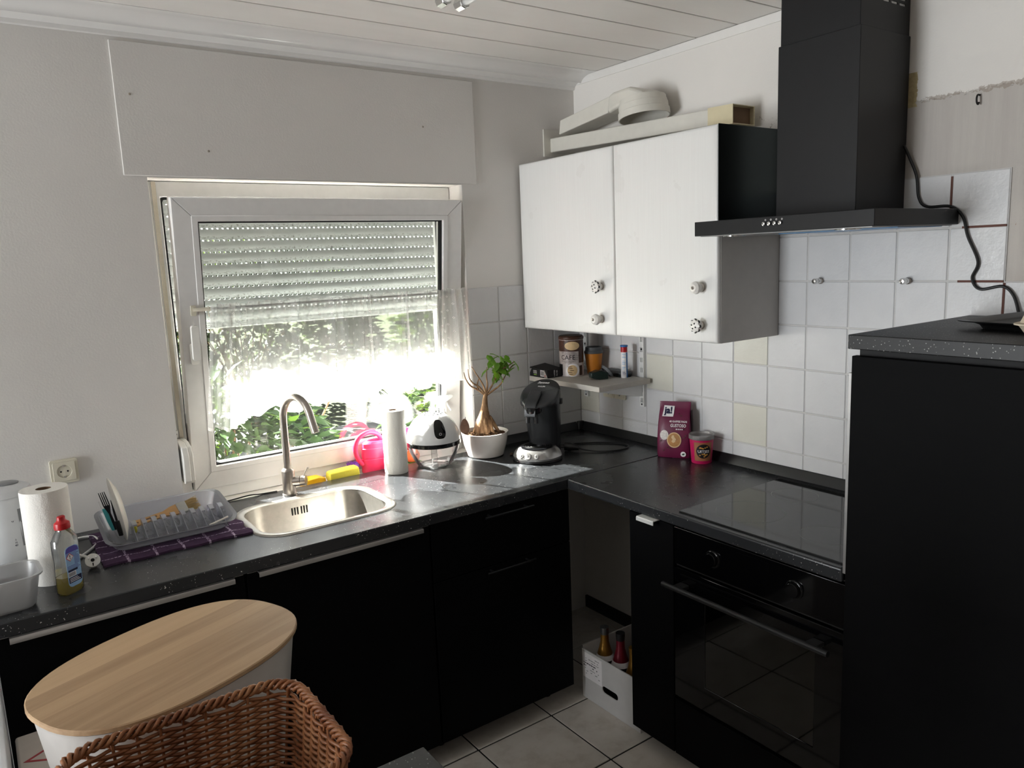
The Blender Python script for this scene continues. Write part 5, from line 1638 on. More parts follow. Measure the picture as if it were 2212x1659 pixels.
# its power cable and plug
cbp = thing('coffee_machine_cable', 'black power cable looped on the worktop behind the coffee machine', 'cable', (-0.2, -0.3, ZC))
lp = [(-0.366, -0.222, ZC + 0.008), (-0.345, -0.214, ZC + 0.006), (-0.32, -0.22, ZC + 0.005), (-0.25, -0.24, ZC + 0.004), (-0.16, -0.30, ZC + 0.004), (-0.105, -0.385, ZC + 0.004), (-0.125, -0.445, ZC + 0.004), (-0.20, -0.455, ZC + 0.004), (-0.265, -0.415, ZC + 0.004), (-0.300, -0.360, ZC + 0.008), (-0.313, -0.340, ZC + 0.014)]
MB().tube(smooth_path(lp, 8), 0.0034, 10).build('cable', 'cable_black', cbp)
plg = MB().tube([(-0.311, -0.342, ZC + 0.015), (-0.325, -0.325, ZC + 0.017), (-0.335, -0.313, ZC + 0.019), (-0.350, -0.294, ZC + 0.020)], [0.010, 0.013, 0.018, 0.018], 16).build('plug', 'black_plastic', cbp)
for s_ in (-1, 1):
    MB().tube([(-0.350 + s_ * 0.0075, -0.294 + s_ * 0.006, ZC + 0.020), (-0.361 + s_ * 0.0075, -0.280 + s_ * 0.006, ZC + 0.020)], 0.0024, 8).build('plug_pin', 'chrome', plg)
tag(MB().lathe([(0.0, 0.0), (0.008, 0.002), (0.006, 0.008), (0.0, 0.011)], (-0.556, -0.190, ZC + 0.0003), 7, 1.2, 0.8).build('dry_leaf_bit', 'brown_leaf'), 'small dry brown leaf crumb on the worktop beside the bonsai bowl', 'leaf crumb')

# ------------------------------------------------------------------ coffee pad bag
bg = thing('coffee_pad_bag', 'wine-red foil bag of coffee pads leaning against the tiles', 'coffee bag', (-0.082, -0.672, ZC), math.radians(-58), local=True)
# own axes: front face -y, x right
fr_, bk_ = [], []
prf = [(0.0, 0.067, 0.034), (0.012, 0.069, 0.038), (0.07, 0.068, 0.040), (0.13, 0.066, 0.034), (0.165, 0.064, 0.022), (0.188, 0.062, 0.010), (0.200, 0.062, 0.003), (0.222, 0.062, 0.002)]
rings = []
for z, w, d in prf:
    rg_ = []
    for k in range(40):
        t = 2 * PI * k / 40
        e_ = 5.0
        x = abs(math.cos(t)) ** (2 / e_) * (1 if math.cos(t) >= 0 else -1) * w
        y = abs(math.sin(t)) ** (2 / e_) * (1 if math.sin(t) >= 0 else -1) * d
        wob = 0.0022 * math.sin(z * 130 + 5 * t) * min(1, z * 20) * (0 if z > 0.19 else 1)
        rg_.append((x, y * (1 + wob * 20) + 0.012 * (z / 0.2) ** 2, z + 0.0008))
    rings.append(rg_)
bag = MB().loft(rings).build('foil_bag', 'bag_wine', bg, smooth=50)
def bag_y(z):
    for i in range(len(prf) - 1):
        if prf[i][0] <= z <= prf[i + 1][0]:
            t = (z - prf[i][0]) / (prf[i + 1][0] - prf[i][0])
            return -(prf[i][2] + t * (prf[i + 1][2] - prf[i][2])) + 0.012 * (z / 0.2) ** 2
    return -0.002
def bag_patch(name, pts, mat, lift, parent=bag):
    """flat print that follows the curved front of the bag"""
    mb = MB()
    f_ = [(x, bag_y(z) - lift, z) for x, z in pts]
    g_ = [(x, bag_y(z) - lift + 0.0006, z) for x, z in pts]
    n = len(pts)
    tr_ = tessellate_polygon([[Vector((p[0], p[1], 0)) for p in pts]])
    mb.add(f_ + g_, [tuple(t) for t in tr_] + [(i, (i + 1) % n, (i + 1) % n + n, i + n) for i in range(n)])
    return mb.build(name, mat, parent, smooth=0)
def bag_text(txt, size, x, z, mat, lift=0.0045, **kw):
    tb = text_mb(txt, size, 0.0002, **kw)
    tb.v = [(x + p[0], bag_y(z + p[1]) - lift + p[2], z + p[1]) for p in tb.v]
    return tb.build('lettering', mat, bag, smooth=0)
bag_patch('logo_square', [(-0.048, 0.166), (-0.004, 0.166), (-0.002, 0.180), (-0.002, 0.190), (-0.0015, 0.205), (-0.043, 0.207), (-0.044, 0.190), (-0.046, 0.180)], 'print_white', 0.0030)
bag_text('ja!', 0.034, -0.024, 0.1885, 'print_navy', 0.0050, bold=0.0012)
bag_text('40 KAFFEE PADS', 0.0098, 0.018, 0.148, 'print_white', bold=0.0002)
bag_text('GUSTOSO', 0.0165, 0.019, 0.1325, 'print_white', bold=0.0003, sx=0.82)
for k in range(5):
    bag_patch('strength_dot', circ(0.012 + 0.0075 * k, 0.1185, 0.0026, 10), 'print_white' if k < 4 else 'bag_dark', 0.0035)
bag_patch('cup_rim', circ(0.004, 0.075, 0.0285, 32, 0.031), 'print_cream', 0.0036)
bag_patch('cup_coffee', circ(0.004, 0.0755, 0.0245, 32, 0.027), 'print_coffee', 0.0046)
bag_patch('cup_milk', [(-0.004, 0.094), (0.002, 0.096), (0.006, 0.086), (0.012, 0.080), (0.008, 0.068), (0.000, 0.064), (-0.006, 0.070), (-0.002, 0.078), (-0.007, 0.086)], 'print_cream', 0.0056)
bag_patch('silver_pad', circ(-0.036, 0.094, 0.0165, 24, 0.0195), 'print_silver', 0.0030)
bag_patch('round_seal', circ(0.040, 0.019, 0.0108, 24), 'print_white', 0.0036)
bag_patch('seal_frog', [(0.034, 0.017), (0.038, 0.022), (0.045, 0.023), (0.046, 0.019), (0.041, 0.015)], 'print_green', 0.0046)
for x, z in ((0.020, 0.178), (0.028, 0.170), (-0.050, 0.070), (-0.022, 0.044), (-0.012, 0.040), (-0.038, 0.032), (0.042, 0.086), (0.048, 0.094)):
    bag_patch('bean_print', circ(x, z, 0.0035, 8, 0.0024), 'print_brown', 0.0032)
# dark printed side with small lettering
sd_p = []
MB().prism([[(0.0685, 0.10), (0.0687, 0.15), (0.066, 0.188), (0.0665, 0.192), (0.0698, 0.150), (0.0698, 0.095)]], 'y', -0.012, 0.020).build('side_print', 'bag_dark', bag, smooth=0)
for k in range(12):
    MB().box((0.0692, -0.018, 0.022 + 0.003 * k), (0.0696, 0.012 - 0.004 * (k % 3), 0.0235 + 0.003 * k)).build('side_text_line', 'print_white', bag, smooth=0)

# nut cup beside it
nc = thing('snack_tub', 'pink snack tub with clear lid beside the coffee bag', 'snack tub', (-0.078, -0.806, ZC))
nx, ny = -0.078, -0.806
MB().lathe([(0.0375, 0.0005), (0.039, 0.003), (0.046, 0.096)], (nx, ny, ZC), 40).build('tub_wall', 'tub_pink', nc)
MB().lathe([(0.0478, 0.0962), (0.0495, 0.098), (0.0495, 0.112), (0.048, 0.114), (0.045, 0.114), (0.043, 0.106), (0.0, 0.106)], (nx, ny, ZC), 40).build('clear_lid', 'lid_clear', nc)
MB().lathe([(0.041, 0.1000), (0.041, 0.1045), (0.0, 0.1045)], (nx, ny, ZC), 32).build('contents', 'print_brown', nc)
af = math.atan2(-0.74, -0.67) + 0.06
def tub_patch(name, pts, mat, lift, parent):
    mb = MB()
    n = len(pts)
    q = [(x, z, lift) for x, z in pts] + [(x, z, lift - 0.0004) for x, z in pts]
    tr_ = tessellate_polygon([[Vector((p[0], p[1], 0)) for p in pts]])
    mb.add(q, [tuple(t) for t in tr_] + [(i, (i + 1) % n, (i + 1) % n + n, i + n) for i in range(n)])
    wrap_cyl(mb, (nx, ny), ZC, 0.0390, af, 0.0755)
    return mb.build(name, mat, parent, smooth=0)
kp = []
for k in range(11): kp.append((-0.034 + 0.0068 * k, 0.012))
for k in range(11): kp.append((0.034 - 0.0068 * k, 0.086))
def grid_patch(name, x0, x1, z0, z1, mat, lift, parent, c=(nx, ny), r=0.0390, a0=af, tp=0.0755, zb=ZC):
    mb = MB()
    mb.grid(lambda u, v: (x0 + (x1 - x0) * u, z0 + (z1 - z0) * v, lift), 12, 4)
    mb.uv = None
    wrap_cyl(mb, c, zb, r, a0, tp)
    return mb.build(name, mat, parent, smooth=60)
kr = grid_patch('kraft_print', -0.033, 0.030, 0.014, 0.088, 'tub_kraft', 0.0007, nc)
def disc_patch(name, cx_, cz_, rx, rz, mat, lift, parent, c, r, a0, tp, zb, n=28):
    mb = MB()
    rs = []
    for s_ in (1.0, 0.66, 0.33, 0.02):
        rs.append([(cx_ + rx * s_ * math.cos(2 * PI * k / n), cz_ + rz * s_ * math.sin(2 * PI * k / n), lift) for k in range(n)])
    mb.loft(rs, False, True)
    wrap_cyl(mb, c, zb, r, a0, tp)
    return mb.build(name, mat, parent, smooth=60)
dk = disc_patch('round_logo', 0.0, 0.053, 0.0255, 0.0285, 'print_black', 0.0011, kr, (nx, ny), 0.039, af, 0.0755, ZC)
random.seed(9)
for k in range(16):
    a = random.uniform(0, 2 * PI)
    zz = 0.053 + math.copysign(random.uniform(0.011, 0.022), math.sin(a))
    xx = random.uniform(-0.015, 0.015)
    disc_patch('nut_print', xx, zz, 0.0035, 0.0026, 'print_gold', 0.0014, kr, (nx, ny), 0.039, af, 0.0755, ZC, 8)
tb = text_mb('UITJES', 0.0145, 0.0001, bold=0.0005)
tb.v = [(x, z, 0.0018 + y * 0) for x, z, y in tb.v]
wrap_cyl(tb, (nx, ny), ZC + 0.052, 0.0390, af, 0.0755)
for i_, p in enumerate(tb.v):
    pass
tb.v = [(nx + (p[0] - nx) * 1.10, ny + (p[1] - ny) * 1.10, p[2]) for p in tb.v]
tb.build('lettering', 'print_white', kr, smooth=0)

# ------------------------------------------------------------------ things on the small shelf
ZS = 1.2087
tn = thing('coffee_tin', 'tall printed coffee tin with brown lid on the small shelf', 'tin', (-0.172, -0.140, ZS))
tx, tyy = -0.172, -0.140
MB().lathe([(0.0535, 0.0003), (0.0545, 0.003), (0.0540, 0.005), (0.0540, 0.160), (0.0545, 0.163)], (tx, tyy, ZS), 48).build('tin_wall', 'tin_photo', tn)
MB().lathe([(0.0555, 0.1632), (0.0565, 0.165), (0.0565, 0.174), (0.054, 0.177), (0.051, 0.180), (0.0, 0.180)], (tx, tyy, ZS), 48).build('lid', 'print_brown', tn)
tf = math.atan2(-0.72, -0.69)
TCY = ((tx, tyy), 0.0540, tf, 0.0, ZS)
def tin_grid(name, x0, x1, z0, z1, mat, lift=0.0005):
    return grid_patch(name, x0, x1, z0, z1, mat, lift, tn, TCY[0], TCY[1], TCY[2], TCY[3], TCY[4])
tin_grid('coffee_bean_print', -0.075, 0.095, 0.112, 0.161, 'print_brown')
tin_grid('coffee_bean_print', 0.038, 0.095, 0.060, 0.112, 'print_brown')
tin_grid('dark_print', -0.075, -0.040, 0.004, 0.055, 'print_black')
tin_grid('dark_print', 0.040, 0.060, 0.004, 0.048, 'print_brown')
disc_patch('cake_print', 0.008, 0.137, 0.034, 0.019, 'print_cream', 0.0010, tn, *TCY[0:1], TCY[1], TCY[2], TCY[3], TCY[4])
disc_patch('saucer_print', 0.010, 0.029, 0.030, 0.030, 'print_white', 0.0008, tn, *TCY[0:1], TCY[1], TCY[2], TCY[3], TCY[4])
disc_patch('cappuccino_print', 0.007, 0.028, 0.022, 0.024, 'print_cream', 0.0012, tn, *TCY[0:1], TCY[1], TCY[2], TCY[3], TCY[4])
random.seed(4)
for k in range(5):
    disc_patch('chocolate_print', 0.007 + random.uniform(-0.012, 0.012), 0.012 + 0.008 * k, 0.011, 0.0016, 'print_brown', 0.0015, tn, *TCY[0:1], TCY[1], TCY[2], TCY[3], TCY[4], 10)
def tin_text(txt, size, x, z, **kw):
    t2 = text_mb(txt, size, 0.0001, align='LEFT', **kw)
    t2.v = [(x + p[0], p[1], 0.0009) for p in t2.v]
    wrap_cyl(t2, (tx, tyy), ZS + z, 0.0540, tf, 0.0)
    t2.build('lettering', 'print_black', tn, smooth=0)
tin_text('CAFE', 0.029, -0.047, 0.085)
tin_text('CAFE AU LAIT MOKKA', 0.0065, -0.044, 0.107)
tin_text('LATTE MACCHIATO', 0.0065, -0.030, 0.1005)
tin_text('CAFE AU LAIT', 0.0058, 0.008, 0.093)
tin_text('ESPRESSO', 0.0062, 0.008, 0.084)
tin_text('MOKKA', 0.0058, 0.012, 0.076)
tin_text('CAFE AU LAIT MACCHIATO', 0.0055, -0.046, 0.069)
tin_text('CAPPUCCINO', 0.0055, -0.030, 0.0625)
cu_ = thing('travel_cup', 'mustard travel cup with grey lid on the small shelf', 'cup', (-0.073, -0.178, ZS))
ux, uy = -0.073, -0.178
MB().lathe([(0.029, 0.0003), (0.030, 0.002), (0.0405, 0.092)], (ux, uy, ZS), 36).build('cup_wall', 'cup_mustard', cu_)
MB().lathe([(0.0425, 0.0922), (0.0435, 0.094), (0.0435, 0.100), (0.041, 0.102), (0.038, 0.106), (0.0365, 0.120), (0.034, 0.121), (0.031, 0.112), (0.0, 0.111)], (ux, uy, ZS), 36).build('lid', 'cup_grey', cu_)
tu = thing('tablet_tube', 'slim effervescent tablet tube with blue cap and red band on the shelf', 'tablet tube', (-0.075, -0.377, ZS))
vx, vy = -0.075, -0.377
MB().lathe([(0.0138, 0.0003), (0.0142, 0.001), (0.0142, 0.112)], (vx, vy, ZS), 28).build('tube_wall', 'print_white', tu)
MB().lathe([(0.0144, 0.112), (0.0144, 0.134)], (vx, vy, ZS), 28).build('red_band', 'red_cap', tu)
MB().lathe([(0.0150, 0.1342), (0.0165, 0.136), (0.0165, 0.140), (0.0155, 0.142), (0.0, 0.142)], (vx, vy, ZS), 28).build('cap', 'print_blue', tu)
vf = math.atan2(-0.80, -0.60)
grid_patch('blue_print', 0.008, 0.022, 0.002, 0.111, 'print_blue', 0.0003, tu, (vx, vy), 0.0142, vf, 0.0, ZS)
random.seed(6)
for k in range(14):
    zz = 0.010 + 0.0071 * k
    if k in (6, 10): continue
    grid_patch('text_line', -0.0105, random.uniform(0.000, 0.006), zz, zz + (0.003 if k % 3 else 0.0015), 'print_navy' if k < 4 else 'label_blue', 0.0004, tu, (vx, vy), 0.0142, vf, 0.0, ZS)
# black glasses case, open filter holder, filter paper box
gc = thing('black_case', 'flat black case lying at the back of the small shelf', 'case', (-0.055, -0.30, ZS), math.radians(88), local=True)
MB().loft([rr3(0.165, 0.052, 0.018, 0.0004), rr3(0.172, 0.058, 0.020, 0.006), rr3(0.172, 0.058, 0.020, 0.014)]).build('case_bottom', 'case_black', gc)
MB().loft([rr3(0.174, 0.060, 0.020, 0.0145), rr3(0.174, 0.060, 0.020, 0.020), rr3(0.160, 0.048, 0.018, 0.024)]).build('case_lid', 'cup_grey', gc)
fh = thing('coffee_scoop', 'dark green coffee scoop with round grey rim lying on the shelf front', 'coffee scoop', (-0.165, -0.318, ZS), math.radians(-20), local=True)
MB().lathe([(0.026, 0.0), (0.030, 0.004), (0.033, 0.010), (0.030, 0.011), (0.026, 0.006), (0.024, 0.003)], n=32, cap0=False, cap1=False).xf(Matrix.Translation((0.030, 0.0, 0.026)) @ Matrix.Rotation(math.radians(50), 4, 'Y')).build('round_rim', 'cup_grey', fh)
MB().loft([[(0.030, -0.026, 0.0010), (0.030, 0.026, 0.0010), (0.030, 0.026, 0.030), (0.030, -0.026, 0.030)], [(-0.010, -0.026, 0.0006), (-0.010, 0.026, 0.0006), (-0.010, 0.026, 0.038), (-0.010, -0.026, 0.038)], [(-0.045, -0.016, 0.008), (-0.045, 0.016, 0.008), (-0.045, 0.016, 0.030), (-0.045, -0.016, 0.030)]]).build('scoop_body', 'dark_green', fh, bevel=0.003)
fb = thing('filter_box', 'flat black box of coffee filters at the left end of the shelf', 'box', (-0.250, -0.076, ZS), math.radians(0), local=True)
MB().hexa([(-0.060, -0.062, 0.0004), (0.028, -0.062, 0.0004), (0.028, 0.066, 0.0004), (-0.060, 0.066, 0.0004), (-0.060, -0.062, 0.037), (0.028, -0.062, 0.037), (0.028, 0.066, 0.050), (-0.060, 0.066, 0.041)]).build('box_body', 'print_black', fb, bevel=0.001, bseg=1)
def fb_patch(nm, pts, mat, lift=0.0006):
    MB().prism([pts], 'x', -0.0600 - lift, -0.0598).build(nm, mat, fb, smooth=0)
fb_patch('barcode_panel', [(-0.012, 0.006), (-0.038, 0.006), (-0.038, 0.033), (-0.012, 0.033)], 'print_white')
for k in range(8):
    fb_patch('bar', [(-0.014 - 0.003 * k, 0.009), (-0.0152 - 0.003 * k - 0.0004 * (k % 3), 0.009), (-0.0152 - 0.003 * k - 0.0004 * (k % 3), 0.030), (-0.014 - 0.003 * k, 0.030)], 'print_black', 0.0009)
fb_patch('grey_corner', [(-0.040, 0.036), (-0.0615, 0.003), (-0.040, 0.003)], 'print_silver')
fb_patch('pale_corner', [(0.064, 0.036), (0.052, 0.036), (0.065, 0.014)], 'print_silver')
fb_patch('green_print', [(0.036, 0.008), (0.016, 0.008), (0.016, 0.012), (0.036, 0.012)], 'print_lightgreen')
for tx_, sz, mt, yy, zz in (('KAFFEE-', 0.0075, 'print_white', 0.026, 0.026), ('FILTER', 0.0085, 'print_white', 0.026, 0.018), ('SE', 0.011, 'print_red', -0.047, 0.009)):
    t2 = text_mb(tx_, sz, 0.0001, bold=0.0001)
    t2.xf(frame((-0.0607, yy, zz), (0, -1, 0), (0, 0, 1)))
    t2.build('lettering', mt, fb, smooth=0)
for tx_, xx in (('KAFFEE', -0.020), ('FILTER', -0.006)):
    t2 = text_mb(tx_, 0.009, 0.0001)
    t2.xf(frame((xx, -0.0626, 0.019), (0.0, 0, 1), (-1, 0, 0)))
    t2.build('lettering', 'print_white', fb, smooth=0)

# ------------------------------------------------------------------ left end of the worktop
# kettle
kt = thing('electric_kettle', 'white electric kettle at the left edge behind the paper roll', 'kettle', (-2.340, -0.222, ZC))
kx, ky = -2.340, -0.222
MB().lathe([(0.078, 0.0005), (0.082, 0.004), (0.084, 0.030)], (kx, ky, ZC), 40).build('power_base', 'kettle_white', kt)
MB().lathe([(0.0845, 0.0305), (0.087, 0.034), (0.088, 0.070), (0.083, 0.150), (0.077, 0.215), (0.074, 0.222)], (kx, ky, ZC), 44).build('jug', 'kettle_white', kt)
MB().lathe([(0.0755, 0.2225), (0.0765, 0.226), (0.072, 0.240), (0.050, 0.250), (0.0, 0.254)], (kx, ky, ZC), 44).build('lid', 'kettle_white', kt)
MB().lathe([(0.034, 0.2515), (0.034, 0.2545), (0.030, 0.256), (0.0, 0.2565)], (kx + 0.012, ky - 0.008, ZC), 32, 1.0, 0.75).build('lid_button', 'grey_plastic', kt)
kf = math.radians(-86)
# water gauge window and scale
grid_patch('water_gauge', 0.030, 0.044, 0.085, 0.190, 'grey_plastic', 0.0016, kt, (kx, ky), 0.0912, kf, -0.0665, ZC)
for tx_, zz in (('MAX', 0.158), ('1,7 L', 0.151), ('1,5 L', 0.136), ('1,25 L', 0.121), ('1,0 L', 0.107), ('0,75 L', 0.098), ('MIN', 0.091)):
    t2 = text_mb(tx_, 0.0075, 0.0001, bold=0.00015)
    t2.v = [(0.014 + p[0], zz + p[1], 0.0014) for p in t2.v]
    wrap_cyl(t2, (kx, ky), ZC, 0.0912, kf, -0.0665)
    t2.build('scale_lettering', 'print_navy', kt, smooth=0)
MB().tube([(kx + 0.04, ky - 0.0745, ZC + 0.052), (kx + 0.044, ky - 0.082, ZC + 0.050), (kx + 0.050, ky - 0.088, ZC + 0.049)], 0.006, 10).build('switch_lever', 'chrome', kt)
MB().tube(smooth_path([(kx - 0.07, ky + 0.01, ZC + 0.20), (kx - 0.125, ky + 0.01, ZC + 0.20), (kx - 0.135, ky + 0.01, ZC + 0.12), (kx - 0.115, ky + 0.01, ZC + 0.06), (kx - 0.08, ky + 0.01, ZC + 0.05)], 5), 0.011, 12).build('handle', 'kettle_white', kt)
# kettle cable with plug
kc = thing('kettle_cable', 'white power cable with plug lying on the worktop beside the dish rack', 'cable', (-2.15, -0.30, ZC))
pq = Vector((-2.152, -0.385, ZC + 0.025))
path = [(-2.249, -0.190, ZC + 0.012), (-2.225, -0.15, ZC + 0.008), (-2.18, -0.09, ZC + 0.006), (-2.125, -0.085, ZC + 0.005), (-2.110, -0.13, ZC + 0.004), (-2.128, -0.20, ZC + 0.005), (-2.19, -0.29, ZC + 0.006), (-2.232, -0.315, ZC + 0.012), (-2.222, -0.30, ZC + 0.026), (-2.195, -0.315, ZC + 0.033), (-2.172, -0.345, ZC + 0.032), (-2.160, -0.366, ZC + 0.030)]
MB().tube(smooth_path(path, 6), 0.0038, 10).build('cable', 'cable_white', kc)
fd = Vector((-0.10, -0.78, 0.50)).normalized()      # plug face turned up to the camera
up_ = Vector((0, 0, 1))
xr = fd.cross(up_).normalized() * -1
M4 = frame(pq, (1, -0.10, 0), (0.10, 0.55, 0.80))
plg = MB().lathe([(0.012, -0.026), (0.016, -0.022), (0.0165, -0.004), (0.0195, -0.003), (0.0195, 0.003), (0.018, 0.004), (0, 0.004)], n=28).xf(M4).build('plug', 'cable_white', kc)
for s_ in (-1, 1):
    MB().tube([(s_ * 0.0095, 0.004, 0.004), (s_ * 0.0095, 0.004, 0.020)], 0.0022, 8).xf(M4).build('plug_pin', 'chrome', plg)
MB().lathe([(0.005, 0.0045), (0.005, 0.0052), (0.0028, 0.0052)], n=16, cap0=False, cap1=True).xf(M4).build('plug_socket', 'socket_hole', plg)
MB().box((-0.0014, -0.0165, 0.0040), (0.0014, -0.008, 0.0052)).xf(M4).build('earth_slot', 'socket_hole', plg, smooth=0)
MB().tube([tuple(M4 @ Vector((0, 0.016, -0.006))), (-2.158, -0.368, ZC + 0.032)], [0.0065, 0.0048], 10).build('strain_relief', 'cable_white', plg)
# dish soap bottle
so = thing('dish_soap_bottle', 'clear dish soap bottle with red cap and yellow liquid at the worktop front', 'soap bottle', (-2.222, -0.520, ZC), math.radians(38), local=True)
def sring(w, d, z, e_=3.2):
    out = []
    for k in range(32):
        t = 2 * PI * k / 32
        out.append((abs(math.cos(t)) ** (2 / e_) * math.copysign(1, math.cos(t)) * w, abs(math.sin(t)) ** (2 / e_) * math.copysign(1, math.sin(t)) * d, z))
    return out
MB().loft([sring(0.030, 0.018, 0.0005), sring(0.034, 0.020, 0.005), sring(0.0335, 0.0195, 0.05), sring(0.032, 0.0185, 0.085), sring(0.0345, 0.0195, 0.125), sring(0.0335, 0.019, 0.145), sring(0.022, 0.0155, 0.163), sring(0.016, 0.0145, 0.169), sring(0.016, 0.0145, 0.174)]).build('bottle_wall', 'bottle_clear', so, smooth=50)
MB().loft([sring(0.0285, 0.0165, 0.0025), sring(0.0325, 0.0185, 0.007), sring(0.0322, 0.0182, 0.048)]).build('yellow_liquid', 'soap_yellow', so, smooth=50)
MB().loft([sring(0.0185, 0.0165, 0.1742, 2.5), sring(0.019, 0.017, 0.180, 2.5), sring(0.018, 0.016, 0.190, 2.5), sring(0.013, 0.011, 0.194, 2.5), sring(0.010, 0.008, 0.199, 2.5), sring(0.010, 0.008, 0.206, 2.5), sring(0.008, 0.006, 0.208, 2.5)]).build('flip_cap', 'red_cap', so, smooth=40)
lbl = MB().prism([rrect(-0.0215, 0.020, 0.0215, 0.128, 0.012, 5)], 'y', -0.0208, -0.0200).build('back_label', 'label_blue', so, smooth=0)
MB().prism([[(-0.0205, 0.112), (0.0205, 0.112), (0.017, 0.123), (0.008, 0.1275), (-0.008, 0.1275), (-0.017, 0.123)]], 'y', -0.0212, -0.0207).build('label_top', 'label_violet', lbl, smooth=0)
random.seed(8)
for k in range(14):
    zz = 0.109 - k * 0.0034
    if 3 < k < 10:
        MB().box((0.004, -0.0212, zz), (0.0195, -0.0207, zz + 0.0012)).build('text_line', 'label_violet', lbl, smooth=0)
    else:
        MB().box((-0.0195, -0.0212, zz), (random.uniform(0.012, 0.0195), -0.0207, zz + 0.0012)).build('text_line', 'label_violet', lbl, smooth=0)
MB().prism([[(-0.009, 0.0885), (0.0025, 0.100 - 0.0001), (-0.009, 0.1115 - 0.0005), (-0.0205, 0.0999)]], 'y', -0.0213, -0.0207).build('hazard_border', 'print_red', lbl, smooth=0)
MB().prism([[(-0.009, 0.0905), (0.0007, 0.0999), (-0.009, 0.109), (-0.0187, 0.0999)]], 'y', -0.0216, -0.0212).build('hazard_field', 'print_white', lbl, smooth=0)
t2 = text_mb('!', 0.015, 0.0001, bold=0.0004)
t2.xf(frame((-0.009, -0.0218, 0.0999), (1, 0, 0), (0, 0, 1)))
t2.build('lettering', 'print_black', lbl, smooth=0)
MB().box((-0.0195, -0.0214, 0.0475), (0.004, -0.0208, 0.060)).build('barcode_panel', 'print_white', lbl, smooth=0)
for k in range(9):
    MB().box((-0.0185 + 0.0023 * k, -0.0217, 0.049), (-0.0175 + 0.0023 * k, -0.0212, 0.0585)).build('bar', 'print_navy', lbl, smooth=0)
MB().box((-0.0195, -0.0214, 0.031), (0.0195, -0.0208, 0.046)).build('dark_field', 'print_navy', lbl, smooth=0)
for k in range(3):
    MB().box((-0.017, -0.0217, 0.0338 + 0.004 * k), (0.015 - 0.004 * k, -0.0212, 0.0354 + 0.004 * k)).build('text_line', 'print_white', lbl, smooth=0)
MB().box((-0.0185, -0.0214, 0.061), (0.010, -0.0208, 0.0665)).build('coloured_word', 'print_navy', lbl, smooth=0)
# clear plastic tub
pt = thing('plastic_tub', 'translucent plastic food tub at the front left corner of the worktop', 'food tub', (-2.372, -0.520, ZC), math.radians(4), local=True)
o_r = [rr3(0.130, 0.105, 0.030, 0.0006), rr3(0.140, 0.115, 0.034, 0.006), rr3(0.168, 0.140, 0.040, 0.082), rr3(0.182, 0.154, 0.045, 0.083), rr3(0.184, 0.156, 0.045, 0.088), rr3(0.166, 0.138, 0.039, 0.0875), rr3(0.137, 0.112, 0.033, 0.007)]
MB().loft(o_r).build('tub_shell', 'tub_plastic', pt, smooth=45)

# towel, rack, plate, cutlery, brush
tw = MB()
def tow(u, v):
    x = -2.128 + 0.418 * u
    y = -0.402 + 0.335 * v
    if u > 0.92: x += 0.006 * math.sin(v * 22)
    y += 0.005 * math.sin(u * 18) * (1 - v)
    h = 0.007 + 0.0025 * math.sin(u * 26 + v * 9) * math.sin(v * 19 + 1)
    e_ = min(u, 1 - u, v, 1 - v)
    if e_ < 0.04: h = 0.0035 + (h - 0.0035) * (e_ / 0.04) ** 0.5 + 0.003 * (0.04 - e_) / 0.04
    return (x, y, ZC + 0.0005 + max(0.002, h))
tw.grid(tow, 90, 60)
tw.uv = None
base_n = len(tw.v)
bot = [(x, y, ZC + 0.0004) for x, y, z in tw.v]
nu_, nv_ = 90, 60
idx = [i for i in range(nu_ + 1)] + [j * (nu_ + 1) + nu_ for j in range(1, nv_ + 1)] + [nv_ * (nu_ + 1) + i for i in range(nu_ - 1, -1, -1)] + [j * (nu_ + 1) for j in range(nv_ - 1, 0, -1)]
bb = len(tw.v)
tw.v += [bot[i] for i in idx]
n_ = len(idx)
tw.f += [(idx[i], idx[(i + 1) % n_], bb + (i + 1) % n_, bb + i) for i in range(n_)]
tw.f.append(tuple(bb + i for i in range(n_)))
tag(tw.build('dish_towel', 'towel_purple', smooth=60), 'folded purple checked dish towel under the dish rack', 'towel')
ZT = ZC + 0.0105
dr = thing('dish_rack', 'translucent plastic dish rack standing on the purple towel', 'dish rack', (-1.91, -0.215, ZT))
rx0, rx1, ry0, ry1 = -2.096, -1.742, -0.345, -0.085
def rk_ring(ins, lo, hi, r, th=0.0):
    """rim drops from the tall rear wall to the low front"""
    out = []
    for x, y in rrect(rx0 + ins, ry0 + ins, rx1 - ins, ry1 - ins, r, 6):
        t = (y - ry0) / (ry1 - ry0)
        t = max(0, min(1, t))
        t = t ** 0.8
        out.append((x, y, ZT + lo + (hi - lo) * t))
    return out
MB().loft([rk_ring(0.018, 0.001, 0.001, 0.035), rk_ring(0.010, 0.008, 0.010, 0.04), rk_ring(-0.006, 0.028, 0.066, 0.048), rk_ring(-0.014, 0.029, 0.067, 0.052), rk_ring(-0.014, 0.032, 0.070, 0.052), rk_ring(-0.003, 0.030, 0.068, 0.048), rk_ring(0.013, 0.010, 0.012, 0.038), rk_ring(0.020, 0.003, 0.003, 0.034)]).build('tray', 'rack_plastic', dr, smooth=50)
fin = None
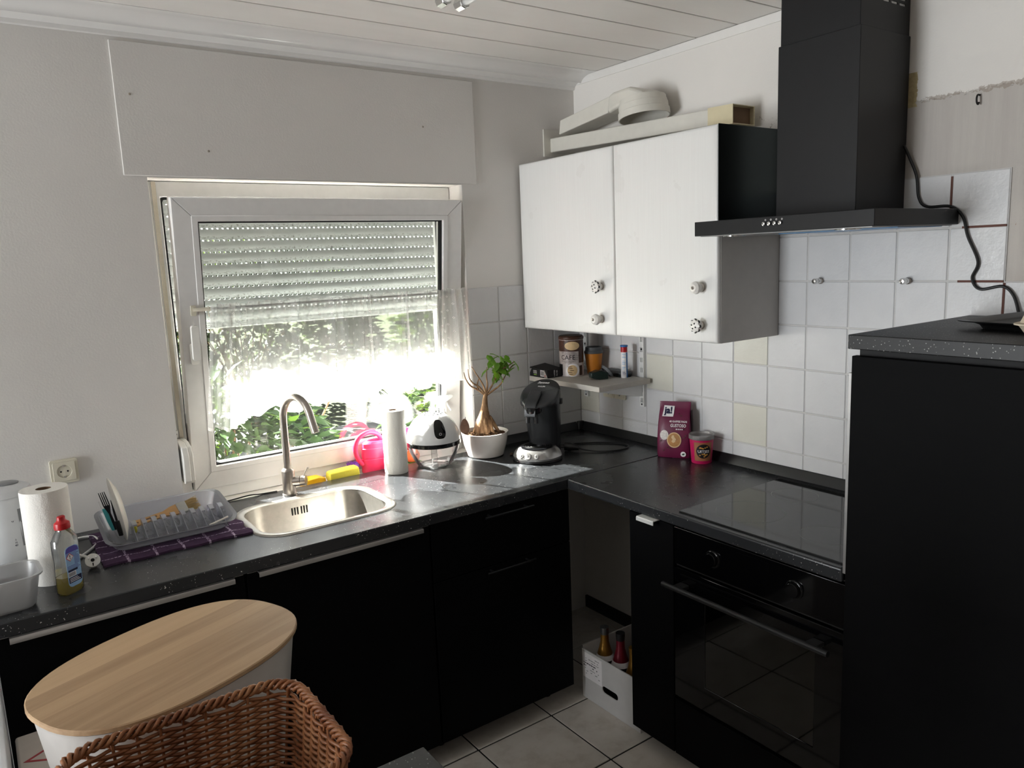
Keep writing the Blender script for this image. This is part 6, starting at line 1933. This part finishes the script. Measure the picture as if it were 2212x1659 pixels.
for k in range(10):
    x = -2.020 + 0.0288 * k
    out = [(-0.322, 0.004), (-0.300, 0.014), (-0.265, 0.030), (-0.235, 0.046), (-0.215, 0.052), (-0.200, 0.052), (-0.196, 0.046), (-0.196, 0.004)]
    inn = [(-0.300, 0.006), (-0.262, 0.024), (-0.232, 0.040), (-0.214, 0.046), (-0.203, 0.046), (-0.203, 0.006)]
    pts_ = [(a, ZT + b_) for a, b_ in out]
    o_ = MB().prism([pts_], 'x', x - 0.0012, x + 0.0012)
    o_.prism([[(a, ZT + b_) for a, b_ in out[3:7]] + [(-0.203, ZT + 0.046), (-0.214, ZT + 0.046), (-0.232, ZT + 0.040)]], 'x', x + 0.0012, x + 0.0125)
    o_.build('plate_fin', 'rack_plastic', dr, smooth=30)
slb = MB()
for k in range(26):
    x = -2.06 + 0.0118 * k
    slb.box((x, -0.190, ZT + 0.0035), (x + 0.004, -0.115, ZT + 0.0052))
slb.build('drain_ribs', 'rack_plastic', dr, smooth=0)
plt_ = thing('dinner_plate', 'white dinner plate standing upright in the dish rack', 'plate', (-2.046, -0.235, ZT + 0.005))
M4 = Matrix.Translation((-2.0435, -0.217, ZT + 0.1035)) @ Matrix.Rotation(math.radians(-8), 4, 'Y') @ Matrix.Rotation(math.radians(90), 4, 'Y') @ Matrix.Rotation(0, 4, 'Z')
MB().lathe([(0.0, 0.0), (0.055, 0.0), (0.062, -0.003), (0.098, -0.013), (0.1000, -0.0125), (0.099, -0.0105), (0.064, 0.002), (0.056, 0.004), (0.0, 0.004)], n=56, cap0=False, cap1=False).xf(M4).build('plate_disc', 'plate_white', plt_, smooth=50)
# cutlery
fk = thing('table_fork', 'dark steel fork standing in the left end of the dish rack', 'fork', (-2.07, -0.20, ZT + 0.03))
def fpt(s_, w, d=0.0):
    o_ = Vector((-2.060, -0.190, ZT + 0.030))
    ax = Vector((-0.22, 0.10, 0.97)).normalized()
    sd_ = Vector((0.80, -0.55, 0.22)).normalized()
    nn = ax.cross(sd_)
    return tuple(o_ + ax * s_ + sd_ * w + nn * d)
MB().loft([[fpt(s_, -w, -0.001), fpt(s_, w, -0.001), fpt(s_, w, 0.001), fpt(s_, -w, 0.001)] for s_, w in ((0.0, 0.0045), (0.03, 0.004), (0.055, 0.003), (0.066, 0.006), (0.076, 0.0095), (0.082, 0.0105))]).build('fork_neck', 'cutlery_dark', fk, smooth=50)
for k in range(4):
    w = -0.0090 + 0.006 * k
    MB().loft([[fpt(s_, w - q, -0.0008), fpt(s_, w + q, -0.0008), fpt(s_, w + q, 0.0008), fpt(s_, w - q, 0.0008)] for s_, q in ((0.0822, 0.0016), (0.11, 0.0013), (0.126, 0.0007))]).build('tine', 'cutlery_dark', fk, smooth=30)
kn = thing('table_knife', 'knife with black handle standing in the dish rack beside the fork', 'knife', (-2.06, -0.21, ZT + 0.02))
def kpt(s_, w, d=0.0):
    o_ = Vector((-2.052, -0.215, ZT + 0.015))
    ax = Vector((-0.14, 0.02, 0.99)).normalized()
    sd_ = Vector((0.80, -0.58, 0.12)).normalized()
    nn = ax.cross(sd_)
    return tuple(o_ + ax * s_ + sd_ * w + nn * d)
MB().loft([[kpt(s_, -w, -0.004), kpt(s_, w, -0.004), kpt(s_, w, 0.004), kpt(s_, -w, 0.004)] for s_, w in ((0.0, 0.006), (0.02, 0.007), (0.05, 0.0065))]).build('knife_handle', 'black_plastic', kn, bevel=0.002)
MB().loft([[kpt(s_, -w, -0.0006), kpt(s_, w, -0.0006), kpt(s_, w * 0.8, 0.0006), kpt(s_, -w, 0.0006)] for s_, w in ((0.0502, 0.004), (0.08, 0.0035), (0.118, 0.0008))]).build('blade', 'cutlery_dark', kn, smooth=30)
te = thing('peeler', 'teal handled peeler with pale blade standing in the dish rack', 'peeler', (-2.08, -0.17, ZT + 0.02))
def ept(s_, w, d=0.0):
    o_ = Vector((-2.065, -0.175, ZT + 0.025))
    ax = Vector((-0.26, 0.12, 0.95)).normalized()
    sd_ = Vector((0.80, -0.58, 0.2)).normalized()
    return tuple(o_ + ax * s_ + sd_ * w + ax.cross(sd_) * d)
MB().loft([[ept(s_, -w, -0.003), ept(s_, w, -0.003), ept(s_, w, 0.003), ept(s_, -w, 0.003)] for s_, w in ((0.0, 0.006), (0.03, 0.0075), (0.075, 0.006))]).build('peeler_handle', 'teal', te, bevel=0.002)
MB().loft([[ept(s_, -0.006 - w, -0.0008), ept(s_, -0.006 + w, -0.0008), ept(s_, -0.006 + w, 0.0008), ept(s_, -0.006 - w, 0.0008)] for s_, w in ((0.0752, 0.0016), (0.10, 0.0012))]).build('peeler_blade', 'print_white', te, smooth=30)
# pastry brush
bs = thing('pastry_brush', 'flat wooden pastry brush with pale bristles lying in the dish rack', 'brush', (-1.90, -0.165, ZT + 0.05))
B0 = Vector((-2.010, -0.178, ZT + 0.030))
B1 = Vector((-1.805, -0.148, ZT + 0.052))
bx_ = (B1 - B0).normalized()
by_ = Vector((0.02, 0.72, 0.69))
by_ = (by_ - bx_ * by_.dot(bx_)).normalized()
M4 = frame(B0, bx_, by_)
hp_ = [(0.0, -0.006), (0.006, -0.0105), (0.05, -0.0085), (0.095, -0.0090), (0.118, -0.0165), (0.138, -0.0185), (0.138, 0.0185), (0.118, 0.0165), (0.095, 0.0090), (0.05, 0.0085), (0.006, 0.0105), (0.0, 0.006)]
slot_ = list(reversed(rrect(0.026, -0.003, 0.072, 0.003, 0.0012, 2)))
MB().prism([hp_, slot_, list(reversed(circ(0.012, 0, 0.003, 10)))], 'z', -0.004, 0.004).xf(M4).build('wooden_handle', 'brush_wood', bs, bevel=0.001, bseg=1)
MB().prism([rrect(0.1382, -0.0200, 0.168, 0.0200, 0.001, 1)], 'z', -0.006, 0.006).xf(M4).build('ferrule', 'ferrule', bs, bevel=0.001)
brs = MB()
random.seed(31)
for k in range(150):
    w = random.uniform(-0.018, 0.018)
    d_ = random.uniform(-0.0045, 0.0045)
    L_ = random.uniform(0.028, 0.042)
    brs.tube([(0.1685, w, d_), (0.1685 + L_ * 0.6, w * 1.1 + random.uniform(-0.002, 0.002), d_ + random.uniform(-0.001, 0.003)), (0.1685 + L_, w * 1.25 + random.uniform(-0.005, 0.005), d_ + random.uniform(-0.003, 0.006))], [0.0007, 0.0007, 0.0004], 4)
o_ = brs.xf(M4).build('bristles', 'bristle', bs)
o_['kind'] = 'stuff'
tag(MB().loft([[(-2.018, -0.205, ZT + 0.0056), (-2.002, -0.205, ZT + 0.0056), (-2.002, -0.190, ZT + 0.0056), (-2.018, -0.190, ZT + 0.0056)], [(-2.024, -0.208, ZT + 0.030), (-2.004, -0.206, ZT + 0.032), (-2.002, -0.188, ZT + 0.030), (-2.022, -0.187, ZT + 0.033)], [(-2.014, -0.204, ZT + 0.044), (-2.006, -0.202, ZT + 0.045), (-2.006, -0.194, ZT + 0.044), (-2.014, -0.194, ZT + 0.045)]]).build('sponge_scrap', 'sponge_yellow', subsurf=2), 'yellow scrap of sponge beside the plate in the dish rack', 'sponge')
tag(MB().tube([(-1.815, -0.318, ZT + 0.020), (-1.770, -0.300, ZT + 0.024), (-1.752, -0.292, ZT + 0.026)], 0.0032, 8).build('wooden_skewer', 'plate_white'), 'pale stick lying along the front right of the dish rack', 'stick')

# ------------------------------------------------------------------ foreground
# low white box with warning sign; bin on it
bxw = thing('white_box', 'low white box with red warning triangle under the oval bin', 'box', (-2.17, -1.14, 0))
MB().box((-2.388, -1.50, 0.0006), (-1.95, -0.775, 0.70)).build('box_body', 'box_white', bxw, bevel=0.006, bseg=2)
w0, w1, w2 = Vector((-2.378, -0.898)), Vector((-2.253, -0.968)), Vector((-2.255, -0.822))
def tri(s_):
    c_ = (w0 + w1 + w2) / 3
    return [tuple(c_ + (p - c_) * s_) for p in (w0, w1, w2)]
MB().prism([tri(1.0), list(reversed(tri(0.86)))], 'z', 0.7002, 0.7008).build('warning_triangle', 'warning_red', bxw, smooth=0)
for k in range(3):
    q = [(-2.325 + 0.018 * k, -0.925), (-2.318 + 0.018 * k, -0.908), (-2.328 + 0.018 * k, -0.892), (-2.320 + 0.018 * k, -0.872)]
    MB().tube(smooth_path([(a, b_, 0.7004) for a, b_ in q], 4), 0.0022, 5).build('warning_wave', 'warning_red', bxw)
# white appliance at the very left
ap2 = thing('white_appliance', 'white appliance edge at the lower left corner of the picture', 'appliance', (-2.72, -1.05, 0))
MB().box((-3.00, -1.40, 0.012), (-2.399, -0.70, 0.865)).build('housing', 'appliance_white', ap2, bevel=0.008, bseg=2)
for xx in (-2.95, -2.45):
    for yy in (-1.35, -0.75):
        MB().tube([(xx, yy, 0.0), (xx, yy, 0.013)], 0.02, 10).build('foot', 'black_plastic', ap2)
# oval bin
bn = thing('oval_bin', 'white oval bin with bamboo lid in front of the left cabinet', 'bin', (-2.111, -1.2295, 0.7005), math.radians(22.4), local=True)
def oval(a, b_, z, e_=2.5, n=64):
    out = []
    for k in range(n):
        t = 2 * PI * k / n
        out.append((abs(math.cos(t)) ** (2 / e_) * math.copysign(1, math.cos(t)) * a, abs(math.sin(t)) ** (2 / e_) * math.copysign(1, math.sin(t)) * b_, z))
    return out
LA, LB = 0.251, 0.1766
MB().loft([oval(LA - 0.052, LB - 0.046, 0.0006), oval(LA - 0.046, LB - 0.040, 0.006), oval(LA - 0.010, LB - 0.008, 0.272), oval(LA - 0.003, LB - 0.002, 0.288)]).build('bin_body', 'bin_white', bn, smooth=50)
MB().loft([oval(LA - 0.003, LB - 0.003, 0.2885), oval(LA, LB, 0.2905), oval(LA, LB, 0.2975), oval(LA - 0.002, LB - 0.002, 0.2995)]).build('bamboo_lid', 'bamboo_lid', bn, smooth=40)
# speckled table at the bottom
tb_ = thing('side_table', 'dark speckled table top at the bottom edge under the basket', 'table', (-2.10, -1.95, 0))
MB().box((-2.62, -2.30, 0.772), (-1.733, -1.531, 0.80)).build('table_top', 'worktop_speckled', tb_, bevel=0.002)
for xx in (-2.58, -1.775):
    for yy in (-2.26, -1.572):
        MB().box((xx - 0.02, yy - 0.02, 0.0005), (xx + 0.02, yy + 0.02, 0.7715)).build('leg', 'black_matt', tb_, bevel=0.002)
# wicker basket
wb_ = thing('wicker_basket', 'brown woven wicker basket on the speckled table in the foreground', 'basket', (-2.158, -1.683, 0.8005), local=True)
BW, BD, BH = 0.174, 0.138, 0.246
def bask(s_, z):
    """point on the flared rounded-rectangle wall: s_ along the perimeter, z height"""
    k = 0.84 + 0.16 * (z / BH)
    w, d, r = BW * k, BD * k, 0.055
    segs = [2 * (w - r), PI * r / 2, 2 * (d - r), PI * r / 2] * 2
    L_ = sum(segs)
    q = (s_ % 1.0) * L_
    cor = [(w - r, -(d - r)), (w - r, d - r), (-(w - r), d - r), (-(w - r), -(d - r))]
    dirs = [(1, 0), (0, 1), (-1, 0), (0, -1)]
    nrm = [(0, -1), (1, 0), (0, 1), (-1, 0)]
    start = [(-(w - r), -d), (w, -(d - r)), (w - r, d), (-w, d - r)]
    i = 0
    for j, sl in enumerate(segs):
        if q <= sl or j == 7:
            break
        q -= sl
    e_ = j // 2
    if j % 2 == 0:
        p = (start[e_][0] + dirs[e_][0] * q, start[e_][1] + dirs[e_][1] * q)
        n2 = nrm[e_]
    else:
        a0 = -PI / 2 + e_ * PI / 2
        a = a0 + q / r
        c_ = cor[e_]
        n2 = (math.cos(a), math.sin(a))
        p = (c_[0] + r * n2[0], c_[1] + r * n2[1])
    return Vector((p[0], p[1], z)), Vector((n2[0], n2[1], 0))
NST = 34
NSEG = NST * 4
weave = MB()
nrow = 44
for rr_ in range(nrow):
    z = 0.010 + rr_ * (BH - 0.026) / (nrow - 1)
    pts_ = []
    for k in range(NSEG):
        p, n2 = bask(k / NSEG, z)
        ph = math.sin(PI * (k / 4.0) + (PI if rr_ % 2 else 0))
        pts_.append(tuple(p + n2 * (0.0042 * ph) + Vector((0, 0, 0.0008 * math.sin(k * 1.3 + rr_)))))
    weave.tube(pts_, 0.0031, 5, closed=True)
o_ = weave.build('woven_strands', 'wicker', wb_, smooth=80)
o_['kind'] = 'stuff'
stk = MB()
for k in range(NST):
    s_ = (k + 0.5) / NST
    pts_ = [tuple(bask(s_, z)[0]) for z in (0.002, 0.06, 0.12, 0.18, BH - 0.006)]
    stk.tube(pts_, 0.0026, 5)
o_ = stk.build('stakes', 'wicker', wb_, smooth=80)
o_['kind'] = 'stuff'
# braided rim: three strands twisting round the edge
for ph in range(3):
    pts_ = []
    n_ = 260
    for k in range(n_):
        p, n2 = bask(k / n_, BH)
        a = 2 * PI * (k / n_) * 30 + ph * 2 * PI / 3
        pts_.append(tuple(p + n2 * (0.0062 * math.cos(a) + 0.002) + Vector((0, 0, 0.0062 * math.sin(a)))))
    MB().tube(pts_, 0.0034, 6, closed=True).build('rim_strand', 'wicker', wb_, smooth=80)
# leaning loops of cane just under the rim
lo_ = MB()
for k in range(NST):
    p0, n0 = bask((k + 0.0) / NST, BH - 0.026)
    p1, n1 = bask((k + 1.3) / NST, BH + 0.004)
    p2, n2 = bask((k + 2.2) / NST, BH - 0.002)
    lo_.tube([tuple(p0 + n0 * 0.006), tuple((p0 + p1) / 2 + n0 * 0.009), tuple(p1 + n1 * 0.009), tuple(p2 - n2 * 0.004)], 0.0030, 5)
o_ = lo_.build('rim_loops', 'wicker', wb_, smooth=80)
o_['kind'] = 'stuff'
bp_ = []
for k in range(60):
    p, n2 = bask(k / 60, 0.002)
    bp_.append((p.x, p.y))
MB().prism([bp_], 'z', 0.0003, 0.004).build('basket_floor', 'wicker', wb_, smooth=0)

# ------------------------------------------------------------------ ceiling lamp whose two rod ends show at the top
lm = thing('ceiling_lamp', 'chrome ceiling lamp with two rods ending at the top of the picture', 'lamp', (-1.395, -1.45, ZW))
for x in (-1.420, -1.373):
    MB().tube([(x, -1.235, 2.3), (x + 0.012, -1.75, 2.300)], 0.0085, 14).build('rod', 'alu_white', lm)
    M4 = frame((x, -1.236, 2.3), (1, 0, 0), (0, 0, 1)) @ Matrix.Scale(-1, 4, (0, 0, 1))
    MB().lathe([(0.0128, -0.018), (0.014, -0.016), (0.014, 0.010), (0.012, 0.013), (0.0, 0.013)], n=8).xf(M4).build('rod_end_cap', 'chrome', lm, smooth=20)
MB().box((-1.435, -1.70, 2.285), (-1.35, -1.76, 2.315)).build('cross_bar', 'chrome', lm, bevel=0.004)
MB().tube([(-1.392, -1.73, 2.315), (-1.392, -1.73, ZW - 0.028)], 0.009, 12).build('stem', 'chrome', lm)
MB().lathe([(0.055, -0.028), (0.06, -0.024), (0.06, -0.001)], (-1.392, -1.73, ZW), 32).build('canopy', 'chrome', lm)

# ------------------------------------------------------------------ outside the window
ground = struct(MB().box((-14, 0.32, -0.55), (14, 40, -0.45)).build('ground_outside', 'paving', origin=(0, 0, 0), smooth=0))
random.seed(11)
struct(MB().box((-14, 2.9, -0.449), (14, 7.0, -0.435)).build('drive_outside', 'drive_paving', origin=(0, 0, 0), smooth=0))
def bush(name, label, cx, cy, z0, rx, ry, rz, nleaf, L, Wd, mat):
    t = thing(name, label, 'bush', (cx, cy, z0))
    st_ = MB()
    tips = []
    for k in range(26):
        a = random.uniform(0, 2 * PI)
        e_ = random.uniform(0.15, 1.0)
        q = (cx + rx * 0.8 * math.cos(a) * e_, cy + ry * 0.8 * math.sin(a) * e_, z0 + rz * random.uniform(0.55, 0.95))
        st_.tube(smooth_path([(cx + 0.08 * math.cos(a), cy + 0.08 * math.sin(a), z0), (cx + 0.4 * (q[0] - cx), cy + 0.4 * (q[1] - cy), z0 + 0.5 * (q[2] - z0)), q], 3), [0.014, 0.012, 0.011, 0.010, 0.009, 0.007, 0.005], 6)
    st_.build('branches', 'bark', t)
    lb_ = MB()
    for k in range(nleaf):
        a = random.uniform(0, 2 * PI)
        ph = math.acos(random.uniform(-0.2, 1))
        rad = random.uniform(0.55, 1.0) ** 0.5
        p = (cx + rx * rad * math.sin(ph) * math.cos(a), cy + ry * rad * math.sin(ph) * math.sin(a), z0 + 0.25 * rz + rz * 0.75 * rad * math.cos(ph) * 1.0)
        if p[1] < 0.42: continue
        d = (math.cos(a) + random.uniform(-0.6, 0.6), math.sin(a) + random.uniform(-0.6, 0.6) - 0.2, random.uniform(-0.5, 0.7))
        leaf_mesh(lb_, p, d, L * random.uniform(0.7, 1.25), Wd * random.uniform(0.8, 1.2), random.uniform(-0.8, 0.8))
    o = lb_.build('leaves', mat, t, smooth=60)
    o['kind'] = 'stuff'
    return t
bush('laurel_bush', 'broad-leaved laurel bush close outside the left part of the window', -1.32, 1.45, -0.45, 0.80, 0.72, 1.62, 4600, 0.13, 0.048, 'bush_leaf')
bush('laurel_bush', 'small-leaved bush outside the right part of the window', 0.50, 1.60, -0.45, 0.95, 0.78, 1.55, 5200, 0.08, 0.032, 'bush_leaf')
bush('hedge_shrub', 'tall pale green shrub farther away beyond the drive, left', 0.8, 8.2, -0.45, 2.0, 1.2, 2.6, 3600, 0.22, 0.11, 'hedge_leaf')
bush('hedge_shrub', 'tall pale green shrub farther away beyond the drive, right', 5.2, 8.4, -0.45, 2.0, 1.2, 2.4, 3600, 0.22, 0.11, 'hedge_leaf')
bush('hedge_shrub', 'tall pale green shrub farther away beyond the drive, far left', -3.6, 8.2, -0.45, 2.0, 1.2, 2.3, 2600, 0.22, 0.11, 'hedge_leaf')
